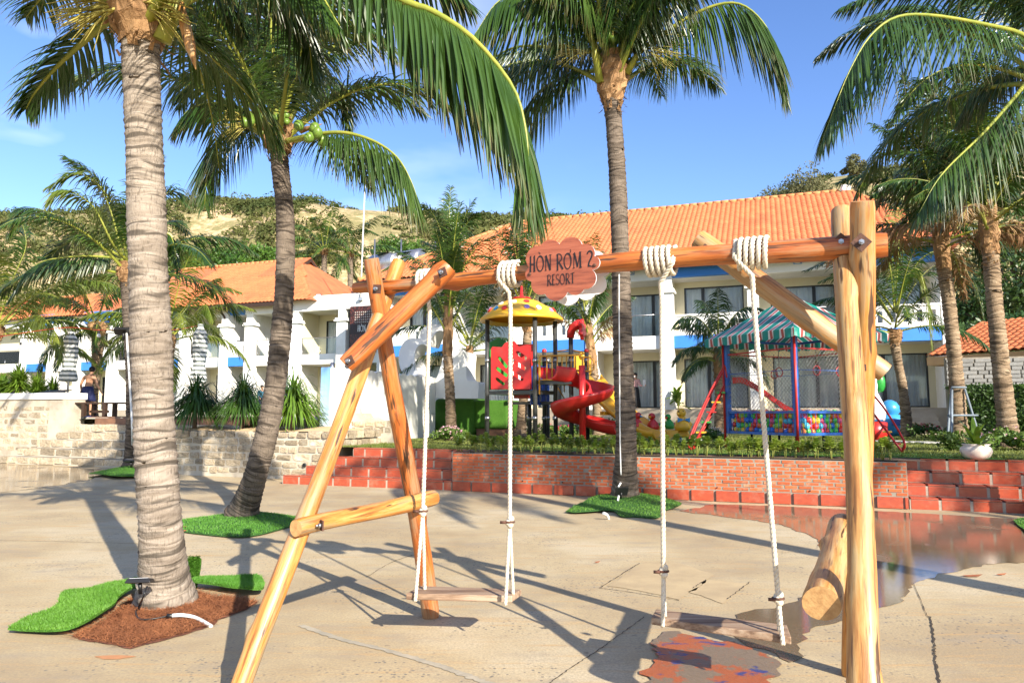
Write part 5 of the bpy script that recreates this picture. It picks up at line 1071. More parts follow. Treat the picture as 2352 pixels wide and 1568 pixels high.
MB().add([(xr1 - 0.5, YR2, zr2), (xr1 - 0.5, YR2 - hw, zr2 - dz), (xr1 - 0.5, YR2 + hw, zr2 - dz)], [(0, 1, 2)]).build('gable_wall', M['white'], roof2)
for i in (4, 5, 6, 7):                                                # wooden eave brackets
    x = cs2[i] - 0.0; mb = MB(); mb.b2((x - 0.05, -0.10, 6.95), (x + 0.05, 0.0, 7.95)); mb.b2((x - 0.05, -0.95, 7.80), (x + 0.05, -0.10, 7.92)); mb.prism([(x - 0.04, -0.95, 7.80), (x - 0.04, -0.82, 7.80), (x - 0.04, -0.10, 7.10), (x - 0.04, -0.10, 6.96)], (0.08, 0, 0)); mb.build('eave_bracket', M['wood_dark'], b2)
# carved brown panel with the name
m, n, l, p, out = nt('carved brown panel'); tc = n.new('ShaderNodeTexCoord').outputs['Object']; v = n.new('ShaderNodeTexVoronoi'); v.inputs['Scale'].default_value = 9; l.new(tc, v.inputs['Vector'])
col = ramp(n, l, v.outputs['Distance'], [(0.25, (0.14, 0.035, 0.025)), (0.5, (0.035, 0.012, 0.010))]); l.new(col, p.inputs['Base Color']); p.inputs['Roughness'].default_value = 0.4; bump(n, l, p, v.outputs['Distance'], 0.6, 0.03); M['panel'] = m
px0, px1 = D2.s(801, -0.46), D2.s(884, -0.46); zt, zb = D2.z(820, 703, -0.46), D2.z(820, 803, -0.46)
pan = empty('carved_panel', D2.w(0, 0, 0), -R(20)); tag(pan, 'dark brown carved panel with white lettering fixed between white columns', 'sign')
MB().b2((px0, -0.46, zb), (px1, -0.405, zt)).build('board', M['panel'], pan)
zl0, zl1 = D2.z(820, 767, -0.47), D2.z(820, 744, -0.47)
MB().b2((px0 + 0.02, -0.475, zl0), (px1 - 0.02, -0.46, zl1)).build('name_strip', pmat('name strip', (0.025, 0.012, 0.016), None, 2, 0.4), pan)
letters(pan, 'HÒN RƠM', Vector(((px0 + px1) / 2, -0.476, zl0 + 0.14)), Vector((1, 0, 0)), Vector((0, 0, 1)), Vector((0, -1, 0)), 0.36, M['white'], squeeze=0.78, depth=0.012)
mb = MB()
for i in range(12):
    for j in range(7): mb.box((px0 + 0.35 + i * 0.13, -0.468, zt - 0.35 - j * 0.14), (0.05, 0.01, 0.07), 0, Matrix.Rotation(R(45 if (i + j) % 2 else -45), 3, 'Y'))
mb.build('pattern_holes', pmat('pattern light', (0.55, 0.5, 0.45), None, 2, 0.6), pan)['kind'] = 'stuff'
# --- far left roof
D3 = Frame(*(lambda q: (q.x, q.y))(V(100, 760, 50)), 20); b3 = empty('hotel_building', D3.w(0, 0, 0), -R(20)); tag(b3, 'farthest hotel block at the left, its orange roof showing between palm fronds', 'building')
xa, xb = D3.s(-120), D3.s(236)
MB().b2((xa + 1, 0.5, 0.7), (xb - 1, 8, 8.1)).build('wall', M['cream'], b3)
r3 = MB().add([(xa, -1, 8.0), (xb, -1, 8.0), (xb - 4.5, 4.5, 10.6), (xa + 3, 4.5, 10.6), (xa, 10, 8.0), (xb, 10, 8.0)], [(0, 1, 2, 3), (3, 2, 5, 4), (1, 5, 2), (0, 3, 4)]).build('roof', M['rooftile'], b3)
es3 = Vector((0, 5.5, 2.6)); SL3 = es3.length
tiled_slope(b3, r3, lambda x, y: xa + x > xa + 3 * y / SL3 and xa + x < xb - 4.5 * y / SL3 and y < SL3, (xa, -1.06, 8.0), (1, 0, 0), es3, int(SL3 / 0.35), int((xb - xa) / 0.28), 0.28, 0.35, None, lambda c: abs(c[0] * 0.28 + xa - D3.s(120)))
# --- small red roofed house at the right edge
D4 = Frame(*(lambda q: (q.x, q.y))(V(2290, 880, 25)), 62); b4 = empty('small_house', D4.w(0, 0, 0), -R(62)); tag(b4, 'low house with red tile roof and peach eave at the right edge', 'house')
MB().b2((-1.2, 0, 0.7), (9, 5, 3.3)).build('wall', M['cream'], b4)
r4 = MB().add([(-1.8, -1.0, 3.55), (10, -1.0, 3.55), (10, 2.6, 5.0), (-1.8, 2.6, 5.0)], [(0, 1, 2, 3)]).build('roof', M['rooftile'], b4)
tiled_slope(b4, r4, lambda x, y: y < 3.8, (-1.8, -1.05, 3.56), (1, 0, 0), (0, 3.6, 1.45), 12, int(11.8 / 0.26), 0.26, 0.32, None, lambda c: c[0])
MB().b2((-1.8, -1.05, 3.22), (10, 0.0, 3.52)).build('eave', pmat('peach paint', (0.62, 0.36, 0.17), None, 2, 0.7), b4)
for i in range(4): window(b4, -0.8 + i * 1.7, 0.5 + i * 1.7, -0.03, 1.9, 2.95, ())
M['cladding'] = pmat('grey stone cladding', (0.27, 0.265, 0.25), (0.20, 0.195, 0.185), 5, 0.8, 0.4, 30, rnd=0.15)
scr = empty('stone_screen', V(2268, 930, 21), -R(20)); scr.location.z = ZT; tag(scr, 'grey stone clad screen wall behind the clipped hedge', 'wall')
MB().b2((-1.0, 0.03, 0), (1.2, 0.25, 2.4)).build('core', M['mortar'], scr); cm = rough_block(77, 0.03, 0); cm.materials.append(M['cladding']); rr = random.Random(8)
for r in range(20):
    x = -1.0 - rr.random() * 0.3
    while x < 1.15:
        L_ = rr.uniform(0.25, 0.5); a, b = max(x, -1.0), min(x + L_, 1.2); x += L_
        if b - a > 0.06: place('stone', cm, scr, ((a + b) / 2, 0.02 + rr.uniform(-0.02, 0.01), 0.06 + r * 0.118), (b - a - 0.01, 0.06, 0.108))
# --- roof tanks, shade cloth and mast
tk = empty('roof_water_tank', V(888, 622, 46), R(55)); tag(tk, 'steel water tank under green shade cloth, behind the swing post top', 'tank', 'roof water tanks')
def tank(e):
    q = e.location; mb = MB(); mb.tube([(-0.2, -1.3, 0.4), (-0.2, -1.2, 0.4), (-0.2, 0.9, 0.4), (-0.2, 1.0, 0.4)], [0.5, 0.72, 0.72, 0.5], 18); mb.build('shell', M['steel'], e); mb = MB()
    for y in (-0.9, 0.6): mb.b2((-0.7, y - 0.06, -3.8), (0.3, y + 0.06, -0.28))
    mb.build('stand', M['steel'], e)
tank(tk); tk2 = empty('roof_water_tank', V(942, 616, 46), R(55)); tag(tk2, 'steel water tank under green shade cloth, farther from the swing post top', 'tank', 'roof water tanks'); tank(tk2)
sh = empty('shade_cloth', V(920, 575, 46)); tag(sh, 'dark green shade cloth stretched on steel posts over the water tanks', 'canopy')
mb = MB(); mb.add([(-1.6, -1, -0.35), (2.6, -1, -0.1), (2.6, 1.2, 0.4), (-1.6, 1.2, 0.05), (0.5, -1.1, -0.35), (0.5, 1.2, 0.1)], [(0, 4, 5, 3), (4, 1, 2, 5)]).build('cloth', pmat('green shade cloth', (0.01, 0.16, 0.13), None, 3, 0.8), sh); mb = MB()
for x in (-1.5, 0.2, 2.4): mb.tube([(x, -1, -4.2), (x, -1, 0.5)], 0.05, 6)
mb.build('post', M['steel'], sh)
ms = empty('mast', V(829, 640, 40)); tag(ms, 'thin white mast standing above the flat roof', 'mast'); mb = MB(); mb.tube([(0, 0, -1.2), (0.12, 0, 5.4)], [0.05, 0.03], 8); mb.build('pole', M['pvc'], ms); mb = MB(); mb.b2((-0.12, -0.12, -1.25), (0.12, 0.12, -1.1)); mb.build('base_plate', M['steel'], ms)
bt = empty('blue_tank', V(857, 668, 42)); tag(bt, 'blue plastic tank showing above the white flat roof', 'tank'); mb = MB(); mb.lathe([(0.0, -0.7), (0.62, -0.7), (0.62, 0.15), (0.5, 0.25), (0.0, 0.3)], (0, 0, 0), 16); mb.build('drum', M['sky_plastic'], bt); mb = MB(); mb.lathe([(0.0, 0.36), (0.18, 0.34), (0.18, 0.24)], (0, 0, 0), 10); mb.build('lid', M['blue_plastic'], bt)
for (px, py, d, lab) in ((641, 690, 42.2, 'small floodlight on the eave of the wing roof, left one'), (732, 680, 41.8, 'small floodlight standing on the flat white roof edge')):
    e = empty('floodlight', V(px, py, d), R(-10)); tag(e, lab, 'floodlight', 'roof floodlights'); MB().box((0, 0, 0), (0.32, 0.1, 0.26)).build('housing', M['black'], e, bevel=0.02); MB().box((0, -0.056, 0), (0.26, 0.008, 0.2)).build('lens', M['pvc'], e); MB().box((0, 0.03, -0.2), (0.06, 0.06, 0.16)).build('bracket', M['black'], e)

# ---------------------------------------------------------------- hill and trees behind
sk = [(-600, 525), (0, 505), (200, 490), (400, 463), (560, 474), (700, 468), (780, 484), (900, 492), (1000, 500), (1200, 512), (1500, 512), (1700, 490), (1800, 455), (1900, 415), (2000, 400), (2200, 385), (2500, 370), (3200, 360)]
skx = np.array([a for a, b in sk]); sky_ = np.array([b for a, b in sk])
def hill_z(x, y):
    pxx = x / np.maximum(y, 1) * F + CX; zr_ = 1.5 + (948 - np.interp(pxx, skx, sky_)) / F * 150; t = np.clip((y - 66) / 84, 0, 1); t = t * t * (3 - 2 * t)
    und = np.sin(x * 0.11 + y * 0.05) * 1.0 + np.sin(x * 0.23 - y * 0.17) * 0.6 + np.sin(x * 0.051 + 2) * 1.2
    back = np.clip((y - 150) / 150, 0, 1); return 0.8 + (zr_ - 0.8) * t * (1 - 0.5 * back) + und * np.sin(np.pi * np.clip(t, 0, 1)) * 1.2
gx, gy = np.meshgrid(np.linspace(-190, 240, 150), np.linspace(64, 300, 80)); gz = hill_z(gx, gy); v = np.stack([gx, gy, gz], -1).reshape(-1, 3)
i, j = np.meshgrid(np.arange(79), np.arange(149), indexing='ij'); q = np.stack([i * 150 + j, i * 150 + j + 1, (i + 1) * 150 + j + 1, (i + 1) * 150 + j], -1).reshape(-1, 4)
m, n, l, p, out = nt('sandy hillside'); g = geopos(n); a = noise(n, l, g, 0.16, 6, 0.65); b = noise(n, l, g, 0.9, 5, 0.65)
col = ramp(n, l, b, [(0.35, (0.56, 0.40, 0.22)), (0.65, (0.46, 0.33, 0.18))]); col = mix(n, l, ramp(n, l, math_(n, l, 'ADD', math_(n, l, 'MULTIPLY', a, 0.6), math_(n, l, 'MULTIPLY', b, 0.4)), [(0.42, 0.0), (0.52, 0.9)]), col, (0.17, 0.155, 0.055))
l.new(col, p.inputs['Base Color']); p.inputs['Roughness'].default_value = 0.95; bump(n, l, p, b, 0.6, 0.5)
hill = np_mesh('hill', v, q, True, m); hill['kind'] = 'structure'
def leaf_cloud(centres, radii, n_each, size, rs, flat=0.8):
    """small leaf faces spread near the surface of many little clumps"""
    k = len(centres); c = np.repeat(centres, n_each, 0); r = np.repeat(radii, n_each); n_ = len(c); d = nrmz(rs.normal(size=(n_, 3))); d[:, 2] *= flat
    p = c + d * (r * rs.uniform(0.45, 1.0, n_) ** 0.6)[:, None]; a = nrmz(rs.normal(size=(n_, 3))); b = nrmz(np.cross(a, d + 0.6 * rs.normal(size=(n_, 3)))); s = size * rs.uniform(0.6, 1.3, n_)
    v = np.stack([p - a * s[:, None], p - b * s[:, None] * 0.45, p + a * s[:, None], p + b * s[:, None] * 0.45], 1).reshape(-1, 3); return v, np.arange(n_ * 4).reshape(-1, 4)
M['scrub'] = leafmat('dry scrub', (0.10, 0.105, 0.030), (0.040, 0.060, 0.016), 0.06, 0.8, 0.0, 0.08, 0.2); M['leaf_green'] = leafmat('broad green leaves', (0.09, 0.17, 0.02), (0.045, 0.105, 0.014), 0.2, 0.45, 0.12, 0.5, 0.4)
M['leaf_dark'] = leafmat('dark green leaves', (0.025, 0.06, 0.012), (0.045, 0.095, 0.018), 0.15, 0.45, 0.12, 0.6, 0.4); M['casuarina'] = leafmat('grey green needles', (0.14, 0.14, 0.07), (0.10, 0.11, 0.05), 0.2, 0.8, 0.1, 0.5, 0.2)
M['wood'] = pmat('tree bark', (0.13, 0.09, 0.06), (0.08, 0.055, 0.035), 5, 0.9, 0.5, 20)
rs = np.random.RandomState(11); n_b = 11000; yy = rs.uniform(104, 160, n_b); ppx = rs.uniform(-250, 2600, n_b); xx = (ppx - CX) / F * yy
keep = np.ones(n_b, bool); sandz = np.exp(-((ppx - 830) / 130) ** 2) * np.clip((yy - 85) / 30, 0, 1) + np.exp(-((ppx - 1970) / 70) ** 2) * np.clip((yy - 100) / 20, 0, 1); keep &= rs.rand(n_b) > sandz * 0.97
nz = np.sin(xx * 0.21 + yy * 0.13) + np.sin(xx * 0.09 - yy * 0.19 + 1); keep &= rs.rand(n_b) < 0.55 + 0.28 * nz
xx, yy = xx[keep], yy[keep]; cz = hill_z(xx, yy); rad = rs.uniform(0.6, 1.7, len(xx)) * (1 + 0.6 * (rs.rand(len(xx)) > 0.9)); cen = np.stack([xx, yy, cz + rad * 0.35], 1)
v, q = leaf_cloud(cen, rad, 34, 0.34, rs, 0.6); o = np_mesh('hillside_scrub', v, q, False, M['scrub']); tag(o, 'dry olive scrub covering the sandy hillside', 'scrub', kind='stuff')
def tree(label, base, h, cr, mat, seed, name='broadleaf_tree', clumps=34, n_each=90, size=0.16, group='trees behind the hotel', squash=0.75, trunk_r=0.16):
    rs = np.random.RandomState(seed); rr = random.Random(seed); e = empty(name, base); tag(e, label, 'tree', group); top = Vector((0, 0, h - cr * squash)); mb = MB()
    mb.tube([(0, 0, -0.3), (rr.uniform(-0.1, 0.1), 0, h * 0.25), tuple(top)], [trunk_r * 1.3, trunk_r, trunk_r * 0.6], 8); c = []
    for i in range(clumps):
        d = nrmz(rs.normal(size=3)); d[2] = abs(d[2]) * 1.0 - 0.25; c.append(np.array(top) + d * np.array([cr, cr, cr * squash]) * rs.uniform(0.45, 0.95))
        if i % 3 == 0: mb.tube([tuple(top * 0.75), tuple(top * 0.6 + Vector(c[-1]) * 0.4), tuple(c[-1])], [trunk_r * 0.5, trunk_r * 0.3, trunk_r * 0.1], 5)
    mb.build('trunk', M['wood'], e); c = np.array(c); v, q = leaf_cloud(c, rs.uniform(0.22, 0.42, clumps) * cr, n_each, size, rs); o = np_mesh('crown', v, q, False, mat, None, e); return e
def gnd(px, d): x = (px - CX) / F * d; return Vector((x, d, float(hill_z(np.array(x), np.array(float(d))))))
def tree_at(label, px, py_top, d, cr, mat, seed, **kw):
    b = gnd(px, d); return tree(label, b, V(px, py_top, d).z - b.z, cr, mat, seed, **kw)
for i, (px, py, d, cr, lab) in enumerate([(430, 560, 66, 3.6, 'leftmost bright green tree above the wing roof'), (520, 548, 68, 4.2, 'large bright green rounded tree above the wing roof'), (610, 552, 66, 3.6, 'bright green tree just left of the leaning palm trunk, above the roof'), (700, 600, 64, 2.8, 'low green tree right of the leaning palm trunk, behind the roof gable'), (905, 535, 72, 3.2, 'green tree behind the shade cloth on the sandy slope')]):
    tree_at(lab, px, py, d, cr, M['leaf_green'], 70 + i, n_each=130, size=0.17)
for i, (px, py, d, cr, lab) in enumerate([(1830, 375, 92, 5.0, 'wispy grey green tree above the left part of the roof ridge end'), (1890, 372, 90, 5.0, 'wispy grey green tree just left of the white ridge end'), (1985, 352, 100, 2.2, 'thin sparse tree on the bare sandy hilltop')]):
    tree_at(lab, px, py, d, cr, M['casuarina'], 80 + i, name='casuarina_tree', n_each=150, size=0.20, squash=1.2, clumps=30 if i < 2 else 14)
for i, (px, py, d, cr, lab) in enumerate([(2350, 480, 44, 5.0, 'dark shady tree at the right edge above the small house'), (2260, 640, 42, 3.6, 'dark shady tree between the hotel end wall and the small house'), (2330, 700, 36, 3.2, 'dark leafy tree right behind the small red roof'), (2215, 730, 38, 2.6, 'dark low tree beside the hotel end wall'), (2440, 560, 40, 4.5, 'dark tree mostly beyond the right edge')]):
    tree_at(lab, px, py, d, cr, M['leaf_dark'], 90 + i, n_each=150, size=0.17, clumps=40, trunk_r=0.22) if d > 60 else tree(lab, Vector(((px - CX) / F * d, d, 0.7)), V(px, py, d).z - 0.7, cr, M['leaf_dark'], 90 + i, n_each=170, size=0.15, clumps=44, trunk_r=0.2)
for i, (px, py, d, lab) in enumerate([(745, 585, 56, 'feathery palm behind the white flat roof, left of the mast'), (805, 590, 57, 'feathery palm behind the white flat roof, right beside the mast')]):
    b = gnd(px, d); b.z = 1.0; t_ = V(px, py, d); palm(lab, [b, (b + t_) / 2, t_], [0.3, 0.25, 0.2], 'bark_mid', None, 16, 4.6, 40 + i, leaf=1.0, nl=42, width=0.09, droop=1.3, els=(80, -10), sag=0.26, S=3, fold=False, ring=0.3, sides=10)
# ---------------------------------------------------------------- wave shaped wall, turf blocks
ww = empty('wave_wall', T.w(0, 0, 0), -R(20)); tag(ww, 'long white garden wall with scalloped top and blue painted end', 'wall')
a0 = Vector((-4.35, 18.1, 0)) - T.o; lx = a0.dot(T.u); ly = a0.dot(T.n)
m, n, l, p, out = nt('blue fading paint'); tc = n.new('ShaderNodeTexCoord').outputs['Object']; sp = n.new('ShaderNodeSeparateXYZ'); l.new(tc, sp.inputs[0])
st = noise(n, l, tc, 3.0, 5, 0.65, (3, 3, 0.5)); zz = math_(n, l, 'ADD', sp.outputs[2], math_(n, l, 'MULTIPLY', st, 0.9))
l.new(ramp(n, l, math_(n, l, 'MULTIPLY', zz, 0.30), [(0.45, (0.58, 0.72, 0.86)), (0.78, (0.30, 0.50, 0.80)), (0.92, (0.16, 0.34, 0.68))]), p.inputs['Base Color']); p.inputs['Roughness'].default_value = 0.6; M['bluefade'] = m
m, n, l, p, out = nt('scallop painted white'); tc = n.new('ShaderNodeTexCoord').outputs['Object']; sp = n.new('ShaderNodeSeparateXYZ'); l.new(tc, sp.inputs[0])
p.inputs['Base Color'].default_value = (0.74, 0.72, 0.64, 1); p.inputs['Roughness'].default_value = 0.65; M['wavewhite'] = m
LEN = 5.45; pf = []; k = 12; N = 96
for i in range(N + 1):
    y = LEN * i / N; pf.append((y, 2.60 + 0.055 * abs(math.sin(math.pi * (y + 0.1) / (LEN / k)))))
mb = MB(); mb.prism([(lx, ly, 0.70)] + [(lx, ly + y, z) for y, z in pf] + [(lx, ly + LEN, 0.70)], (-0.30, 0, 0)); mb.build('wall_face', M['wavewhite'], ww)
pf2 = [(y, 2.645 + 0.025 * abs(math.cos(math.pi * (y + 0.1) / (LEN / k)))) for y, _ in pf]
mb = MB(); mb.prism([(lx - 0.301, ly - 0.002, 0.70)] + [(lx - 0.301, ly + y, z) for y, z in pf2] + [(lx - 0.301, ly + LEN, 0.70)], (-0.28, 0, 0)); mb.build('wall_back', M['bluefade'], ww)
mb = MB(); mb.tube([(lx - 0.42, ly + 0.25, 2.5), (lx - 0.42, ly + 0.25, 2.80)], 0.05, 10); mb.build('vent_pipe', M['steel'], ww)
# ring sculpture: outline measured on the picture, standing across the end of the wall
def plane_pts(frame, ypl, pxs):
    out = []
    for px, py in pxs: x = frame.s(px, ypl); out.append((x, frame.z(px, py, ypl)))
    return out
def c4(x, y): return ((1200 + x / 2.412) / 1.7415, (1150 + y / 2.412) / 1.7415)
rg = empty('wave_ring_sculpture', T.w(0, 0, 0), -R(20)); tag(rg, 'white curling wave sculpture with an oval opening behind the white wall', 'sculpture')
yR = ly + LEN + 0.02
outer = [c4(*q) for q in [(1100, 1060), (1040, 930), (990, 830), (955, 740), (950, 640), (975, 560), (1020, 505), (1080, 488), (1145, 490), (1165, 420), (1215, 370), (1290, 355), (1370, 370), (1420, 420), (1440, 500), (1490, 590), (1560, 612), (1612, 640), (1605, 760), (1612, 890), (1690, 905), (1725, 925), (1715, 1070)]]
hole = [c4(*q) for q in [(1100, 690), (1110, 610), (1140, 560), (1185, 545), (1225, 565), (1245, 560), (1280, 470), (1320, 425), (1360, 415), (1400, 450), (1392, 560), (1370, 700), (1330, 840), (1290, 930), (1250, 985), (1190, 930), (1130, 820)]]
def holed_slab(parent, name, outer, hole, y0, y1, mat):
    bm = bmesh.new(); rings = []
    for yy in (y0, y1):
        vo = [bm.verts.new((x, yy, z)) for x, z in outer]; vh = [bm.verts.new((x, yy, z)) for x, z in hole]
        eo = [bm.edges.new((vo[i], vo[(i + 1) % len(vo)])) for i in range(len(vo))]; eh = [bm.edges.new((vh[i], vh[(i + 1) % len(vh)])) for i in range(len(vh))]
        bmesh.ops.triangle_fill(bm, use_beauty=True, edges=eo + eh); rings.append((vo, vh))
    for q in (0, 1):
        a, b = rings[0][q], rings[1][q]
        for i in range(len(a)): bm.faces.new((a[i], a[(i + 1) % len(a)], b[(i + 1) % len(a)], b[i]))
    bmesh.ops.recalc_face_normals(bm, faces=bm.faces); me = bpy.data.meshes.new(name); bm.to_mesh(me); bm.free(); o = obj(name, me, parent, mat); return o
def smooth2(poly, n):
    q = [Vector((a, 0, b)) for a, b in poly]; q = q + [q[0]]; return [(v.x, v.z) for v in spline(q, n)[:-1]]
def dec(p_): return [(a, b) for a, b in p_]
po = plane_pts(T, yR, outer); ph_ = plane_pts(T, yR, hole)
holed_slab(rg, 'ring', [(v.x, v.z) for v in spline([Vector((a, 0, b)) for a, b in po], 80)], smooth2(ph_, 60), yR, yR + 0.75, M['white'])
# turf covered blocks
def turf_block(label, x0, x1, y0, y1, z0, z1, rad, legs):
    e = empty('turf_block', T.w(0, 0, 0), -R(20)); tag(e, label, 'block', 'artificial turf covered blocks'); MB().b2((x0, y0, z0), (x1, y1, z1)).build('turf_cover', M['turf'], e, bevel=rad, seg=5)
    MB().b2((x0 + 0.05, y0 + 0.1, ZT - 0.02), (x1 - 0.05, y1 - 0.1, z0)).build('timber_base', M['deck'], e); return e
yB = yR + 0.85
turf_block('rounded block wrapped in green artificial turf, nearest the white wall', T.s(997, yB), T.s(1087, yB), yB, yB + 1.6, ZT + 0.02, 1.98, 0.14, 0)
turf_block('block wrapped in green artificial turf on a timber base, nearest the mushroom tower', T.s(1089, yB + 0.15), T.s(1166, yB + 0.15), yB + 0.15, yB + 1.5, 0.98, 1.92, 0.08, 1)

# ---------------------------------------------------------------- play tower with mushroom roof
tw = empty('play_tower', Vector((0.6, 19.6, ZT))); tag(tw, 'playground tower with yellow spotted mushroom roof, red panel and slides', 'play tower'); TL = tw.location
def L_(v): return Vector(v) - TL
def VP(px, py, d): return V(px, py, d) - TL
P_ = {'a': (1119.5, 19.7), 'b': (1228.5, 18.9), 'c': (1275, 19.8), 'd': (1173, 20.7), 'e': (1311, 19.2), 'f': (1347, 19.6), 'g': (1250, 20.6), 'h': (1216, 21.0), 'i': (1258, 21.4)}
def post(k, top_py, cap=None, z0=0.0):
    px, d = P_[k]; t = VP(px, top_py, d); b = Vector((t.x, t.y, z0)); mb = MB(); mb.tube([b, t], 0.062, 14); o = mb.build('post', M['grey_post'], tw)
    if cap: mb = MB(); mb.sphere((t.x, t.y, t.z), 0.07, 12, 8); mb.build('post_cap', M[cap], o)
    for py in (828, 960):
        c_ = VP(px, py, d); mb = MB(); mb.tube([c_ - Vector((0, 0, 0.05)), c_ + Vector((0, 0, 0.05))], 0.072, 12); mb.build('clamp', M['steel'], o)
    return o
for k, py, cap in (('a', 735, None), ('b', 720, None), ('c', 738, None), ('d', 740, None), ('e', 772, None), ('f', 806, 'red_plastic'), ('g', 806, 'red_plastic'), ('h', 920, None), ('i', 925, None)): post(k, py, cap)
ctr = VP(1198, 740, 19.75); Rc = 1.14
mb = MB(); zc = VP(1198, 738, 19.75).z; zt_ = VP(1198, 686, 19.75).z; h_ = zt_ - zc
prof = [(Rc * 0.80, 0.06), (Rc * 0.98, -0.02), (Rc * 1.0, 0.03), (Rc * 0.99, 0.07), (Rc * 0.90, 0.16), (Rc * 0.86, 0.20), (Rc * 0.76, 0.38 * h_ + 0.1), (Rc * 0.60, 0.66 * h_), (Rc * 0.42, 0.86 * h_), (Rc * 0.2, 0.97 * h_), (0.001, h_)]
mb.lathe(prof, (ctr.x, ctr.y, zc), 48, 0, True, lambda a, z: 1 + 0.022 * abs(math.cos(a * 4)) * (1 if z < 0.9 * h_ else 0)); cap_o = mb.build('mushroom_roof', M['yellow_plastic'], tw)
mb = MB(); mb.lathe([(Rc * 0.96, 0.02), (Rc * 0.8, 0.16), (Rc * 0.5, 0.5 * h_), (0.001, 0.8 * h_)], (ctr.x, ctr.y, zc), 32); mb.build('roof_underside', M['yellow_plastic'], cap_o)
mb = MB(); mb.lathe([(0.27, 0.0), (0.26, 0.03), (0.10, 0.05), (0.045, 0.09), (0.03, 0.36), (0.001, 0.38)], (ctr.x, ctr.y, zt_ - 0.01), 20); mb.build('finial', M['red_plastic'], cap_o)
spots = [(-70, 'red_plastic', .42), (-48, 'sky_plastic', .42), (-30, 'red_plastic', .40), (-62, 'signwhite', .70), (-20, 'signwhite', .72), (12, 'red_plastic', .73), (8, 'lilac', .42), (28, 'signwhite', .40), (55, 'lilac', .36), (-5, 'red_plastic', .30), (75, 'red_plastic', .45), (-85, 'lilac', .5)]
M['lilac'] = pmat('lilac plastic', (0.36, 0.24, 0.55), None, 2, 0.4)
for an, mt, fz_ in spots:                                            # painted dots, slightly proud of the roof shell
    for i in range(len(prof) - 1):
        (r0, z0), (r1, z1) = prof[i], prof[i + 1]
        if i > 4 and z0 <= fz_ * h_ <= z1:
            f = (fz_ * h_ - z0) / (z1 - z0); r_ = r0 + (r1 - r0) * f; a_ = R(an) - math.pi / 2; nn = Vector((math.cos(a_) * (z1 - z0), math.sin(a_) * (z1 - z0), -(r1 - r0))).normalized()
            c_ = Vector((ctr.x + r_ * math.cos(a_), ctr.y + r_ * math.sin(a_), zc + fz_ * h_)) + nn * 0.03; tu = nn.cross(Vector((0, 0, 1))).normalized(); tv = nn.cross(tu)
            mb = MB(); ring = [c_ + (tu * math.cos(q) + tv * math.sin(q)) * 0.075 for q in [j * math.pi / 9 for j in range(18)]]; mb.prism([r_ - nn * 0.03 for r_ in ring], nn * 0.034); mb.build('roof_spot', M[mt], cap_o); break
def deck_plate(pxs, z, th=0.10):
    mb = MB(); mb.prism([Vector(((px - CX) / F * d, d, z)) - TL for px, d in pxs], (0, 0, -th)); return mb.build('platform', M['grey_post'], tw)
z1 = V(1180, 897, 19.5).z; z2 = V(1290, 875, 19.3).z; z3 = V(1240, 921, 19.6).z
deck_plate([P_['a'], P_['b'], P_['c'], P_['d']], z1); deck_plate([(1232, 19.0), (1312, 18.7), (1347, 19.6), (1275, 20.0)], z2); deck_plate([P_['d'], (1275, 19.9), P_['i'], P_['h']], z3, 0.08)
# red panel with slanting slots
def panel_on(pa, da, pb, db, pts_px, slots, th, mat, name='side_panel'):
    A = Vector(((pa - CX) / F * da, da, 0)); Bv = Vector(((pb - CX) / F * db, db, 0)); ux = (Bv - A).normalized(); wdt = (Bv - A).length
    def loc(px, py):
        k_ = (px - CX) / F; t_ = (k_ * A.y - A.x) / (ux.x - k_ * ux.y); return (t_, V(px, py, A.y + ux.y * t_).z)
    o_ = [loc(*q) for q in pts_px]; bm = bmesh.new(); allr = []
    lo = [o_] + [[loc(*q) for q in s_] for s_ in slots]
    for yy in (0, th):
        rs_ = []; ed = []
        for ring in lo:
            vv_ = [bm.verts.new((a, yy, b - ZT)) for a, b in ring]; ed += [bm.edges.new((vv_[i], vv_[(i + 1) % len(vv_)])) for i in range(len(vv_))]; rs_.append(vv_)
        bmesh.ops.triangle_fill(bm, use_beauty=True, edges=ed); allr.append(rs_)
    for r0, r1 in zip(*allr):
        for i in range(len(r0)): bm.faces.new((r0[i], r0[(i + 1) % len(r0)], r1[(i + 1) % len(r0)], r1[i]))
    bmesh.ops.recalc_face_normals(bm, faces=bm.faces); me = bpy.data.meshes.new(name); bm.to_mesh(me); bm.free(); o = obj(name, me, tw, M[mat])
    o.location = A - Vector((TL.x, TL.y, 0)); o.rotation_euler = (0, 0, math.atan2(ux.y, ux.x)); return o
def c5(x, y): return ((1900 + x / 2.528) / 1.7415, (1180 + y / 2.528) / 1.7415)
def pill(x0, y0, x1, y1, w_):
    dx, dy = x1 - x0, y1 - y0; q = math.hypot(dx, dy); nx, ny = -dy / q * w_, dx / q * w_; out = []
    for i in range(7): a = math.pi * i / 6; out.append((x0 + nx * math.cos(a) - dx / q * w_ * math.sin(a), y0 + ny * math.cos(a) - dy / q * w_ * math.sin(a)))
    for i in range(7): a = math.pi * i / 6; out.append((x1 - nx * math.cos(a) + dx / q * w_ * math.sin(a), y1 - ny * math.cos(a) + dy / q * w_ * math.sin(a)))
    return [c5(*p_) for p_ in out]
op = [(162, 950), (160, 545), (175, 520), (270, 525), (300, 485), (350, 460), (395, 470), (425, 515), (445, 520), (530, 500), (555, 505), (560, 950)]
sl_ = [pill(430, 585, 505, 635, 22), pill(245, 640, 310, 720, 20), pill(350, 650, 495, 740, 22), pill(225, 745, 310, 810, 20), pill(345, 765, 470, 850, 20), pill(220, 850, 280, 895, 18)]
panel_on(1119.5, 19.6, 1228.5, 18.8, [c5(*q) for q in op], sl_, 0.06, 'red_plastic')
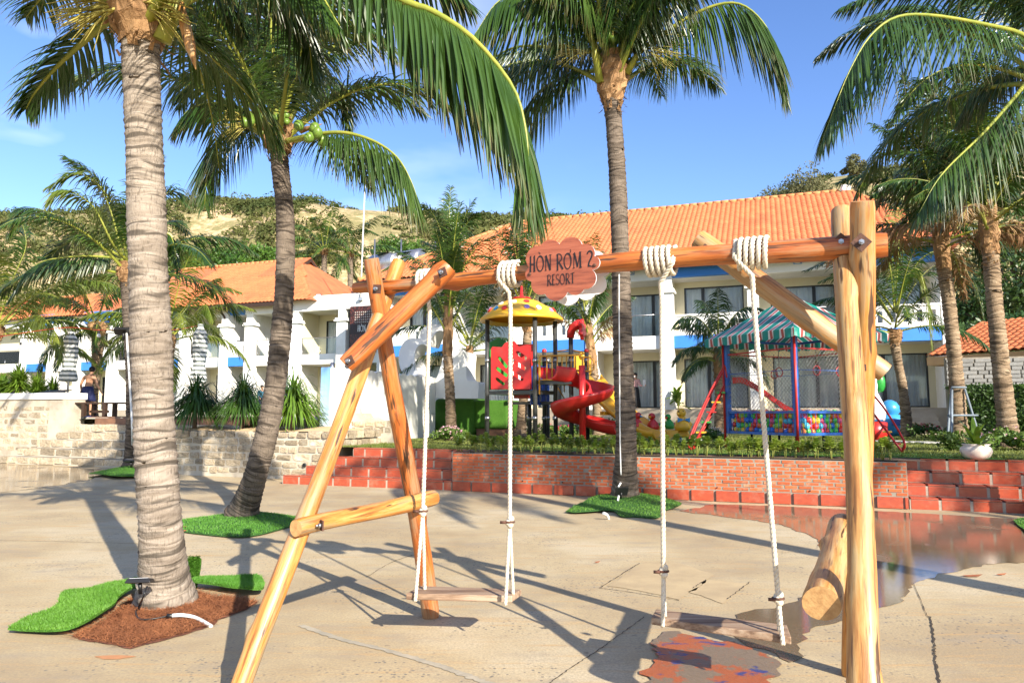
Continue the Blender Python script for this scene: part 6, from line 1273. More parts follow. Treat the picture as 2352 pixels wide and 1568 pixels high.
panel_on(1119.5, 19.75, 1173, 20.75, [(1126, 786), (1146, 775), (1166, 786), (1166, 895), (1126, 895)], [], 0.05, 'green_plastic'); panel_on(1173, 20.7, 1250, 20.6, [(1180, 790), (1225, 790), (1225, 915), (1180, 915)], [[(1190, 810), (1196, 810), (1196, 890), (1190, 890)], [(1205, 810), (1211, 810), (1211, 890), (1205, 890)]], 0.05, 'red_plastic')
panel_on(1222, 19.9, 1262, 20.4, [(1220, 842), (1232, 836), (1250, 842), (1262, 836), (1262, 930), (1220, 930)], [[(1226, 880), (1230, 880), (1230, 925), (1226, 925)], [(1240, 880), (1244, 880), (1244, 925), (1240, 925)], [(1252, 880), (1256, 880), (1256, 925), (1252, 925)]], 0.05, 'blue_plastic')
# ochre guard rails
def rail(pts, r=0.022): mb = MB(); mb.tube([VP(*q) for q in pts], r, 8); return mb
g_ = rail([(1239, 905, 18.8), (1238, 830, 18.8), (1241, 821, 18.8)]); g_.build('guard_rail', M['ochre_steel'], tw)
fr_ = [(1240, 818, 18.85), (1330, 815, 18.75), (1338, 822, 18.75), (1338, 846, 18.75), (1330, 851, 18.75), (1302, 852, 18.78), (1300, 866, 18.78), (1292, 872, 18.8), (1240, 872, 18.85), (1240, 818, 18.85)]
rail(fr_, 0.024).build('guard_rail', M['ochre_steel'], tw)
for px in (1256, 1268, 1280, 1291, 1301, 1312, 1322): rail([(px, 818, 18.84), (px, 871 if px < 1298 else 851, 18.84)], 0.017).build('guard_bar', M['ochre_steel'], tw)
rail([(1280, 806, 19.3), (1310, 803, 19.3), (1336, 808, 19.1), (1342, 813, 19.0), (1310, 816, 19.0)], 0.02).build('guard_rail', M['ochre_steel'], tw)
rail([(1338, 820, 19.2), (1356, 820, 19.3), (1364, 828, 19.3), (1364, 848, 19.3), (1356, 853, 19.3), (1322, 850, 19.2)], 0.022).build('guard_rail', M['ochre_steel'], tw); rail([(1350, 820, 19.3), (1350, 853, 19.3)], 0.017).build('guard_bar', M['ochre_steel'], tw)
rail([(1281, 890, 20.6), (1298, 918, 20.9)], 0.02).build('guard_bar', M['ochre_steel'], tw); rail([(1290, 840, 20.4), (1296, 845, 20.4), (1296, 900, 20.5)], 0.02).build('guard_bar', M['ochre_steel'], tw)
# red horn with flower
mb = MB(); mb.tube([VP(*q) for q in ((1310, 776, 19.2), (1311, 762, 19.2), (1316, 752, 19.15), (1324, 747, 19.1), (1331, 746, 19.05))], [0.10, 0.11, 0.12, 0.13, 0.15], 14); mb.build('horn', M['red_plastic'], tw)
mb = MB(); fc = VP(1333, 757, 19.0); nf_ = Vector((0.93, -0.35, 0)); tu = Vector((0, 0, 1)); tv = nf_.cross(tu)
ring = [fc + (tu * math.cos(q) + tv * math.sin(q)) * 0.24 * (1 + 0.22 * math.cos(6 * q)) for q in [j * math.pi / 24 for j in range(48)]]; mb.prism(ring, nf_ * 0.10); mb.build('flower', M['red_plastic'], tw, bevel=0.03)
# yellow seat back seen behind
mb = MB(); mb.box(VP(1338, 838, 20.6), (0.5, 0.08, 0.55)); mb.sphere(VP(1338, 818, 20.6), 0.12); mb.build('end_panel', M['yellow_plastic'], tw, bevel=0.03)
# ---- red spiral slide
sp_ = empty('spiral_slide', Vector(((1337 - CX) / F * 18.5, 18.5, ZT))); tag(sp_, 'red plastic spiral slide coming off the mushroom tower', 'slide'); sc_ = sp_.location
def chute(path, wdir, half, depth, th=0.03, n_prof=9):
    """U-shaped trough swept along path; wdir gives the level sideways vector at each step"""
    prof = []
    for i in range(n_prof): a = math.pi * i / (n_prof - 1); prof.append((-math.cos(a) * half * (1.0 if 0 < i < n_prof - 1 else 1.0), depth * (1 - math.sin(a) ** 0.6)))
    inn = [(x * 0.90, z + th * (0.9 if 0 < i < n_prof - 1 else 0.0)) for i, (x, z) in enumerate(prof)]; lipL = [(prof[0][0] * 1.10, prof[0][1] - 0.01), (prof[0][0] * 1.10, prof[0][1] + 0.025)]
    loop = [(prof[0][0] * 1.09, depth - 0.05)] + prof[1:-1] + [(prof[-1][0] * 1.09, depth - 0.05), (prof[-1][0] * 1.09, depth + 0.02), (prof[-1][0] * 0.93, depth + 0.02)] + inn[-2:0:-1] + [(prof[0][0] * 0.93, depth + 0.02), (prof[0][0] * 1.09, depth + 0.02)]
    k = len(loop); vs = []
    for p_, w_ in zip(path, wdir):
        for x, z in loop: vs.append(p_ + w_ * x + Vector((0, 0, z)))
    mb = MB(); mb.add(vs, [(i * k + j, i * k + (j + 1) % k, (i + 1) * k + (j + 1) % k, (i + 1) * k + j) for i in range(len(path) - 1) for j in range(k)], 0, True)
    mb.add(vs[:k], [tuple(range(k))]); mb.add(vs[-k:], [tuple(range(k - 1, -1, -1))]); return mb
path = []; wd_ = []; rad = 0.50
z_hi, z_lo = z2 - ZT - 0.05, 0.30
n_s = 64
for i in range(n_s + 1):
    f = i / n_s; a = R(150) - R(470) * f            # clockwise from above: enters from the tower side, sweeps right, front, left
    path.append(Vector((rad * math.cos(a), rad * math.sin(a), z_hi + (z_lo - z_hi) * f ** 0.95))); wd_.append(Vector((math.cos(a), math.sin(a), 0)))
tan = (path[-1] - path[-2]).normalized(); tan.z = 0; tan.normalize()
for i in range(1, 9):
    f = i / 8; path.append(path[n_s] + tan * 0.85 * f + Vector((0, 0, -0.20 * f + 0.08 * f * f))); wd_.append(wd_[n_s])
chute(path, wd_, 0.30, 0.30).build('spiral_chute', M['red_plastic'], sp_)
ent = [VP(1303, 860, 19.0) + TL - sc_, path[0] + Vector((0, 0, 0.0))]; e0 = path[0] + Vector((-0.45, 0.10, 0.06)); pth = [e0.lerp(path[0], i / 6) for i in range(7)]; wv = wd_[0]
chute(pth, [wv] * 7, 0.30, 0.34).build('entry_chute', M['red_plastic'], sp_)
mb = MB(); mb.tube([(0, 0, 0), (0, 0, z_hi + 0.42)], 0.085, 18); mb.build('centre_pole', M['red_plastic'], sp_)
for q in path[-3:-2]: mb = MB(); mb.tube([(q.x, q.y, 0), (q.x, q.y, q.z + 0.02)], 0.05, 10); mb.build('foot', M['red_plastic'], sp_)
# ---- yellow double wave slide
ys = empty('yellow_slide', Vector(((1440 - CX) / F * 19.2, 19.2, ZT))); tag(ys, 'yellow plastic double lane slide behind the dark palm trunk', 'slide'); yo = ys.location
pa = [V(1352, 866, 20.4), V(1372, 890, 20.2), V(1420, 940, 19.6), V(1460, 972, 19.2), V(1495, 992, 18.8), V(1530, 1000, 18.5)]; pa = [q - yo for q in pa]; pth = spline(pa, 30); dv = (pa[-1] - pa[0]); dv.z = 0; sv = Vector((dv.y, -dv.x, 0)).normalized()
pth = [Vector((q.x, q.y, max(q.z - 0.12, 0.08))) for q in pth]
for q in (-0.28, 0.28): chute([p_ + sv * q for p_ in pth], [sv] * 30, 0.26, 0.20).build('slide_lane', M['yellow_plastic'], ys)
mb = MB()
for i in range(3, 26, 4): mb.box(pth[i] + Vector((0, 0, 0.0)) - Vector((0, 0, 0.04)), (1.2, 0.14, 0.10), 0, Matrix.Rotation(math.atan2(sv.y, sv.x), 3, 'Z'))
mb.build('slide_rib', M['yellow_plastic'], ys)['kind'] = 'stuff'
mb = MB(); q = pth[-5]; mb.b2((q.x - 0.3, q.y - 0.1, 0), (q.x + 0.3, q.y + 0.1, q.z + 0.02)); mb.build('foot', M['yellow_plastic'], ys)

# ---------------------------------------------------------------- ball pit with striped canopy
th = R(66); bp0 = Vector((5.557, 14.0, ZT)); bp = empty('ball_pit', bp0, 0.0); tag(bp, 'blue steel ball pit cage under a green, white and red striped canopy', 'ball pit')
ua = Vector((math.sin(th), math.cos(th), 0)); ub = Vector((-math.cos(th), math.sin(th), 0)); SB = 1.95; ZF, ZR, ZTOP = V(1827, 1001, 14).z - ZT, V(1827, 946, 14).z - ZT, V(1825, 760, 14).z - ZT
def bq(i, j, z=0.0): return ua * (SB * i) + ub * (SB * j) + Vector((0, 0, z))
for i, j in ((0, 0), (1, 0), (0, 1), (1, 1)):
    rot = Matrix((ua, ub, Vector((0, 0, 1)))).transposed(); mb = MB(); mb.box(bq(i, j, (ZTOP + ZF) / 2), (0.09, 0.09, ZTOP - ZF), 0, rot); mb.build('corner_post', M['blue_steel'], bp)
    o_ = (ua * (i - 0.5) + ub * (j - 0.5)).normalized() * 0.085; mb = MB(); mb.tube([bq(i, j, 0) + o_, bq(i, j, ZTOP) + o_], 0.026, 8); mb.build('corner_pipe', M['red_steel'], bp)
def bbar(a, b, w_, mat, name): 
    d = b - a; rot = d.to_track_quat('X', 'Z').to_matrix(); mb = MB(); mb.box((a + b) / 2, (d.length - 0.02, w_, w_), 0, rot); return mb.build(name, M[mat], bp)
sides_ = [((0, 0), (1, 0)), ((0, 0), (0, 1)), ((1, 0), (1, 1)), ((0, 1), (1, 1))]
for a, b in sides_:
    for z, w_, mt, nm in ((ZF + 0.03, 0.055, 'blue_steel', 'bottom_rail'), (ZR, 0.05, 'blue_steel', 'top_rail'), (ZTOP - 0.02, 0.05, 'blue_steel', 'eave_rail'), (ZTOP - 0.33, 0.03, 'red_steel', 'ring_rail'), (ZR + 0.82 * (ZTOP - ZR) * 0.5 + 0.18, 0.012, 'blue_steel', 'wire_rail')): bbar(bq(*a, z), bq(*b, z), w_, mt, nm)
    n_ = 16
    for k in range(1, n_):
        f = k / n_; q = bq(*a, 0).lerp(bq(*b, 0), f); mb = MB(); mb.tube([q + Vector((0, 0, ZF + 0.05)), q + Vector((0, 0, ZR - 0.02))], 0.0065, 6); mb.build('railing_bar', M['blue_steel'], bp)
    # chain link mesh between rail and eave
    A_, B_ = bq(*a, 0), bq(*b, 0); W_, H0, H1 = SB, ZR + 0.02, ZTOP - 0.33; step = 0.095; mb = MB(); dx = (B_ - A_).normalized()
    for k in range(-int((H1 - H0) / step) - 1, int(W_ / step) + 1):
        for sg in (1, -1):
            x0 = k * step if sg == 1 else W_ - k * step; pts_ = []; z = H0
            def clip(x): return 0 <= x <= W_
            nst = int((H1 - H0) / step); run_ = []
            for s_ in range(nst + 1):
                x = x0 + sg * s_ * step
                if clip(x): run_.append(A_ + dx * x + Vector((0, 0, H0 + s_ * step)) + dx.cross(Vector((0, 0, 1))) * (0.004 * sg))
            if len(run_) > 1: mb.tube(run_, 0.0034, 3, cap=False)
    mb.build('chain_link', M['steel'], bp)['kind'] = 'stuff'
mb = MB(); mb.prism([bq(0, 0, ZF), bq(1, 0, ZF), bq(1, 1, ZF), bq(0, 1, ZF)], (0, 0, 0.02)); mb.build('floor_plate', M['blue_steel'], bp)
for i, j in ((0.05, 0.3), (0.05, 0.7), (0.4, 0.05), (0.7, 0.05), (0.9, 0.5), (0.5, 0.9)): mb = MB(); q = bq(i, j); mb.tube([q, q + Vector((0, 0, ZF))], 0.025, 6); mb.build('leg', M['black'], bp)
# canopy
m, n, l, p, out = nt('striped canopy cloth'); at = n.new('ShaderNodeAttribute'); at.attribute_name = 'stripe'
fr2 = math_(n, l, 'FRACT', math_(n, l, 'MULTIPLY', at.outputs['Fac'], 1 / 0.30)); W2, G2, R2 = (0.74, 0.72, 0.70), (0.012, 0.26, 0.20), (0.50, 0.10, 0.09)
rp = n.new('ShaderNodeValToRGB'); rp.color_ramp.interpolation = 'CONSTANT'; e_ = rp.color_ramp.elements
for k, (ps, cc_) in enumerate([(0, G2), (0.48, W2), (0.60, R2), (0.82, W2), (0.94, G2)]):
    el = e_[k] if k < 2 else e_.new(ps); el.position = ps; el.color = (*cc_, 1)
l.new(fr2, rp.inputs[0]); l.new(rp.outputs[0], p.inputs['Base Color']); p.inputs['Roughness'].default_value = 0.45; bump(n, l, p, noise(n, l, geopos(n), 7, 3, 0.5), 0.3, 0.05)
t2 = n.new('ShaderNodeBsdfTranslucent'); l.new(rp.outputs[0], t2.inputs[0]); mx = n.new('ShaderNodeMixShader'); mx.inputs[0].default_value = 0.3; l.new(p.outputs[0], mx.inputs[1]); l.new(t2.outputs[0], mx.inputs[2]); l.new(mx.outputs[0], out.inputs[0]); M['stripe'] = m
ov = 0.17; ap = bq(0.5, 0.5, V(1820, 678, 15.3).z - ZT); ze = ZTOP + 0.02
cor = [bq(-ov, -ov, ze), bq(1 + ov, -ov, ze), bq(1 + ov, 1 + ov, ze), bq(-ov, 1 + ov, ze)]
for k in range(4):
    A_, B_ = cor[k], cor[(k + 1) % 4]; vs = []; st_ = []; nU, nV = 48, 10; L_c = (B_ - A_).length
    for j in range(nV + 1):
        f = j / nV
        for i in range(nU + 1):
            u = i / nU; uu = 0.5 + (u - 0.5) * (1 - f); p_ = A_.lerp(B_, uu); p_ = Vector((p_.x, p_.y, 0)).lerp(Vector((ap.x, ap.y, 0)), 0)
            base_ = A_.lerp(B_, u).lerp(ap, f); sag_ = -0.05 * math.sin(math.pi * f) * (0.6 + 0.4 * math.sin(u * 9)); vs.append(base_ + Vector((0, 0, sag_))); st_.append((0.5 + (u - 0.5) * (1 - f)) * L_c)
    fs = [(j * (nU + 1) + i, j * (nU + 1) + i + 1, (j + 1) * (nU + 1) + i + 1, (j + 1) * (nU + 1) + i) for j in range(nV) for i in range(nU)]
    o = np_mesh('canopy_panel', np.array([list(q) for q in vs]), np.array(fs), True, M['stripe'], ('stripe', np.array(st_)), bp)
    vs = []; st_ = []; od = (A_ + B_) / 2 - Vector((ap.x, ap.y, 0)); od.z = 0; od.normalize(); nU = 120
    for i in range(nU + 1):
        u = i / nU; q = A_.lerp(B_, u) + od * 0.004; sc = 0.15 + 0.035 * abs(math.sin(u * math.pi * 9)); wv_ = 0.018 * math.sin(u * 55)
        vs += [q, q + od * wv_ - Vector((0, 0, sc * 0.6)), q + od * wv_ * 1.8 - Vector((0, 0, sc))]; st_ += [u * L_c] * 3
    fs = [(3 * i + r, 3 * i + 3 + r, 3 * i + 4 + r, 3 * i + 1 + r) for i in range(nU) for r in (0, 1)]
    np_mesh('valance', np.array([list(q) for q in vs]), np.array(fs), True, M['stripe'], ('stripe', np.array(st_)), bp)
# hanging rings
for (i, j) in ((0.28, 0.5), (0.55, 0.85), (0.40, 0.10), (0.75, 0.12)):
    c_ = bq(i, j, ZTOP - 0.33 - 0.42); e_r = []; mb = MB(); mb.tube([c_ + ua * (0.095 * math.cos(q)) + Vector((0, 0, 0.095 * math.sin(q))) for q in [k * math.pi / 12 for k in range(24)]], 0.012, 6, closed=True); o = mb.build('ring', M['red_steel'], bp)
    mb = MB(); mb.tube([c_ + Vector((0, 0, 0.095)), c_ + Vector((0, 0, 0.45))], 0.006, 5); mb.build('ring_chain', M['rust'], o)
# balls: the ones showing through the bars are objects, the fill beneath one mesh
bc = [('red', (0.72, 0.05, 0.03)), ('green', (0.08, 0.55, 0.09)), ('blue', (0.03, 0.16, 0.65)), ('yellow', (0.80, 0.55, 0.05)), ('orange', (0.78, 0.18, 0.05)), ('lime', (0.35, 0.60, 0.08)), ('cyan', (0.08, 0.48, 0.68)), ('pink', (0.75, 0.10, 0.22))]
bm_ = []
for nm, cc_ in bc:
    mt = pmat(nm + ' play ball', cc_, tuple(x * 0.85 for x in cc_), 3, 0.28, spec=0.5); mb = MB(); mb.sphere((0, 0, 0), 1.0, 14, 9); me = mb.mesh('play_ball'); me.materials.append(mt); bm_.append((nm, me))
rr = random.Random(17); rb = 0.066; spots_ = []
for lay in range(4):
    for k in range(16):
        f = (k + 0.5 * (lay % 2) + 0.3) / 16.3
        if 0.02 < f < 0.985:
            spots_.append((f, 0.045 + 0.03 * rr.random(), lay)); spots_.append((0.045 + 0.03 * rr.random(), f, lay))
for i in range(11):
    for j in range(11):
        if i > 0 and j > 0: spots_.append((0.04 + i * 0.088, 0.04 + j * 0.088, 3.1 + 0.5 * rr.random()))
names_used = {}
for (i, j, lay) in spots_[:290]:
    nm, me = bm_[rr.choice([0, 0, 0, 1, 1, 2, 3, 4, 4, 5, 6, 7])]; q = bq(i, j, ZF + 0.085 + lay * 0.103 + rr.uniform(-0.012, 0.012)) + bp0
    o = bpy.data.objects.new('play_ball', me); C.objects.link(o); o.location = q; o.scale = (rb * rr.uniform(0.97, 1.06),) * 3; tag(o, nm + ' plastic play ball among many in the ball pit', 'ball', nm + ' balls in the ball pit')
# ladders and inner slides
def ladder_slide(label, top, foot, sidew, mats_, inner=None):
    e = empty('ladder', foot); tag(e, label, 'ladder', 'red steel ladders of the ball pit'); o = foot; d = top - foot; sv_ = sidew
    for s_ in (-1, 1):
        mb = MB(); a = sv_ * (0.2 * s_); mb.tube([a, a + d], 0.022, 8); mb.build('stringer', M['red_steel'], e)
        fl = Vector((d.x, d.y, 0)).normalized(); pts_ = [a + Vector((0, 0, 0.02)), a - fl * 0.06 + Vector((0, 0, 0.22)), a + d * 0.5 + Vector((0, 0, 0.42)), a + d * 0.95 + Vector((0, 0, 0.40)), a + d * 1.03 + Vector((0, 0, 0.36)), a + d * 1.08 + Vector((0, 0, 0.05))]
        mb = MB(); mb.tube(spline(pts_, 26), 0.018, 8); mb.build('handrail', M['red_steel'], e)
    for k, mt in enumerate(mats_):
        f = (k + 0.7) / (len(mats_) + 0.5); q = d * f; mb = MB(); mb.box(q, (0.40, 0.17, 0.03), 0, Matrix.Rotation(math.atan2(sv_.y, sv_.x), 3, 'Z')); mb.build('step', M[mt], e)
    return e
lt = bq(0.0, 0.97, V(1662, 884, 15.7).z - ZT) + bp0 + Vector((-0.10, 0, 0)); lf = V(1590, 1028, 14.9); lf.z = ZT
ladder_slide('red ladder with coloured steps climbing into the ball pit beside the duck seats', lt, lf, Vector((0.35, 0.93, 0)), ['red_steel', 'yellow_plastic', 'green_plastic', 'red_steel', 'yellow_plastic', 'green_plastic'])
lt = V(2003, 945, 15.1); lf = V(2072, 1030, 14.2); lf.z = ZT
ladder_slide('red ladder on the far side of the ball pit behind the log posts', lt, lf, Vector((0.45, 0.89, 0)), ['red_steel', 'yellow_plastic', 'sky_plastic'])
sl2 = empty('inner_slide', bq(0.05, 0.9) + bp0); tag(sl2, 'red steel slide dropping into the ball pit inside the cage', 'slide'); q0 = sl2.location
pth = spline([bq(0.03, 0.95, ZR + 0.62) + bp0 - q0, bq(0.15, 0.92, ZR + 0.62) + bp0 - q0, bq(0.3, 0.82, ZR + 0.42) + bp0 - q0, bq(0.5, 0.65, ZR + 0.02) + bp0 - q0, bq(0.6, 0.55, ZR - 0.1) + bp0 - q0], 18); sv = Vector((0.3, 0.95, 0))
vs = []; 
for p_ in pth: vs += [p_ - sv * 0.2 + Vector((0, 0, 0.13)), p_ - sv * 0.2, p_ + sv * 0.2, p_ + sv * 0.2 + Vector((0, 0, 0.13))]
mb = MB(); mb.add(vs, [(4 * i + r, 4 * i + 4 + r, 4 * i + 5 + r, 4 * i + 1 + r) for i in range(17) for r in (0, 1, 2)], 0, False); o = mb.build('chute', M['red_steel'], sl2); so2 = o.modifiers.new('s', 'SOLIDIFY'); so2.thickness = 0.012

# ---------------------------------------------------------------- duck seats, blue bin figure
dk = empty('duck_seesaw', Vector(((1520 - CX) / F * 19.3, 19.3, ZT))); tag(dk, 'yellow tray seesaw with three plastic bird seats beside the yellow slide', 'play seat'); do = dk.location
mb = MB(); c_ = Vector((0, 0, 0.22)); mb.box(c_, (1.35, 0.7, 0.20), 0, None, 0.88); mb.build('tray', M['yellow_plastic'], dk, bevel=0.06); mb = MB(); mb.box((0, 0, 0.06), (0.9, 0.5, 0.12)); mb.build('base', M['sky_plastic'], dk, bevel=0.03)
def bird(px, py, d, hgt, mats_, facing, bow=None):
    b = V(px, py, d) - do; s_ = hgt; mb = MB(); mb.lathe([(0.001, 0), (0.30 * s_, 0.02 * s_), (0.36 * s_, 0.18 * s_), (0.30 * s_, 0.40 * s_), (0.16 * s_, 0.56 * s_), (0.14 * s_, 0.62 * s_)], b, 18); o = mb.build('bird_body', M[mats_[0]], dk)
    mb = MB(); hc = b + Vector((0.03 * facing, -0.02, 0.78 * s_)); mb.sphere(hc, 0.20 * s_, 16, 10); mb.build('head', M[mats_[0]], o)
    mb = MB(); mb.tube([hc + Vector((0.12 * s_ * facing, -0.14 * s_, -0.02)), hc + Vector((0.24 * s_ * facing, -0.24 * s_, -0.05 * s_))], [0.08 * s_, 0.02 * s_], 8); mb.build('beak', M[mats_[1]], o)
    for q in (-1, 1): mb = MB(); mb.sphere(hc + Vector((0.10 * s_ * q + 0.05 * facing * s_, -0.16 * s_, 0.06 * s_)), 0.03 * s_, 8, 6); mb.build('eye', M['black'], o)
    mb = MB(); mb.sphere(b + Vector((-0.26 * s_ * facing, 0, 0.30 * s_)), 0.16 * s_, 10, 8, 0, (1, 0.5, 0.8)); mb.build('wing', M[mats_[2]], o)
    if bow:
        mb = MB()
        for q in (-1, 1): mb.prism([b + Vector((0, -0.26 * s_, 0.50 * s_)), b + Vector((0.26 * s_ * q, -0.22 * s_, 0.58 * s_)), b + Vector((0.26 * s_ * q, -0.22 * s_, 0.38 * s_))], (0, -0.03, 0))
        mb.build('bow', M[bow], o)
bird(1568, 990, 19.0, 0.62, ('yellow_plastic', 'yellow_plastic', 'yellow_plastic'), -1, 'sky_plastic'); bird(1500, 988, 19.3, 0.48, ('red_plastic', 'yellow_plastic', 'green_plastic'), -1); bird(1537, 985, 19.6, 0.42, ('green_plastic', 'red_plastic', 'red_plastic'), -1); bird(1463, 985, 19.2, 0.46, ('red_plastic', 'sky_plastic', 'sky_plastic'), 1)
bn = empty('blue_bin', Vector(((2040 - CX) / F * 24.5, 24.5, ZT))); tag(bn, 'blue plastic bin shaped like a rounded bird behind the red ladder', 'bin')
mb = MB(); mb.lathe([(0.001, 0), (0.36, 0), (0.46, 0.15), (0.48, 0.4), (0.44, 0.6), (0.30, 0.70), (0.001, 0.72)], (0, 0, 0), 22); mb.build('body', M['sky_plastic'], bn); mb = MB(); mb.lathe([(0.20, 0.66), (0.31, 0.80), (0.32, 0.95), (0.22, 1.12), (0.08, 1.2), (0.001, 1.2)], (0, 0, 0), 20); mb.build('head', M['sky_plastic'], bn); mb = MB(); mb.b2((-0.2, -0.50, 0.35), (0.2, -0.42, 0.55)); mb.build('flap', M['blue_plastic'], bn, bevel=0.02)
wf = empty('white_figure', Vector(((2001 - CX) / F * 20, 20, ZT))); tag(wf, 'rounded white play figure with a green patch behind the log posts', 'play figure')
mb = MB(); mb.lathe([(0.001, 0.5), (0.30, 0.55), (0.36, 0.85), (0.22, 1.15), (0.16, 1.3), (0.24, 1.5), (0.22, 1.8), (0.10, 1.95), (0.001, 1.98)], (0, 0, 0), 18); mb.build('body', M['signwhite'], wf); mb = MB(); mb.sphere((0.16, -0.15, 1.6), 0.2, 12, 8, 0, (0.8, 0.7, 1.4)); mb.build('patch', M['green_plastic'], wf); mb = MB(); mb.lathe([(0.001, 0), (0.34, 0), (0.36, 0.5), (0.001, 0.55)], (0, 0, 0), 16); mb.build('stand', M['red_plastic'], wf)
# ---------------------------------------------------------------- turf mats and mulch at the palm feet
def blades_on(name, polys, count, h, mat, parent, seed, zf, lean=0.5, wd=0.0035):
    """short blades scattered inside a ground polygon"""
    rs = np.random.RandomState(seed); P = np.array([[p.x, p.y] for p in polys]); lo, hi = P.min(0), P.max(0); pts = []
    while len(pts) < count:
        q = rs.uniform(lo, hi, (count, 2)); ins = np.zeros(len(q), bool); j = len(P) - 1
        for i in range(len(P)):
            c_ = ((P[i, 1] > q[:, 1]) != (P[j, 1] > q[:, 1])) & (q[:, 0] < (P[j, 0] - P[i, 0]) * (q[:, 1] - P[i, 1]) / (P[j, 1] - P[i, 1] + 1e-12) + P[i, 0]); ins ^= c_; j = i
        pts += q[ins].tolist()
    q = np.array(pts[:count]); z = np.array([zf(a, b) for a, b in q]); o = np.column_stack([q, z]); a = rs.rand(count) * 6.283; d = np.stack([np.cos(a), np.sin(a), np.zeros(count)], 1); hh = h * rs.uniform(0.6, 1.2, count)
    v = np.empty((count, 3, 3)); v[:, 0] = o - d * wd; v[:, 1] = o + d * wd; v[:, 2] = o; v[:, 2, 2] += hh; v[:, 2, :2] += rs.normal(0, lean, (count, 2)) * hh[:, None]
    if parent is not None: v -= np.array(parent.location)
    me = bpy.data.meshes.new(name); me.from_pydata(v.reshape(-1, 3).tolist(), [], np.arange(count * 3).reshape(-1, 3).tolist()); me.update(); ob = obj(name, me, parent, mat); ob['kind'] = 'stuff'; return ob
M['turf_blade'] = leafmat('artificial turf blade', (0.09, 0.23, 0.02), (0.13, 0.29, 0.035), 0.2, 0.55, 0.0, 2.0)
def mat_piece(label, pxs, z, mat, lift=None, blades=0, seed=1, th=0.014):
    pts = [G(x, y, 0) for x, y in pxs]; c_ = sum(pts, Vector()) / len(pts); e = empty('turf_mat', c_); tag(e, label, 'turf mat', 'green turf mats round the palm feet')
    sm = spline(pts + [pts[0]], len(pts) * 6)[:-1]; bm = bmesh.new(); vs = [bm.verts.new(p - c_) for p in sm]; f = bm.faces.new(vs); bmesh.ops.triangulate(bm, faces=bm.faces[:]); bmesh.ops.subdivide_edges(bm, edges=bm.edges[:], cuts=3, use_grid_fill=True)
    zf = lambda x, y: z + (lift(x, y) if lift else 0) 
    for v in bm.verts: w_ = v.co + c_; v.co.z = zf(w_.x, w_.y)
    bmesh.ops.recalc_face_normals(bm, faces=bm.faces)
    if sum(f.normal.z for f in bm.faces) < 0: bmesh.ops.reverse_faces(bm, faces=bm.faces[:])
    me = bpy.data.meshes.new('turf'); bm.to_mesh(me); bm.free(); o = obj('turf', me, e, M[mat]); s_ = o.modifiers.new('s', 'SOLIDIFY'); s_.thickness = th; s_.offset = 1
    if blades: blades_on('turf_pile', sm, blades, 0.022, M['turf_blade'], e, seed, lambda x, y: zf(x, y) + th)
    return e
def k1(l_): return [(x / 2.9966, 1045.1 + y / 2.9966) for x, y in l_]
def k3(l_): return [(1176 + x / 2.9966, 1045.1 + y / 2.9966) for x, y in l_]
def wav(a, b, h): return lambda x, y: h * (0.5 + 0.5 * math.sin(x * a + y * b))
mat_piece('bright green turf mat folded back left of the thick foreground trunk', k1([(50, 1235), (200, 1150), (380, 1090), (430, 990), (600, 985), (740, 950), (870, 925), (985, 890), (990, 940), (890, 985), (810, 1050), (790, 1090), (720, 1140), (600, 1210), (490, 1250), (380, 1258), (200, 1245)]), 0.03, 'turf', wav(5, 3, 0.04), 16000, 1)
mat_piece('bright green turf mat right of the thick foreground trunk beside the leg shadow', k1([(1290, 930), (1380, 905), (1600, 880), (1700, 868), (1790, 880), (1815, 960), (1762, 985), (1600, 975), (1480, 955), (1400, 945)]), 0.04, 'turf', wav(4, 6, 0.03), 9000, 2)
mat_piece('large flat turf mat round the foot of the leaning palm', [(404, 1199), (470, 1189), (525, 1181), (590, 1178), (683, 1190), (680, 1205), (630, 1222), (590, 1232), (545, 1236), (470, 1230), (410, 1220)], 0.006, 'turf_dark', wav(2, 3, 0.01), 9000, 3)
def p3lift(x, y): d = math.hypot(x - P3.location.x, y - P3.location.y); return max(0, 0.14 - 0.17 * d) + 0.03 * (0.5 + 0.5 * math.sin(5 * x + 2))
mat_piece('dark green wavy turf mat round the foot of the centre palm', k3([(370, 400), (470, 350), (660, 300), (890, 305), (1150, 335), (1130, 370), (1050, 400), (1010, 440), (850, 430), (750, 430), (700, 395), (640, 395), (540, 405), (430, 408)]), 0.008, 'turf_dark', p3lift, 6000, 4)
mat_piece('turf mat at the foot of the slim dark palm by the stone stairs', k1([(610, 140), (740, 115), (890, 92), (985, 88), (1100, 95), (1090, 150), (985, 158), (800, 168), (700, 155)]), 0.03, 'turf', wav(3, 1, 0.05), 3000, 5)
mat_piece('corner of a turf mat at the right edge of the picture', [(1764 + x / 2.9966, 1045.1 + y / 2.9966) for x, y in [(1690, 465), (1762, 450), (1960, 455), (2100, 520), (2000, 600), (1820, 560), (1750, 515)]], 0.01, 'turf_dark', wav(2, 3, 0.02), 2500, 6)
fl_ = empty('turf_flap', G(437, 1350)); tag(fl_, 'narrow turf flap standing upright behind the thick foreground trunk', 'turf mat'); vs = []
for i in range(13):
    f = i / 12; hw = 0.055 * (1 if f < 0.85 else math.sqrt(max(0, 1 - ((f - 0.85) / 0.16) ** 2)) + 0.05); y = 0.05 * math.sin(f * 2.2); vs += [(-hw + 0.01 * f, y, 0.26 * f), (hw + 0.015 * f, y, 0.26 * f)]
o = MB().add(vs, [(2 * i, 2 * i + 1, 2 * i + 3, 2 * i + 2) for i in range(12)], 0, True).build('turf', M['turf'], fl_); s_ = o.modifiers.new('s', 'SOLIDIFY'); s_.thickness = 0.016
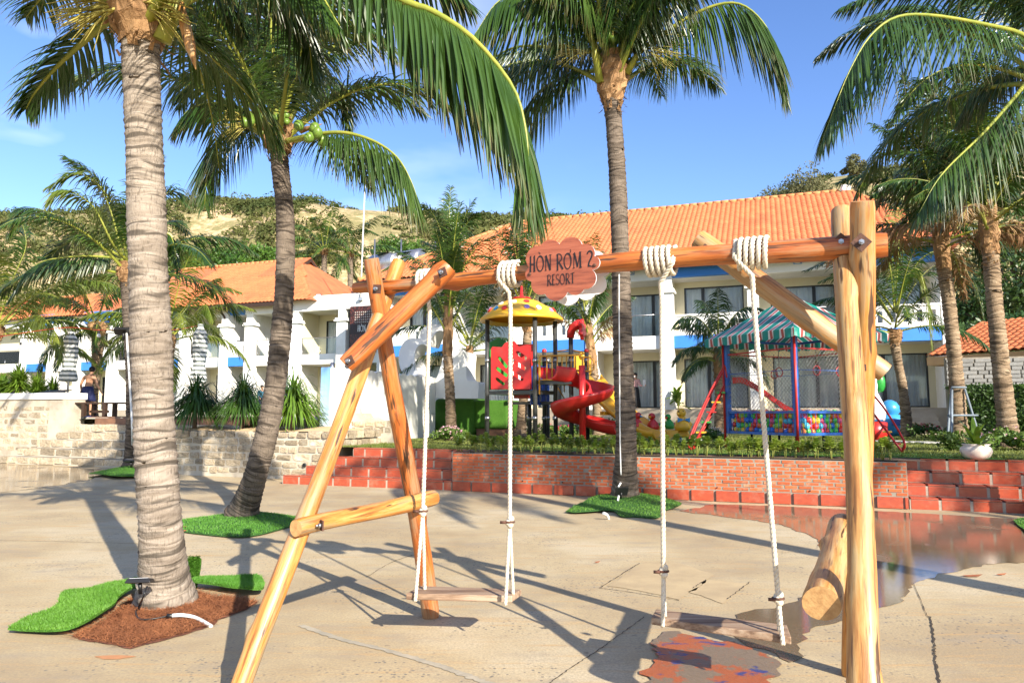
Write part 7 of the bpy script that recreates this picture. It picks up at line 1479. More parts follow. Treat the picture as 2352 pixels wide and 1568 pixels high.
rs = np.random.RandomState(8); n_ = 2200; f = rs.rand(n_); x = rs.uniform(-0.055, 0.065, n_); o3 = np.column_stack([x, 0.05 * np.sin(f * 2.2) - 0.016, f * 0.265]); v = np.empty((n_, 3, 3)); v[:, 0] = o3 - [0.0035, 0, 0]; v[:, 1] = o3 + [0.0035, 0, 0]; v[:, 2] = o3 + np.column_stack([rs.normal(0, 0.01, n_), -0.018 - 0.01 * rs.rand(n_), rs.normal(0.006, 0.008, n_)])
me = bpy.data.meshes.new('turf_pile'); me.from_pydata(v.reshape(-1, 3).tolist(), [], np.arange(n_ * 3).reshape(-1, 3).tolist()); obj('turf_pile', me, fl_, M['turf_blade'])['kind'] = 'stuff'
# mulch bed
M['mulch'] = pmat('coir mulch', (0.25, 0.09, 0.045), (0.14, 0.05, 0.028), 22, 0.95, 0.9, 70, world=True, bdist=0.03); M['coir'] = leafmat('coir fibre', (0.34, 0.13, 0.06), (0.22, 0.08, 0.04), 0.0, 0.9, 0.0, 6.0, 0.1)
ml = k1([(490, 1245), (720, 1140), (800, 1060), (900, 985), (1100, 960), (1310, 930), (1450, 970), (1700, 990), (1775, 1010), (1700, 1060), (1500, 1130), (1430, 1180), (1200, 1250), (1000, 1300), (900, 1330), (700, 1290), (540, 1265)])
mu = sheet('mulch_bed', [G(x, y, 0.006) for x, y in ml], M['mulch'], jit=0.02, step=0.05, seed=3)
pl_ = [G(x, y, 0.0) for x, y in ml]; b_ = blades_on('mulch_fibre', pl_, 9000, 0.03, M['coir'], None, 5, lambda x, y: 0.008, 2.6, 0.003); tag(b_, 'reddish shredded coir mulch round the thick palm foot', 'mulch')
# ---------------------------------------------------------------- lamps, cables, conduits
def flood(label, loc, rz, tilt, s_=1.0, name='floodlight'):
    e = empty(name, loc, rz); tag(e, label, 'floodlight', 'black floodlights on palm trunks'); q = Matrix.Rotation(tilt, 3, 'X')
    MB().box((0, 0, 0), (0.17 * s_, 0.12 * s_, 0.03 * s_), 0, q, 0.85).build('housing', M['black'], e, bevel=0.006); MB().box(q @ Vector((0, 0, 0.0165 * s_)), (0.12 * s_, 0.08 * s_, 0.004), 0, q).build('lens', M['glasslens'], e)
    mb = MB(); mb.tube([(0, 0.0, -0.02 * s_), (0.0, 0.02 * s_, -0.09 * s_)], 0.013 * s_, 8); mb.build('bracket', M['black'], e); return e
M['glasslens'] = pmat('lamp lens', (0.45, 0.45, 0.46), None, 3, 0.12)
def cable(name, label, pts, r, mat, n=40, cat='cable'):
    p0 = Vector(pts[0]); mb = MB(); mb.tube([q - p0 for q in spline(pts, n)], r, 7); o = mb.build(name, M[mat], None, loc=p0); tag(o, label, cat); return o
flood('black floodlight leaning on the thick foreground trunk', V(322, 1333, 5.35), R(10), R(-14), 1.05)
cable('lamp_cable', 'black cable looping down to the mulch from the foreground floodlight', [V(338, 1345, 5.32), V(328, 1372, 5.3), G(318, 1392, 0.03), G(312, 1405, 0.03), G(320, 1420, 0.03), G(345, 1421, 0.03), G(385, 1414, 0.035)], 0.006, 'black')
cable('white_pipe', 'white plastic pipe lying on the mulch', [G(392, 1413, 0.04), G(420, 1412, 0.045), G(450, 1418, 0.03), G(480, 1434, 0.015), G(486, 1438, 0.0)], 0.014, 'pvc', cat='pipe')
mb = MB(); p0 = G(384, 1414, 0.037); mb.tube([(0, 0, 0), (0.04, 0, 0.003)], 0.017, 10); tag(mb.build('pipe_collar', M['black'], None, loc=p0), 'ribbed black collar joining cable and white pipe on the mulch', 'pipe')
flood('small black floodlight low on the centre palm trunk', V(1427, 1127, 11.72), R(10), R(-60), 1.3)
tx = lambda py, dx=0: V(float(np.interp(py, [230, 400, 550, 700, 850, 1000, 1153], [1405, 1418, 1424, 1428, 1432, 1438, 1435])) + dx, py, 11.76)
cable('conduit', 'thin white conduit running up the centre palm trunk', [tx(1090, -10), tx(1000, -14), tx(850, -9), tx(700, -6), tx(630, -4)], 0.011, 'pvc', cat='conduit'); cable('conduit_piece', 'short white conduit piece beneath the centre palm floodlight', [V(1419, 1150, 11.6), V(1421, 1138, 11.66)], 0.016, 'pvc', 6, 'conduit'); cable('conduit_piece', 'short white conduit piece above the centre palm floodlight', [V(1420, 1118, 11.7), V(1426, 1108, 11.72)], 0.016, 'pvc', 6, 'conduit')
cable('white_pipe', 'white pipe end poking out from the centre palm turf mat', [G(1386, 1178, 0.10), G(1394, 1182, 0.07), G(1398, 1192, 0.0)], 0.022, 'pvc', 10, 'pipe')
flood('floodlight on a pole beside the slim dark palm, facing the terrace', V(284, 760, 18.9), R(20), R(-25), 2.6)
cable('lamp_pole', 'grey white pole carrying the floodlight beside the slim dark palm', [G(303, 1072, 0.0), V(304, 1000, 18.95), V(301, 930, 18.95), V(293, 800, 18.95), V(291, 765, 18.95)], 0.028, 'pvc', cat='pole')
flood('low floodlight on the ground at the slim dark palm', G(301, 1056, 0.0) * 0 + V(301, 1057, 18.6), R(10), R(-10), 2.0)
# string lights
M['redwire'] = pmat('red wire', (0.5, 0.03, 0.02), None, 3, 0.5); M['bulb'] = pmat('glass bulb', (0.75, 0.76, 0.78), None, 3, 0.15)
wp = [V(-40, 700, 22), V(60, 672, 22), V(162, 812 - 145, 22), V(230, 673, 22), V(310, 675, 22), V(400, 668, 22.3), V(455, 755, 22.5)]
cable('light_string_wire', 'red wire of a light string sagging between the striped parasols', [V(-40, 780, 22), V(50, 765, 22), V(155, 752, 22), V(230, 758, 22), V(310, 756, 22), V(400, 757, 22.2), V(452, 748, 22.5)], 0.008, 'redwire', cat='wire')
for px, py, d, lab in ((47, 795, 22, 'hanging bulb of the light string at the far left plants'), (227, 768, 22, 'hanging bulb of the light string right of the man'), (414, 762, 22.2, 'hanging bulb of the light string beside the right hand parasol')):
    e = empty('light_bulb', V(px, py, d)); tag(e, lab, 'bulb', 'bulbs on the light string'); mb = MB(); mb.lathe([(0.001, -0.10), (0.05, -0.08), (0.06, -0.03), (0.03, 0.03)], (0, 0, 0), 10); mb.build('glass', M['bulb'], e); mb = MB(); mb.tube([(0, 0, 0.03), (0, 0, 0.12)], 0.03, 8); mb.build('socket', M['black'], e)
# ---------------------------------------------------------------- striped parasols, bench
m, n, l, p, out = nt('striped parasol cloth'); tc = n.new('ShaderNodeTexCoord').outputs['Object']; sp = n.new('ShaderNodeSeparateXYZ'); l.new(tc, sp.inputs[0]); fr = math_(n, l, 'FRACT', math_(n, l, 'MULTIPLY', sp.outputs[2], 6.6))
l.new(ramp(n, l, fr, [(0.0, (0.68, 0.67, 0.62)), (0.5, (0.13, 0.15, 0.14))], 'CONSTANT'), p.inputs['Base Color']); p.inputs['Roughness'].default_value = 0.85; M['parasol'] = m
def parasol(label, px, pyt, pyb, pyf, d, seed):
    t_ = V(px, pyt, d); b = V(px, pyb, d); f_ = V(px, pyf, d); e = empty('closed_parasol', Vector((f_.x, f_.y, f_.z))); tag(e, label, 'parasol', 'closed striped parasols on the terrace'); H = t_.z - b.z; z0 = b.z - f_.z; rr = random.Random(seed)
    prof = [(0.30, 0.02), (0.37, 0.06), (0.33, 0.16), (0.25, 0.28), (0.28, 0.45), (0.30, 0.65), (0.27, 0.80), (0.30, 0.815), (0.20, 0.90), (0.11, 0.95), (0.13, 0.965), (0.11, 1.0), (0.001, 1.01)]; ph = rr.uniform(0, 6)
    mb = MB(); mb.lathe([(r * 0.72, z0 + z * H) for r, z in prof], (0, 0, 0), 40, 0, True, lambda a, z: 1 + 0.10 * math.sin(8 * a + ph + 2 * z) + 0.05 * math.sin(3 * a + 3 * z)); mb.build('canopy', M['parasol'], e)
    mb = MB(); mb.tube([(0, 0, 0), (0, 0, z0 + H * 0.98)], 0.035, 10); mb.build('pole', M['wood_dark'] if False else M['steel'], e); mb = MB(); mb.lathe([(0.001, 0), (0.30, 0), (0.30, 0.36), (0.17, 0.37), (0.17, 0.48), (0.05, 0.49)], (0, 0, -0.05), 20); mb.build('base', M['plinth'], e); return e
parasol('closed grey and white striped parasol beside the man in shorts', 152, 762, 878, 955, 23.7, 1); parasol('closed grey and white striped parasol behind the strap leaf plants', 452, 745, 880, 952, 24.0, 2)
bh = empty('bench', T.w(T.s(222, 4.25), 4.25, 1.385), -R(20)); tag(bh, 'low dark wooden bench on the deck in front of the man', 'bench')
for i in range(4): MB().b2((-1.15, -0.22 + i * 0.115, 0.40), (1.35, -0.12 + i * 0.115, 0.45)).build('seat_plank', M['wood_dark'], bh)
for x in (-0.25, 0.65):
    for y in (-0.18, 0.18): MB().b2((x - 0.06, y - 0.05, 0), (x + 0.06, y + 0.05, 0.40)).build('leg', M['wood_dark'], bh)
MB().b2((-0.19, -0.03, 0.12), (0.59, 0.03, 0.20)).build('stretcher', M['wood_dark'], bh)
bb = empty('black_panel', T.w(T.s(128, 4.0), 4.0, 2.14), -R(20)); tag(bb, 'flat black panel lying tilted on the white coping', 'panel'); MB().box((0, 0, 0.06), (0.9, 0.5, 0.03), 0, Matrix.Rotation(R(10), 3, 'X')).build('sheet', M['black'], bb); MB().b2((-0.3, 0.1, 0), (0.3, 0.15, 0.08)).build('foot', M['black'], bb)
# ---------------------------------------------------------------- strap leaf plants
def straps(n_, L, w_, seed, sag=1.4, els=(80, -30), S=6, spread=0.06):
    rs = np.random.RandomState(seed); az = rs.rand(n_) * 6.283; el = np.radians(rs.uniform(els[1], els[0], n_)); ll = L * rs.uniform(0.6, 1.1, n_); d = np.stack([np.cos(az) * np.cos(el), np.sin(az) * np.cos(el), np.sin(el)], 1); p = d * spread + np.column_stack([rs.normal(0, 0.02, (n_, 2)), rs.uniform(-0.1, 0.1, n_)])
    wv = nrmz(np.cross(d, np.array([0, 0, 1.0]) + 0.01)); v = np.empty((n_, S + 1, 2, 3)); cur = p.copy(); wp = np.interp(np.linspace(0, 1, S + 1), [0, 0.3, 0.8, 1], [0.6, 1, 0.7, 0.05]); g = sag * rs.uniform(0.6, 1.3, n_)
    for k in range(S + 1):
        f = k / S; dk = nrmz(d + np.array([0, 0, -1.0]) * (g * f)[:, None]); 
        if k: cur = cur + dk * (ll / S)[:, None]
        v[:, k, 0] = cur - wv * w_ * wp[k] / 2; v[:, k, 1] = cur + wv * w_ * wp[k] / 2
    idx = np.arange(n_ * (S + 1) * 2).reshape(n_, S + 1, 2); q = np.stack([idx[:, :-1, 0], idx[:, :-1, 1], idx[:, 1:, 1], idx[:, 1:, 0]], -1).reshape(-1, 4); return v.reshape(-1, 3), q
M['strap'] = leafmat('dark strap leaf', (0.03, 0.075, 0.012), (0.065, 0.13, 0.02), 0.18, 0.35, 0.15, 1.5, 0.5); M['strap_lime'] = leafmat('light strap leaf', (0.10, 0.19, 0.02), (0.15, 0.25, 0.03), 0.25, 0.4, 0.12, 1.5, 0.45)
def strap_plant(label, base, hgt, L, n_, mat, seed, name='strap_leaf_plant', heads=1, w_=0.05, sag=1.6, els=(85, -25)):
    e = empty(name, base); tag(e, label, 'plant', 'strap leaf plants'); rr = random.Random(seed)
    for h in range(heads):
        off = Vector((rr.uniform(-0.5, 0.5), rr.uniform(-0.2, 0.2), rr.uniform(-0.3, 0.3) * hgt)) if h else Vector((0, 0, 0)); top = Vector((0, 0, hgt)) + off; mb = MB(); mb.tube([(0, 0, -0.1), (off.x * 0.5, off.y * 0.5, hgt * 0.4), tuple(top)], [0.06, 0.05, 0.045], 9); mb.build('stem', M['wood'], e)
        v, q = straps(n_, L, w_, seed * 7 + h, sag, els); o = np_mesh('foliage', v + np.array(top), q, True, M[mat], None, e); o['kind'] = 'stuff'
    return e
for px, py, d, hh, L, mt, lab in ((447, 978, 18.2, 0.62, 0.95, 'strap', 'dark strap leaf plant below the right hand parasol, leftmost of three in the planter'), (556, 976, 18.0, 0.60, 0.95, 'strap', 'dark strap leaf plant in the middle of the stone planter'), (672, 980, 17.6, 0.55, 1.0, 'strap_lime', 'brighter strap leaf plant in the planter, just behind the leaning palm')):
    b = V(px, py, d); b.z = PZ - 0.02; strap_plant(lab, b, hh, L * 1.12, 620, mt, int(px), w_=0.034, sag=1.75, els=(88, 5))
for i, (px, d, hh, lab) in enumerate(((8, 23.6, 0.9, 'leafy dracaena at the far left edge above the white coping'), (48, 23.9, 1.1, 'leafy dracaena behind the white coping, taller one'), (92, 23.7, 0.75, 'leafy dracaena behind the white coping, nearest the man'))):
    b = T.w(T.s(px, 4.7), 4.7, 1.35); strap_plant(lab, b, hh, 0.62, 170, 'strap_lime', 300 + i, 'dracaena_plant', 4, 0.05, 0.8, (88, -10))
# plants by the hotel terrace
def leafy(label, base, n_, L, w_, hgt, mat, seed, cat='plant', name='broad_leaf_plant', els=(75, 15)):
    e = empty(name, base); tag(e, label, cat); rr = random.Random(seed); mb = MB()
    for k in range(3): mb.tube([(0, 0, 0), (0.05 * math.cos(k * 2), 0.05 * math.sin(k * 2), hgt)], 0.015, 6)
    mb.build('stem', M['rachis'], e); rs = np.random.RandomState(seed); v, q = straps(n_, L, w_, seed, 0.9, els, 5, 0.05); v[:, 2] += np.repeat(rs.uniform(0.1, hgt, n_), 12); np_mesh('foliage', v, q, True, M[mat], None, e)['kind'] = 'stuff'; return e
pb = B.w(B.s(1556, -0.9), -0.9, 1.64); leafy('broad leaf plant by the white column near the woman', pb, 26, 0.75, 0.17, 0.7, 'strap_lime', 5)
for k, (px, lab) in enumerate(((1215, 'low leafy border plant under the play tower'), (1400, 'low leafy border plant behind the yellow slide'), (1620, 'low leafy border plant behind the red ladder'))): leafy(lab, T.w(T.s(px, 11.5), 11.5, ZT), 60, 0.5, 0.05, 0.3, 'strap', 20 + k, name='border_plant')
# ---------------------------------------------------------------- young shrubs along the brick wall
M['shrub'] = leafmat('young shrub leaf', (0.20, 0.30, 0.04), (0.30, 0.38, 0.08), 0.3, 0.38, 0.2, 3.0, 0.5); M['shrub_stem'] = pmat('green stem', (0.24, 0.26, 0.06), None, 6, 0.6)
def shrub_proto(seed):
    rr = random.Random(seed); st = MB(); vs, qs = [], []; rs = np.random.RandomState(seed); tot = 0
    for k in range(rr.choice((2, 3, 3))):
        x, y = rr.uniform(-0.07, 0.07), rr.uniform(-0.06, 0.06); h = rr.uniform(0.20, 0.36); tx_, ty_ = x + rr.uniform(-0.05, 0.05), y + rr.uniform(-0.05, 0.05); st.tube([(x, y, 0), ((x + tx_) / 2 + rr.uniform(-0.02, 0.02), (y + ty_) / 2, h * 0.5), (tx_, ty_, h)], [0.010, 0.009, 0.007], 5)
        for lay in range(3):
            n_ = 9; az = rs.rand() * 6 + np.arange(n_) * 0.7; el = R(15 + 25 * lay) + rs.normal(0, 0.15, n_); L = 0.155 - 0.022 * lay; d = np.stack([np.cos(az) * np.cos(el), np.sin(az) * np.cos(el), np.sin(el)], 1); wv = nrmz(np.cross(d, [0, 0, 1.0])); nn = np.cross(wv, d); c_ = np.array([tx_, ty_, h - 0.05 + 0.03 * lay])
            for f, w_ in ((0.08, 0.25), (0.45, 0.75), (0.80, 1.0), (1.0, 0.35)): pass
            pr = [(0.05, 0.2, 0.0), (0.5, 0.8, 0.012), (0.82, 1.0, 0.006), (1.0, 0.35, -0.012)]; v = np.stack([np.stack([c_ + d * (L * f) + nn * b_ - wv * 0.034 * w_, c_ + d * (L * f) + nn * b_ + wv * 0.034 * w_], 1) for f, w_, b_ in pr], 1); idx = np.arange(n_ * 8).reshape(n_, 4, 2) + tot; tot += n_ * 8
            qs.append(np.stack([idx[:, :-1, 0], idx[:, :-1, 1], idx[:, 1:, 1], idx[:, 1:, 0]], -1).reshape(-1, 4)); vs.append(v.reshape(-1, 3))
    sm = st.mesh('stem'); sm.materials.append(M['shrub_stem']); o = np_mesh('foliage', np.concatenate(vs), np.concatenate(qs), True, M['shrub']); fm = o.data; bpy.data.objects.remove(o); return sm, fm
protos = [shrub_proto(500 + k) for k in range(8)]; rr = random.Random(44); s0, s1 = T.s(1062, 0.5), T.s(2050, 0.5); k = 0
for row in (0.30, 0.62):
    s_ = s0 + (0.1 if row > 0.5 else 0)
    while s_ < s1:
        e = empty('young_shrub', T.w(s_ + rr.uniform(-0.03, 0.03), row + rr.uniform(-0.07, 0.07), ZT), rr.uniform(0, 6.28)); e.scale = (rr.uniform(0.60, 0.88),) * 3; tag(e, 'young leafy shrub planted in the row along the brick wall top', 'shrub', 'young shrubs along the brick wall')
        sm, fm = protos[k % 8]; k += 1; a = obj('stem', sm, e); b = obj('foliage', fm, e); b['kind'] = 'stuff'; s_ += rr.uniform(0.14, 0.23)
# ---------------------------------------------------------------- flower bushes, hedge, bowl planter, stakes
M['petal_pink'] = leafmat('pink petals', (0.65, 0.30, 0.42), (0.75, 0.55, 0.60), 0.2, 0.6, 0.1); M['petal_red'] = leafmat('red petals', (0.45, 0.02, 0.04), (0.55, 0.05, 0.10), 0.2, 0.6, 0.1); M['petal_white'] = leafmat('white petals', (0.75, 0.73, 0.68), (0.8, 0.7, 0.7), 0.2, 0.6, 0.1); M['bush'] = leafmat('bush leaf', (0.06, 0.13, 0.02), (0.10, 0.17, 0.03), 0.2, 0.45, 0.15, 3)
def bush(label, base, rx, h, petal, seed, nl_=900, npt=60, name='flower_bush', cat='bush', ls=0.05):
    e = empty(name, base); tag(e, label, cat, 'flowering bushes on the lawn'); rs = np.random.RandomState(seed); k = 16; c_ = np.column_stack([rs.normal(0, rx * 0.45, k), rs.normal(0, rx * 0.3, k), rs.uniform(0.25, 0.75, k) * h]); v, q = leaf_cloud(c_, np.full(k, min(rx, h) * 0.35), nl_ // k, ls, rs); v[:, 2] = np.maximum(v[:, 2], 0.005); np_mesh('foliage', v, q, False, M['bush'], None, e)['kind'] = 'stuff'
    mb = MB()
    for j in range(6): mb.tube([(0, 0, 0), tuple(c_[j])], 0.008, 4)
    mb.build('stem', M['wood'], e)
    if petal: 
        n_ = npt; d = nrmz(rs.normal(size=(n_, 3))); d[:, 2] = np.abs(d[:, 2]); p_ = d * [rx * 0.85, rx * 0.6, h * 0.55] + [0, 0, h * 0.45]; v, q = leaf_cloud(p_, np.full(n_, 0.018), 5, 0.022, rs); np_mesh('blossom', v, q, False, M[petal], None, e)['kind'] = 'stuff'
    return e
def lw(px, d): return Vector(((px - CX) / F * d, d, ZT))
bush('pale pink flowering bush at the foot of the palm before the turf block', lw(1035, 19.6), 0.42, 0.42, 'petal_pink', 1); bush('red and white flowering bush in front of the terrace steps', lw(2120, 22.5), 0.55, 0.45, 'petal_red', 2); bush('dark bush with purple pink flowers at the right edge of the lawn', lw(2330, 14.8), 0.9, 0.5, 'petal_pink', 3, 1800, 40); bush('white flowering bush beside the red ladder', lw(1640, 18), 0.35, 0.4, 'petal_white', 4); bush('dark bush beside the bowl planter', lw(2185, 14.6), 0.45, 0.4, None, 5); bush('low flowering bush under the play tower', lw(1255, 24.5), 0.5, 0.4, 'petal_red', 6)
for i, px in enumerate((1300, 1360, 1420)): bush(['low red flowering bush left of the spiral slide foot', 'low red flowering bush behind the spiral slide', 'low red flowering bush right of the spiral slide'][i], lw(px, 25.5), 0.5, 0.35, 'petal_red', 10 + i)
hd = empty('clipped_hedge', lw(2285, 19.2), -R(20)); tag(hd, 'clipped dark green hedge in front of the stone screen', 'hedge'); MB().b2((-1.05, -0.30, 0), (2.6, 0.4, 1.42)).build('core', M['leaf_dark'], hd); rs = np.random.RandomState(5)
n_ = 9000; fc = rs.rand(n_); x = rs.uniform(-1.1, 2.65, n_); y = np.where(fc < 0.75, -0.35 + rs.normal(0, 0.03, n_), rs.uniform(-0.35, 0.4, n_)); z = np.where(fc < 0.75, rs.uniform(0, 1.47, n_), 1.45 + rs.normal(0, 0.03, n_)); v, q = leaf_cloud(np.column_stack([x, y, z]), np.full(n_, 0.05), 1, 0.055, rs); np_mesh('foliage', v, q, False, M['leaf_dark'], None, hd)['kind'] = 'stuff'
bw = empty('bowl_planter', T.w(T.s(2231, 1.0), 1.0, ZT)); tag(bw, 'white wavy rimmed bowl planter standing on the top step edge', 'planter'); M['bowl'] = pmat('glazed white clay', (0.72, 0.62, 0.54), (0.64, 0.54, 0.46), 4, 0.5, 0.1, 20, dirt=(0.5, 0.42, 0.35), dscale=8)
mb = MB(); mb.lathe([(0.001, 0), (0.14, 0), (0.20, 0.05), (0.235, 0.13), (0.22, 0.19), (0.175, 0.225), (0.205, 0.25), (0.19, 0.255), (0.16, 0.23), (0.001, 0.21)], (0, 0, 0), 36, 0, True, lambda a, z: 1 + (0.06 * math.sin(7 * a) if z > 0.235 else 0)); mb.build('bowl', M['bowl'], bw); mb = MB(); mb.lathe([(0.001, 0.222), (0.165, 0.218)], (0, 0, 0), 18); mb.build('soil', M['soil'], bw)
pp = empty('potted_plant', bw.location + Vector((0, 0, 0.21))); tag(pp, 'broad yellow green leaves growing from the white bowl planter', 'plant'); v, q = straps(26, 0.50, 0.085, 9, 0.7, (80, 12), 6, 0.02); np_mesh('foliage', v, q, True, M['strap_lime'], None, pp)['kind'] = 'stuff'; mb = MB(); mb.tube([(0, 0, -0.02), (0, 0, 0.1)], 0.02, 6); mb.build('stem', M['rachis'], pp)
tr_ = empty('tree_stakes', lw(2200, 18.0)); tag(tr_, 'grey timber stakes propping the palm beside the hedge', 'stakes'); M['greywood'] = pmat('grey painted timber', (0.20, 0.24, 0.28), (0.14, 0.17, 0.20), 6, 0.7, 0.1, 30); tl = tr_.location
apx = [(V(2186, 893, 18.1) - tl), (V(2216, 893, 18.1) - tl), (V(2200, 893, 18.5) - tl)]
for (px, d, a_) in ((2165, 17.2, 0), (2176, 16.6, 0), (2245, 17.8, 1), (2215, 19.5, 2)): f_ = lw(px, d) - tl; mb = MB(); mb.tube([f_, apx[a_]], 0.032, 4); mb.build('stake', M['greywood'], tr_)
for (a, b, z) in (((2172, 17.5), (2240, 17.9), 0.70), ((2184, 18.0), (2218, 18.0), 1.95)): mb = MB(); p0 = lw(*a) - tl; p1 = lw(*b) - tl; p0.z = p1.z = z - 0.55 if z > 1 else z; mb.tube([p0, p1], 0.028, 4); mb.build('cross_piece', M['greywood'], tr_)
M['paver'] = pmat('pale paver', (0.45, 0.44, 0.42), None, 5, 0.85, 0.3, 40, world=True)
for k, (px, d) in enumerate(((2095, 18.6), (2140, 18.2), (2030, 19.2), (1590, 20), (1500, 20.5), (1400, 20.2), (1290, 21.5))):
    o = MB().box((0, 0, 0.015), (0.8, 0.4, 0.03)).build('stepping_stone', M['paver'], None, loc=lw(px, d), bevel=0.01); tag(o, ['stepping stone nearest the terrace steps', 'stepping stone right of the red ladder foot', 'stepping stone beside the blue bin', 'stepping stone left of the red ladder', 'stepping stone by the duck seats', 'stepping stone under the yellow slide', 'stepping stone under the play tower'][k], 'paver', 'stepping stones across the lawn')
# dry leaves and litter on the plaza
M['dryleaf'] = pmat('dry leaf', (0.30, 0.10, 0.04), (0.20, 0.07, 0.03), 9, 0.8, rnd=0.2)
for k, (px, py, s_, lab) in enumerate(((418, 1211, 0.07, 'brown dry leaf on the turf mat of the leaning palm'), (421, 1220, 0.05, 'smaller brown leaf at the mat edge of the leaning palm'), (1372, 1292, 0.03, 'small dark fallen leaf on the bare concrete'), (2233, 1323, 0.10, 'dark fallen leaf near the puddle edge'), (408, 1090, 0.08, 'red brown leaf at the planter foot'), (2300, 1320, 0.05, 'small green leaf on the concrete at the right'))):
    mb = MB(); pts_ = [(-s_, 0, 0.01), (-s_ * 0.3, s_ * 0.35, 0.004), (s_ * 0.6, s_ * 0.25, 0.012), (s_, 0, 0.02), (s_ * 0.4, -s_ * 0.3, 0.006), (-s_ * 0.5, -s_ * 0.28, 0.004)]; mb.add(pts_ + [(0, 0, 0.016)], [(i, (i + 1) % 6, 6) for i in range(6)]); g_ = G(px, py, 0.02 if k < 2 else 0.004); tag(mb.build('fallen_leaf', M['dryleaf'], None, loc=g_), lab, 'leaf', 'fallen leaves on the plaza')
# ---------------------------------------------------------------- people
M['skin'] = pmat('skin', (0.50, 0.27, 0.16), (0.45, 0.235, 0.14), 3, 0.55); M['hair'] = pmat('black hair', (0.012, 0.010, 0.010), None, 20, 0.5, 0.3, 80); M['navy'] = pmat('navy shorts', (0.012, 0.018, 0.075), (0.025, 0.03, 0.10), 7, 0.7, 0.3, 25); M['pink'] = pmat('pink blouse', (0.62, 0.36, 0.34), (0.52, 0.29, 0.28), 5, 0.8, 0.3, 25); M['blackskirt'] = pmat('black skirt', (0.012, 0.013, 0.016), None, 5, 0.8, 0.3, 20); M['teal'] = pmat('blue work shirt', (0.05, 0.20, 0.32), None, 4, 0.8); M['sandal'] = pmat('blue sandal', (0.02, 0.06, 0.35), None, 3, 0.5); M['mask'] = pmat('white mask', (0.72, 0.72, 0.70), None, 3, 0.8)
def skin(name, parent, nodes, edges, mat, root='pelvis', sub=2):
    ks = list(nodes); me = bpy.data.meshes.new(name); me.from_pydata([nodes[k][0] for k in ks], [(ks.index(a), ks.index(b)) for a, b in edges], []); o = obj(name, me, parent, M[mat]); o.modifiers.new('skin', 'SKIN'); d = me.skin_vertices[0].data
    for i, k in enumerate(ks):
        r_ = nodes[k][1]; d[i].radius = r_ if isinstance(r_, tuple) else (r_, r_); d[i].use_root = (k == root)
    s_ = o.modifiers.new('sub', 'SUBSURF'); s_.levels = sub; s_.render_levels = sub; s_ = o.modifiers.new('sm', 'SMOOTH'); s_.factor = 0.3; s_.iterations = 2
    for p_ in me.polygons: p_.use_smooth = True
    return o
def add_hand(N, E, wrist, p, d, side, s_=1.0):
    """palm and five fingers from the wrist"""
    p = Vector(p); d = Vector(d).normalized(); sv = Vector(side).normalized(); N[wrist + '_palm'] = (tuple(p + d * 0.05), (0.022, 0.034)); E.append((wrist, wrist + '_palm'))
    for i, (ln, off) in enumerate(((0.075, -0.027), (0.085, -0.009), (0.08, 0.009), (0.062, 0.026))):
        b = p + d * 0.085 + sv * off; m_ = b + d * ln * 0.5 + Vector((0, -0.006, 0)); t_ = m_ + d * ln * 0.45 + Vector((0, -0.012, 0)); k = wrist + '_f%d' % i; N[k + 'a'] = (tuple(b), 0.010); N[k + 'b'] = (tuple(m_), 0.009); N[k + 'c'] = (tuple(t_), 0.007); E += [(wrist + '_palm', k + 'a'), (k + 'a', k + 'b'), (k + 'b', k + 'c')]
    b = p + d * 0.03 - sv * 0.04; N[wrist + '_t1'] = (tuple(b), 0.011); N[wrist + '_t2'] = (tuple(b + d * 0.05 - sv * 0.012), 0.009); E += [(wrist + '_palm', wrist + '_t1'), (wrist + '_t1', wrist + '_t2')]
def face(parent, c_, fwd, s_=1.0, mask=False):
    """nose, eyes, ears and mouth set on the head"""
    fwd = Vector(fwd).normalized(); sd_ = fwd.cross(Vector((0, 0, 1))).normalized(); c_ = Vector(c_)
    mb = MB(); mb.sphere(c_ + fwd * 0.10 + Vector((0, 0, -0.015)), 0.014, 8, 6, 0, (1, 1, 1.5)); mb.build('nose', M['skin'], parent)
    for q in (-1, 1):
        mb = MB(); mb.sphere(c_ + sd_ * (0.082 * q) + Vector((0, 0, -0.01)), 0.026, 8, 6, 0, (0.6, 0.7, 1.2)); mb.build('ear', M['skin'], parent); mb = MB(); mb.sphere(c_ + fwd * 0.086 + sd_ * (0.034 * q) + Vector((0, 0, 0.02)), 0.010, 8, 6); mb.build('eye', M['hair'], parent)
    mb = MB(); mb.sphere(c_ + fwd * (0.088 if mask else 0.086) + Vector((0, 0, -0.05)), 0.05 if mask else 0.016, 10, 6, 0, (1, 0.5, 0.9 if mask else 0.4)); mb.build('face_mask' if mask else 'mouth', M['mask' if mask else 'skin'], parent)
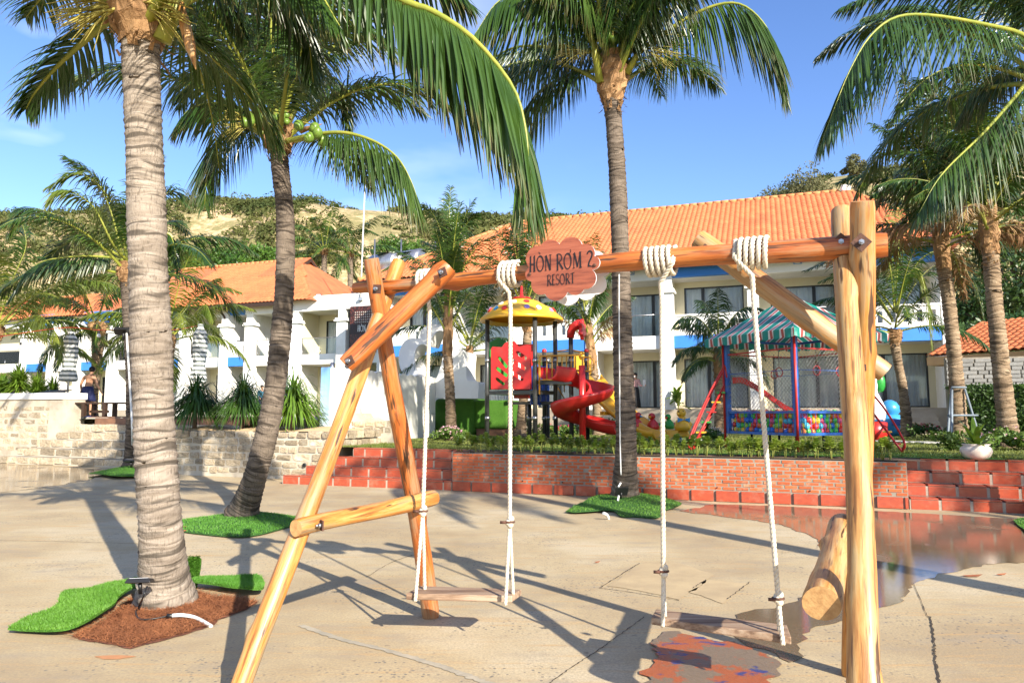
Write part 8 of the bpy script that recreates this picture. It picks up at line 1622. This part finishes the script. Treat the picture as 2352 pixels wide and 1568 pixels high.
# --- man seen from behind, bare back, navy shorts, walking away
mp = V(198, 957, 24.4); mp.z = 1.366; man = empty('person', mp, R(-4)); tag(man, 'bare backed man in navy shorts walking away beside the bench', 'person'); man.scale = (1.02, 1.02, 1.0)
N = {'pelvis': ((0, 0, 0.90), (0.135, 0.10)), 'waist': ((0.005, 0.0, 1.04), (0.125, 0.09)), 'chest': ((0.02, 0.03, 1.24), (0.155, 0.105)), 'upper': ((0.03, 0.04, 1.36), (0.13, 0.08)), 'neck': ((0.045, 0.06, 1.46), 0.052), 'jaw': ((0.06, 0.08, 1.53), (0.062, 0.07)), 'head': ((0.065, 0.085, 1.60), (0.078, 0.092)), 'crown': ((0.065, 0.08, 1.66), (0.055, 0.065)),
     'lsh': ((-0.165, 0.03, 1.36), 0.062), 'lel': ((-0.255, 0.0, 1.11), 0.044), 'lwr': ((-0.275, 0.07, 0.90), 0.029), 'rsh': ((0.215, 0.03, 1.33), 0.062), 'rel': ((0.305, 0.02, 1.08), 0.044), 'rwr': ((0.405, 0.08, 0.88), 0.029),
     'lhip': ((-0.095, 0.0, 0.86), 0.095), 'lkn': ((-0.085, -0.02, 0.49), 0.062), 'lcalf': ((-0.06, -0.10, 0.34), 0.056), 'lan': ((-0.03, -0.16, 0.10), 0.036), 'lto': ((-0.03, -0.05, 0.035), (0.042, 0.025)), 'rhip': ((0.095, 0.0, 0.86), 0.095), 'rkn': ((0.10, 0.08, 0.48), 0.062), 'rcalf': ((0.10, 0.06, 0.33), 0.056), 'ran': ((0.09, 0.06, 0.09), 0.036), 'rto': ((0.10, 0.20, 0.035), (0.042, 0.025))}
E = [('pelvis', 'waist'), ('waist', 'chest'), ('chest', 'upper'), ('upper', 'neck'), ('neck', 'jaw'), ('jaw', 'head'), ('head', 'crown'), ('upper', 'lsh'), ('lsh', 'lel'), ('lel', 'lwr'), ('upper', 'rsh'), ('rsh', 'rel'), ('rel', 'rwr'), ('pelvis', 'lhip'), ('lhip', 'lkn'), ('lkn', 'lcalf'), ('lcalf', 'lan'), ('lan', 'lto'), ('pelvis', 'rhip'), ('rhip', 'rkn'), ('rkn', 'rcalf'), ('rcalf', 'ran'), ('ran', 'rto')]
add_hand(N, E, 'lwr', N['lwr'][0], (0.0, 0.15, -1), (0.3, 1, 0)); add_hand(N, E, 'rwr', N['rwr'][0], (0.45, 0.1, -0.9), (-0.3, 1, 0)); body = skin('body', man, N, E, 'skin')
def lump(parent, name, mat, rings, n_=20):
    """closed garment from stacked ellipse rings (centre, rx, ry)"""
    vs = []; fs = []
    for (c_, rx, ry) in rings:
        for j in range(n_): a = 2 * math.pi * j / n_; vs.append((c_[0] + rx * math.cos(a), c_[1] + ry * math.sin(a), c_[2]))
    for i in range(len(rings) - 1):
        for j in range(n_): fs.append((i * n_ + j, i * n_ + (j + 1) % n_, (i + 1) * n_ + (j + 1) % n_, (i + 1) * n_ + j))
    mb = MB(); mb.add(vs, fs, 0, True); o = mb.build(name, M[mat], parent); s_ = o.modifiers.new('s', 'SOLIDIFY'); s_.thickness = 0.012; s_.offset = 1; return o
lump(man, 'shorts', 'navy', [((0, 0, 1.03), 0.155, 0.12), ((0, 0, 0.92), 0.185, 0.145), ((0, 0, 0.80), 0.20, 0.155), ((0, 0.01, 0.74), 0.20, 0.15)])
lump(man, 'shorts_leg', 'navy', [((-0.10, 0, 0.78), 0.105, 0.135), ((-0.105, -0.01, 0.62), 0.11, 0.13), ((-0.105, -0.015, 0.54), 0.115, 0.125)]); lump(man, 'shorts_leg', 'navy', [((0.10, 0.01, 0.78), 0.105, 0.135), ((0.11, 0.05, 0.62), 0.11, 0.13), ((0.115, 0.07, 0.53), 0.115, 0.125)])
mb = MB(); mb.sphere((0.065, 0.072, 1.625), 0.105, 18, 12, 0, (0.92, 1.0, 0.95)); mb.build('hair', M['hair'], man); face(man, (0.065, 0.09, 1.585), (0, 1, 0))
for x, y in ((-0.03, -0.09), (0.10, 0.14)): MB().box((x, y, 0.012), (0.10, 0.26, 0.024)).build('sandal', M['sandal'], man, bevel=0.01)
# --- woman at the glass door
wp_ = B.w(B.s(1459, 0.9), 0.9, Z0 + 0.002); wo_ = empty('person', wp_, R(-20)); tag(wo_, 'woman in pink blouse, long black skirt and mask holding papers at a door', 'person')
N = {'pelvis': ((0, 0, 0.88), (0.12, 0.09)), 'waist': ((0, 0, 1.03), (0.105, 0.08)), 'chest': ((0, 0, 1.20), (0.125, 0.09)), 'upper': ((0, 0, 1.31), (0.11, 0.07)), 'neck': ((0, 0, 1.40), 0.043), 'jaw': ((0, -0.01, 1.46), (0.055, 0.062)), 'head': ((0, -0.01, 1.53), (0.07, 0.085)), 'crown': ((0, 0, 1.585), (0.05, 0.06)), 'lsh': ((-0.15, 0, 1.31), 0.05), 'lel': ((-0.19, 0.02, 1.06), 0.038), 'lwr': ((-0.13, -0.10, 0.88), 0.026), 'rsh': ((0.15, 0, 1.31), 0.05), 'rel': ((0.20, -0.02, 1.06), 0.038), 'rwr': ((0.38, -0.16, 1.04), 0.026),
     'lhip': ((-0.08, 0, 0.84), 0.08), 'lkn': ((-0.08, 0, 0.46), 0.055), 'lan': ((-0.08, 0.01, 0.08), 0.035), 'lto': ((-0.08, -0.13, 0.03), (0.036, 0.022)), 'rhip': ((0.08, 0, 0.84), 0.08), 'rkn': ((0.08, 0, 0.46), 0.055), 'ran': ((0.08, 0.01, 0.08), 0.035), 'rto': ((0.09, -0.13, 0.03), (0.036, 0.022))}
E = [('pelvis', 'waist'), ('waist', 'chest'), ('chest', 'upper'), ('upper', 'neck'), ('neck', 'jaw'), ('jaw', 'head'), ('head', 'crown'), ('upper', 'lsh'), ('lsh', 'lel'), ('lel', 'lwr'), ('upper', 'rsh'), ('rsh', 'rel'), ('rel', 'rwr'), ('pelvis', 'lhip'), ('lhip', 'lkn'), ('lkn', 'lan'), ('lan', 'lto'), ('pelvis', 'rhip'), ('rhip', 'rkn'), ('rkn', 'ran'), ('ran', 'rto')]
add_hand(N, E, 'lwr', N['lwr'][0], (0.4, -0.3, -0.8), (0.3, 1, 0)); add_hand(N, E, 'rwr', N['rwr'][0], (0.9, -0.3, 0.1), (0, 0.3, 1)); skin('body', wo_, N, E, 'skin')
lump(wo_, 'skirt', 'blackskirt', [((0, 0, 0.98), 0.135, 0.11), ((0, 0, 0.84), 0.165, 0.14), ((0, 0, 0.45), 0.19, 0.17), ((0, 0, 0.06), 0.24, 0.20)])
N2 = {'pelvis': ((0, 0, 0.90), (0.145, 0.115)), 'waist': ((0, 0, 1.03), (0.13, 0.10)), 'chest': ((0, 0, 1.20), (0.145, 0.108)), 'upper': ((0, 0, 1.315), (0.125, 0.085)), 'lsh': ((-0.152, 0, 1.31), 0.066), 'lel': ((-0.19, 0.02, 1.06), 0.056), 'lwr': ((-0.135, -0.09, 0.90), 0.044), 'rsh': ((0.152, 0, 1.31), 0.066), 'rel': ((0.20, -0.02, 1.06), 0.056), 'rwr': ((0.345, -0.14, 1.045), 0.044)}
skin('blouse', wo_, N2, [('pelvis', 'waist'), ('waist', 'chest'), ('chest', 'upper'), ('upper', 'lsh'), ('lsh', 'lel'), ('lel', 'lwr'), ('upper', 'rsh'), ('rsh', 'rel'), ('rel', 'rwr')], 'pink')
mb = MB(); mb.sphere((0, 0.02, 1.555), 0.10, 16, 10, 0, (0.9, 0.95, 0.95)); mb.sphere((0, 0.07, 1.47), 0.06, 12, 8, 0, (1, 0.6, 1.5)); mb.build('hair', M['hair'], wo_); face(wo_, (0, -0.01, 1.515), (0, -1, 0), mask=True)
pc = empty('paper_sheet', wp_ + B.u * 0.44 - B.n * 0.20 + Vector((0, 0, 1.16)), R(-20)); tag(pc, 'white sheet of paper held by the woman', 'paper'); MB().box((0, 0, 0), (0.12, 0.006, 0.30), 0, Matrix.Rotation(R(8), 3, 'Y')).build('sheet', M['mask'], pc)
# --- person in a blue shirt behind the leaning palm
tp_ = Vector(((603 - CX) / F * 37, 37, 1.302)); th_ = empty('person', tp_, R(40)); tag(th_, 'person in a blue shirt half hidden behind the leaning palm trunk', 'person')
N['lwr'] = ((-0.13, -0.12, 0.98), 0.026); skin('body', th_, {k: v for k, v in N.items()}, E, 'skin')
skin('shirt', th_, N2, [('pelvis', 'waist'), ('waist', 'chest'), ('chest', 'upper'), ('upper', 'lsh'), ('lsh', 'lel'), ('lel', 'lwr'), ('upper', 'rsh'), ('rsh', 'rel'), ('rel', 'rwr')], 'teal'); lump(th_, 'trousers', 'navy', [((0, 0, 0.98), 0.14, 0.115), ((0, 0, 0.8), 0.17, 0.14), ((0, 0, 0.45), 0.16, 0.12), ((0, 0, 0.06), 0.15, 0.11)])
mb = MB(); mb.sphere((0, 0.015, 1.565), 0.098, 16, 10, 0, (0.92, 1, 0.9)); mb.build('hair', M['hair'], th_); face(th_, (0, -0.01, 1.515), (0, -1, 0))
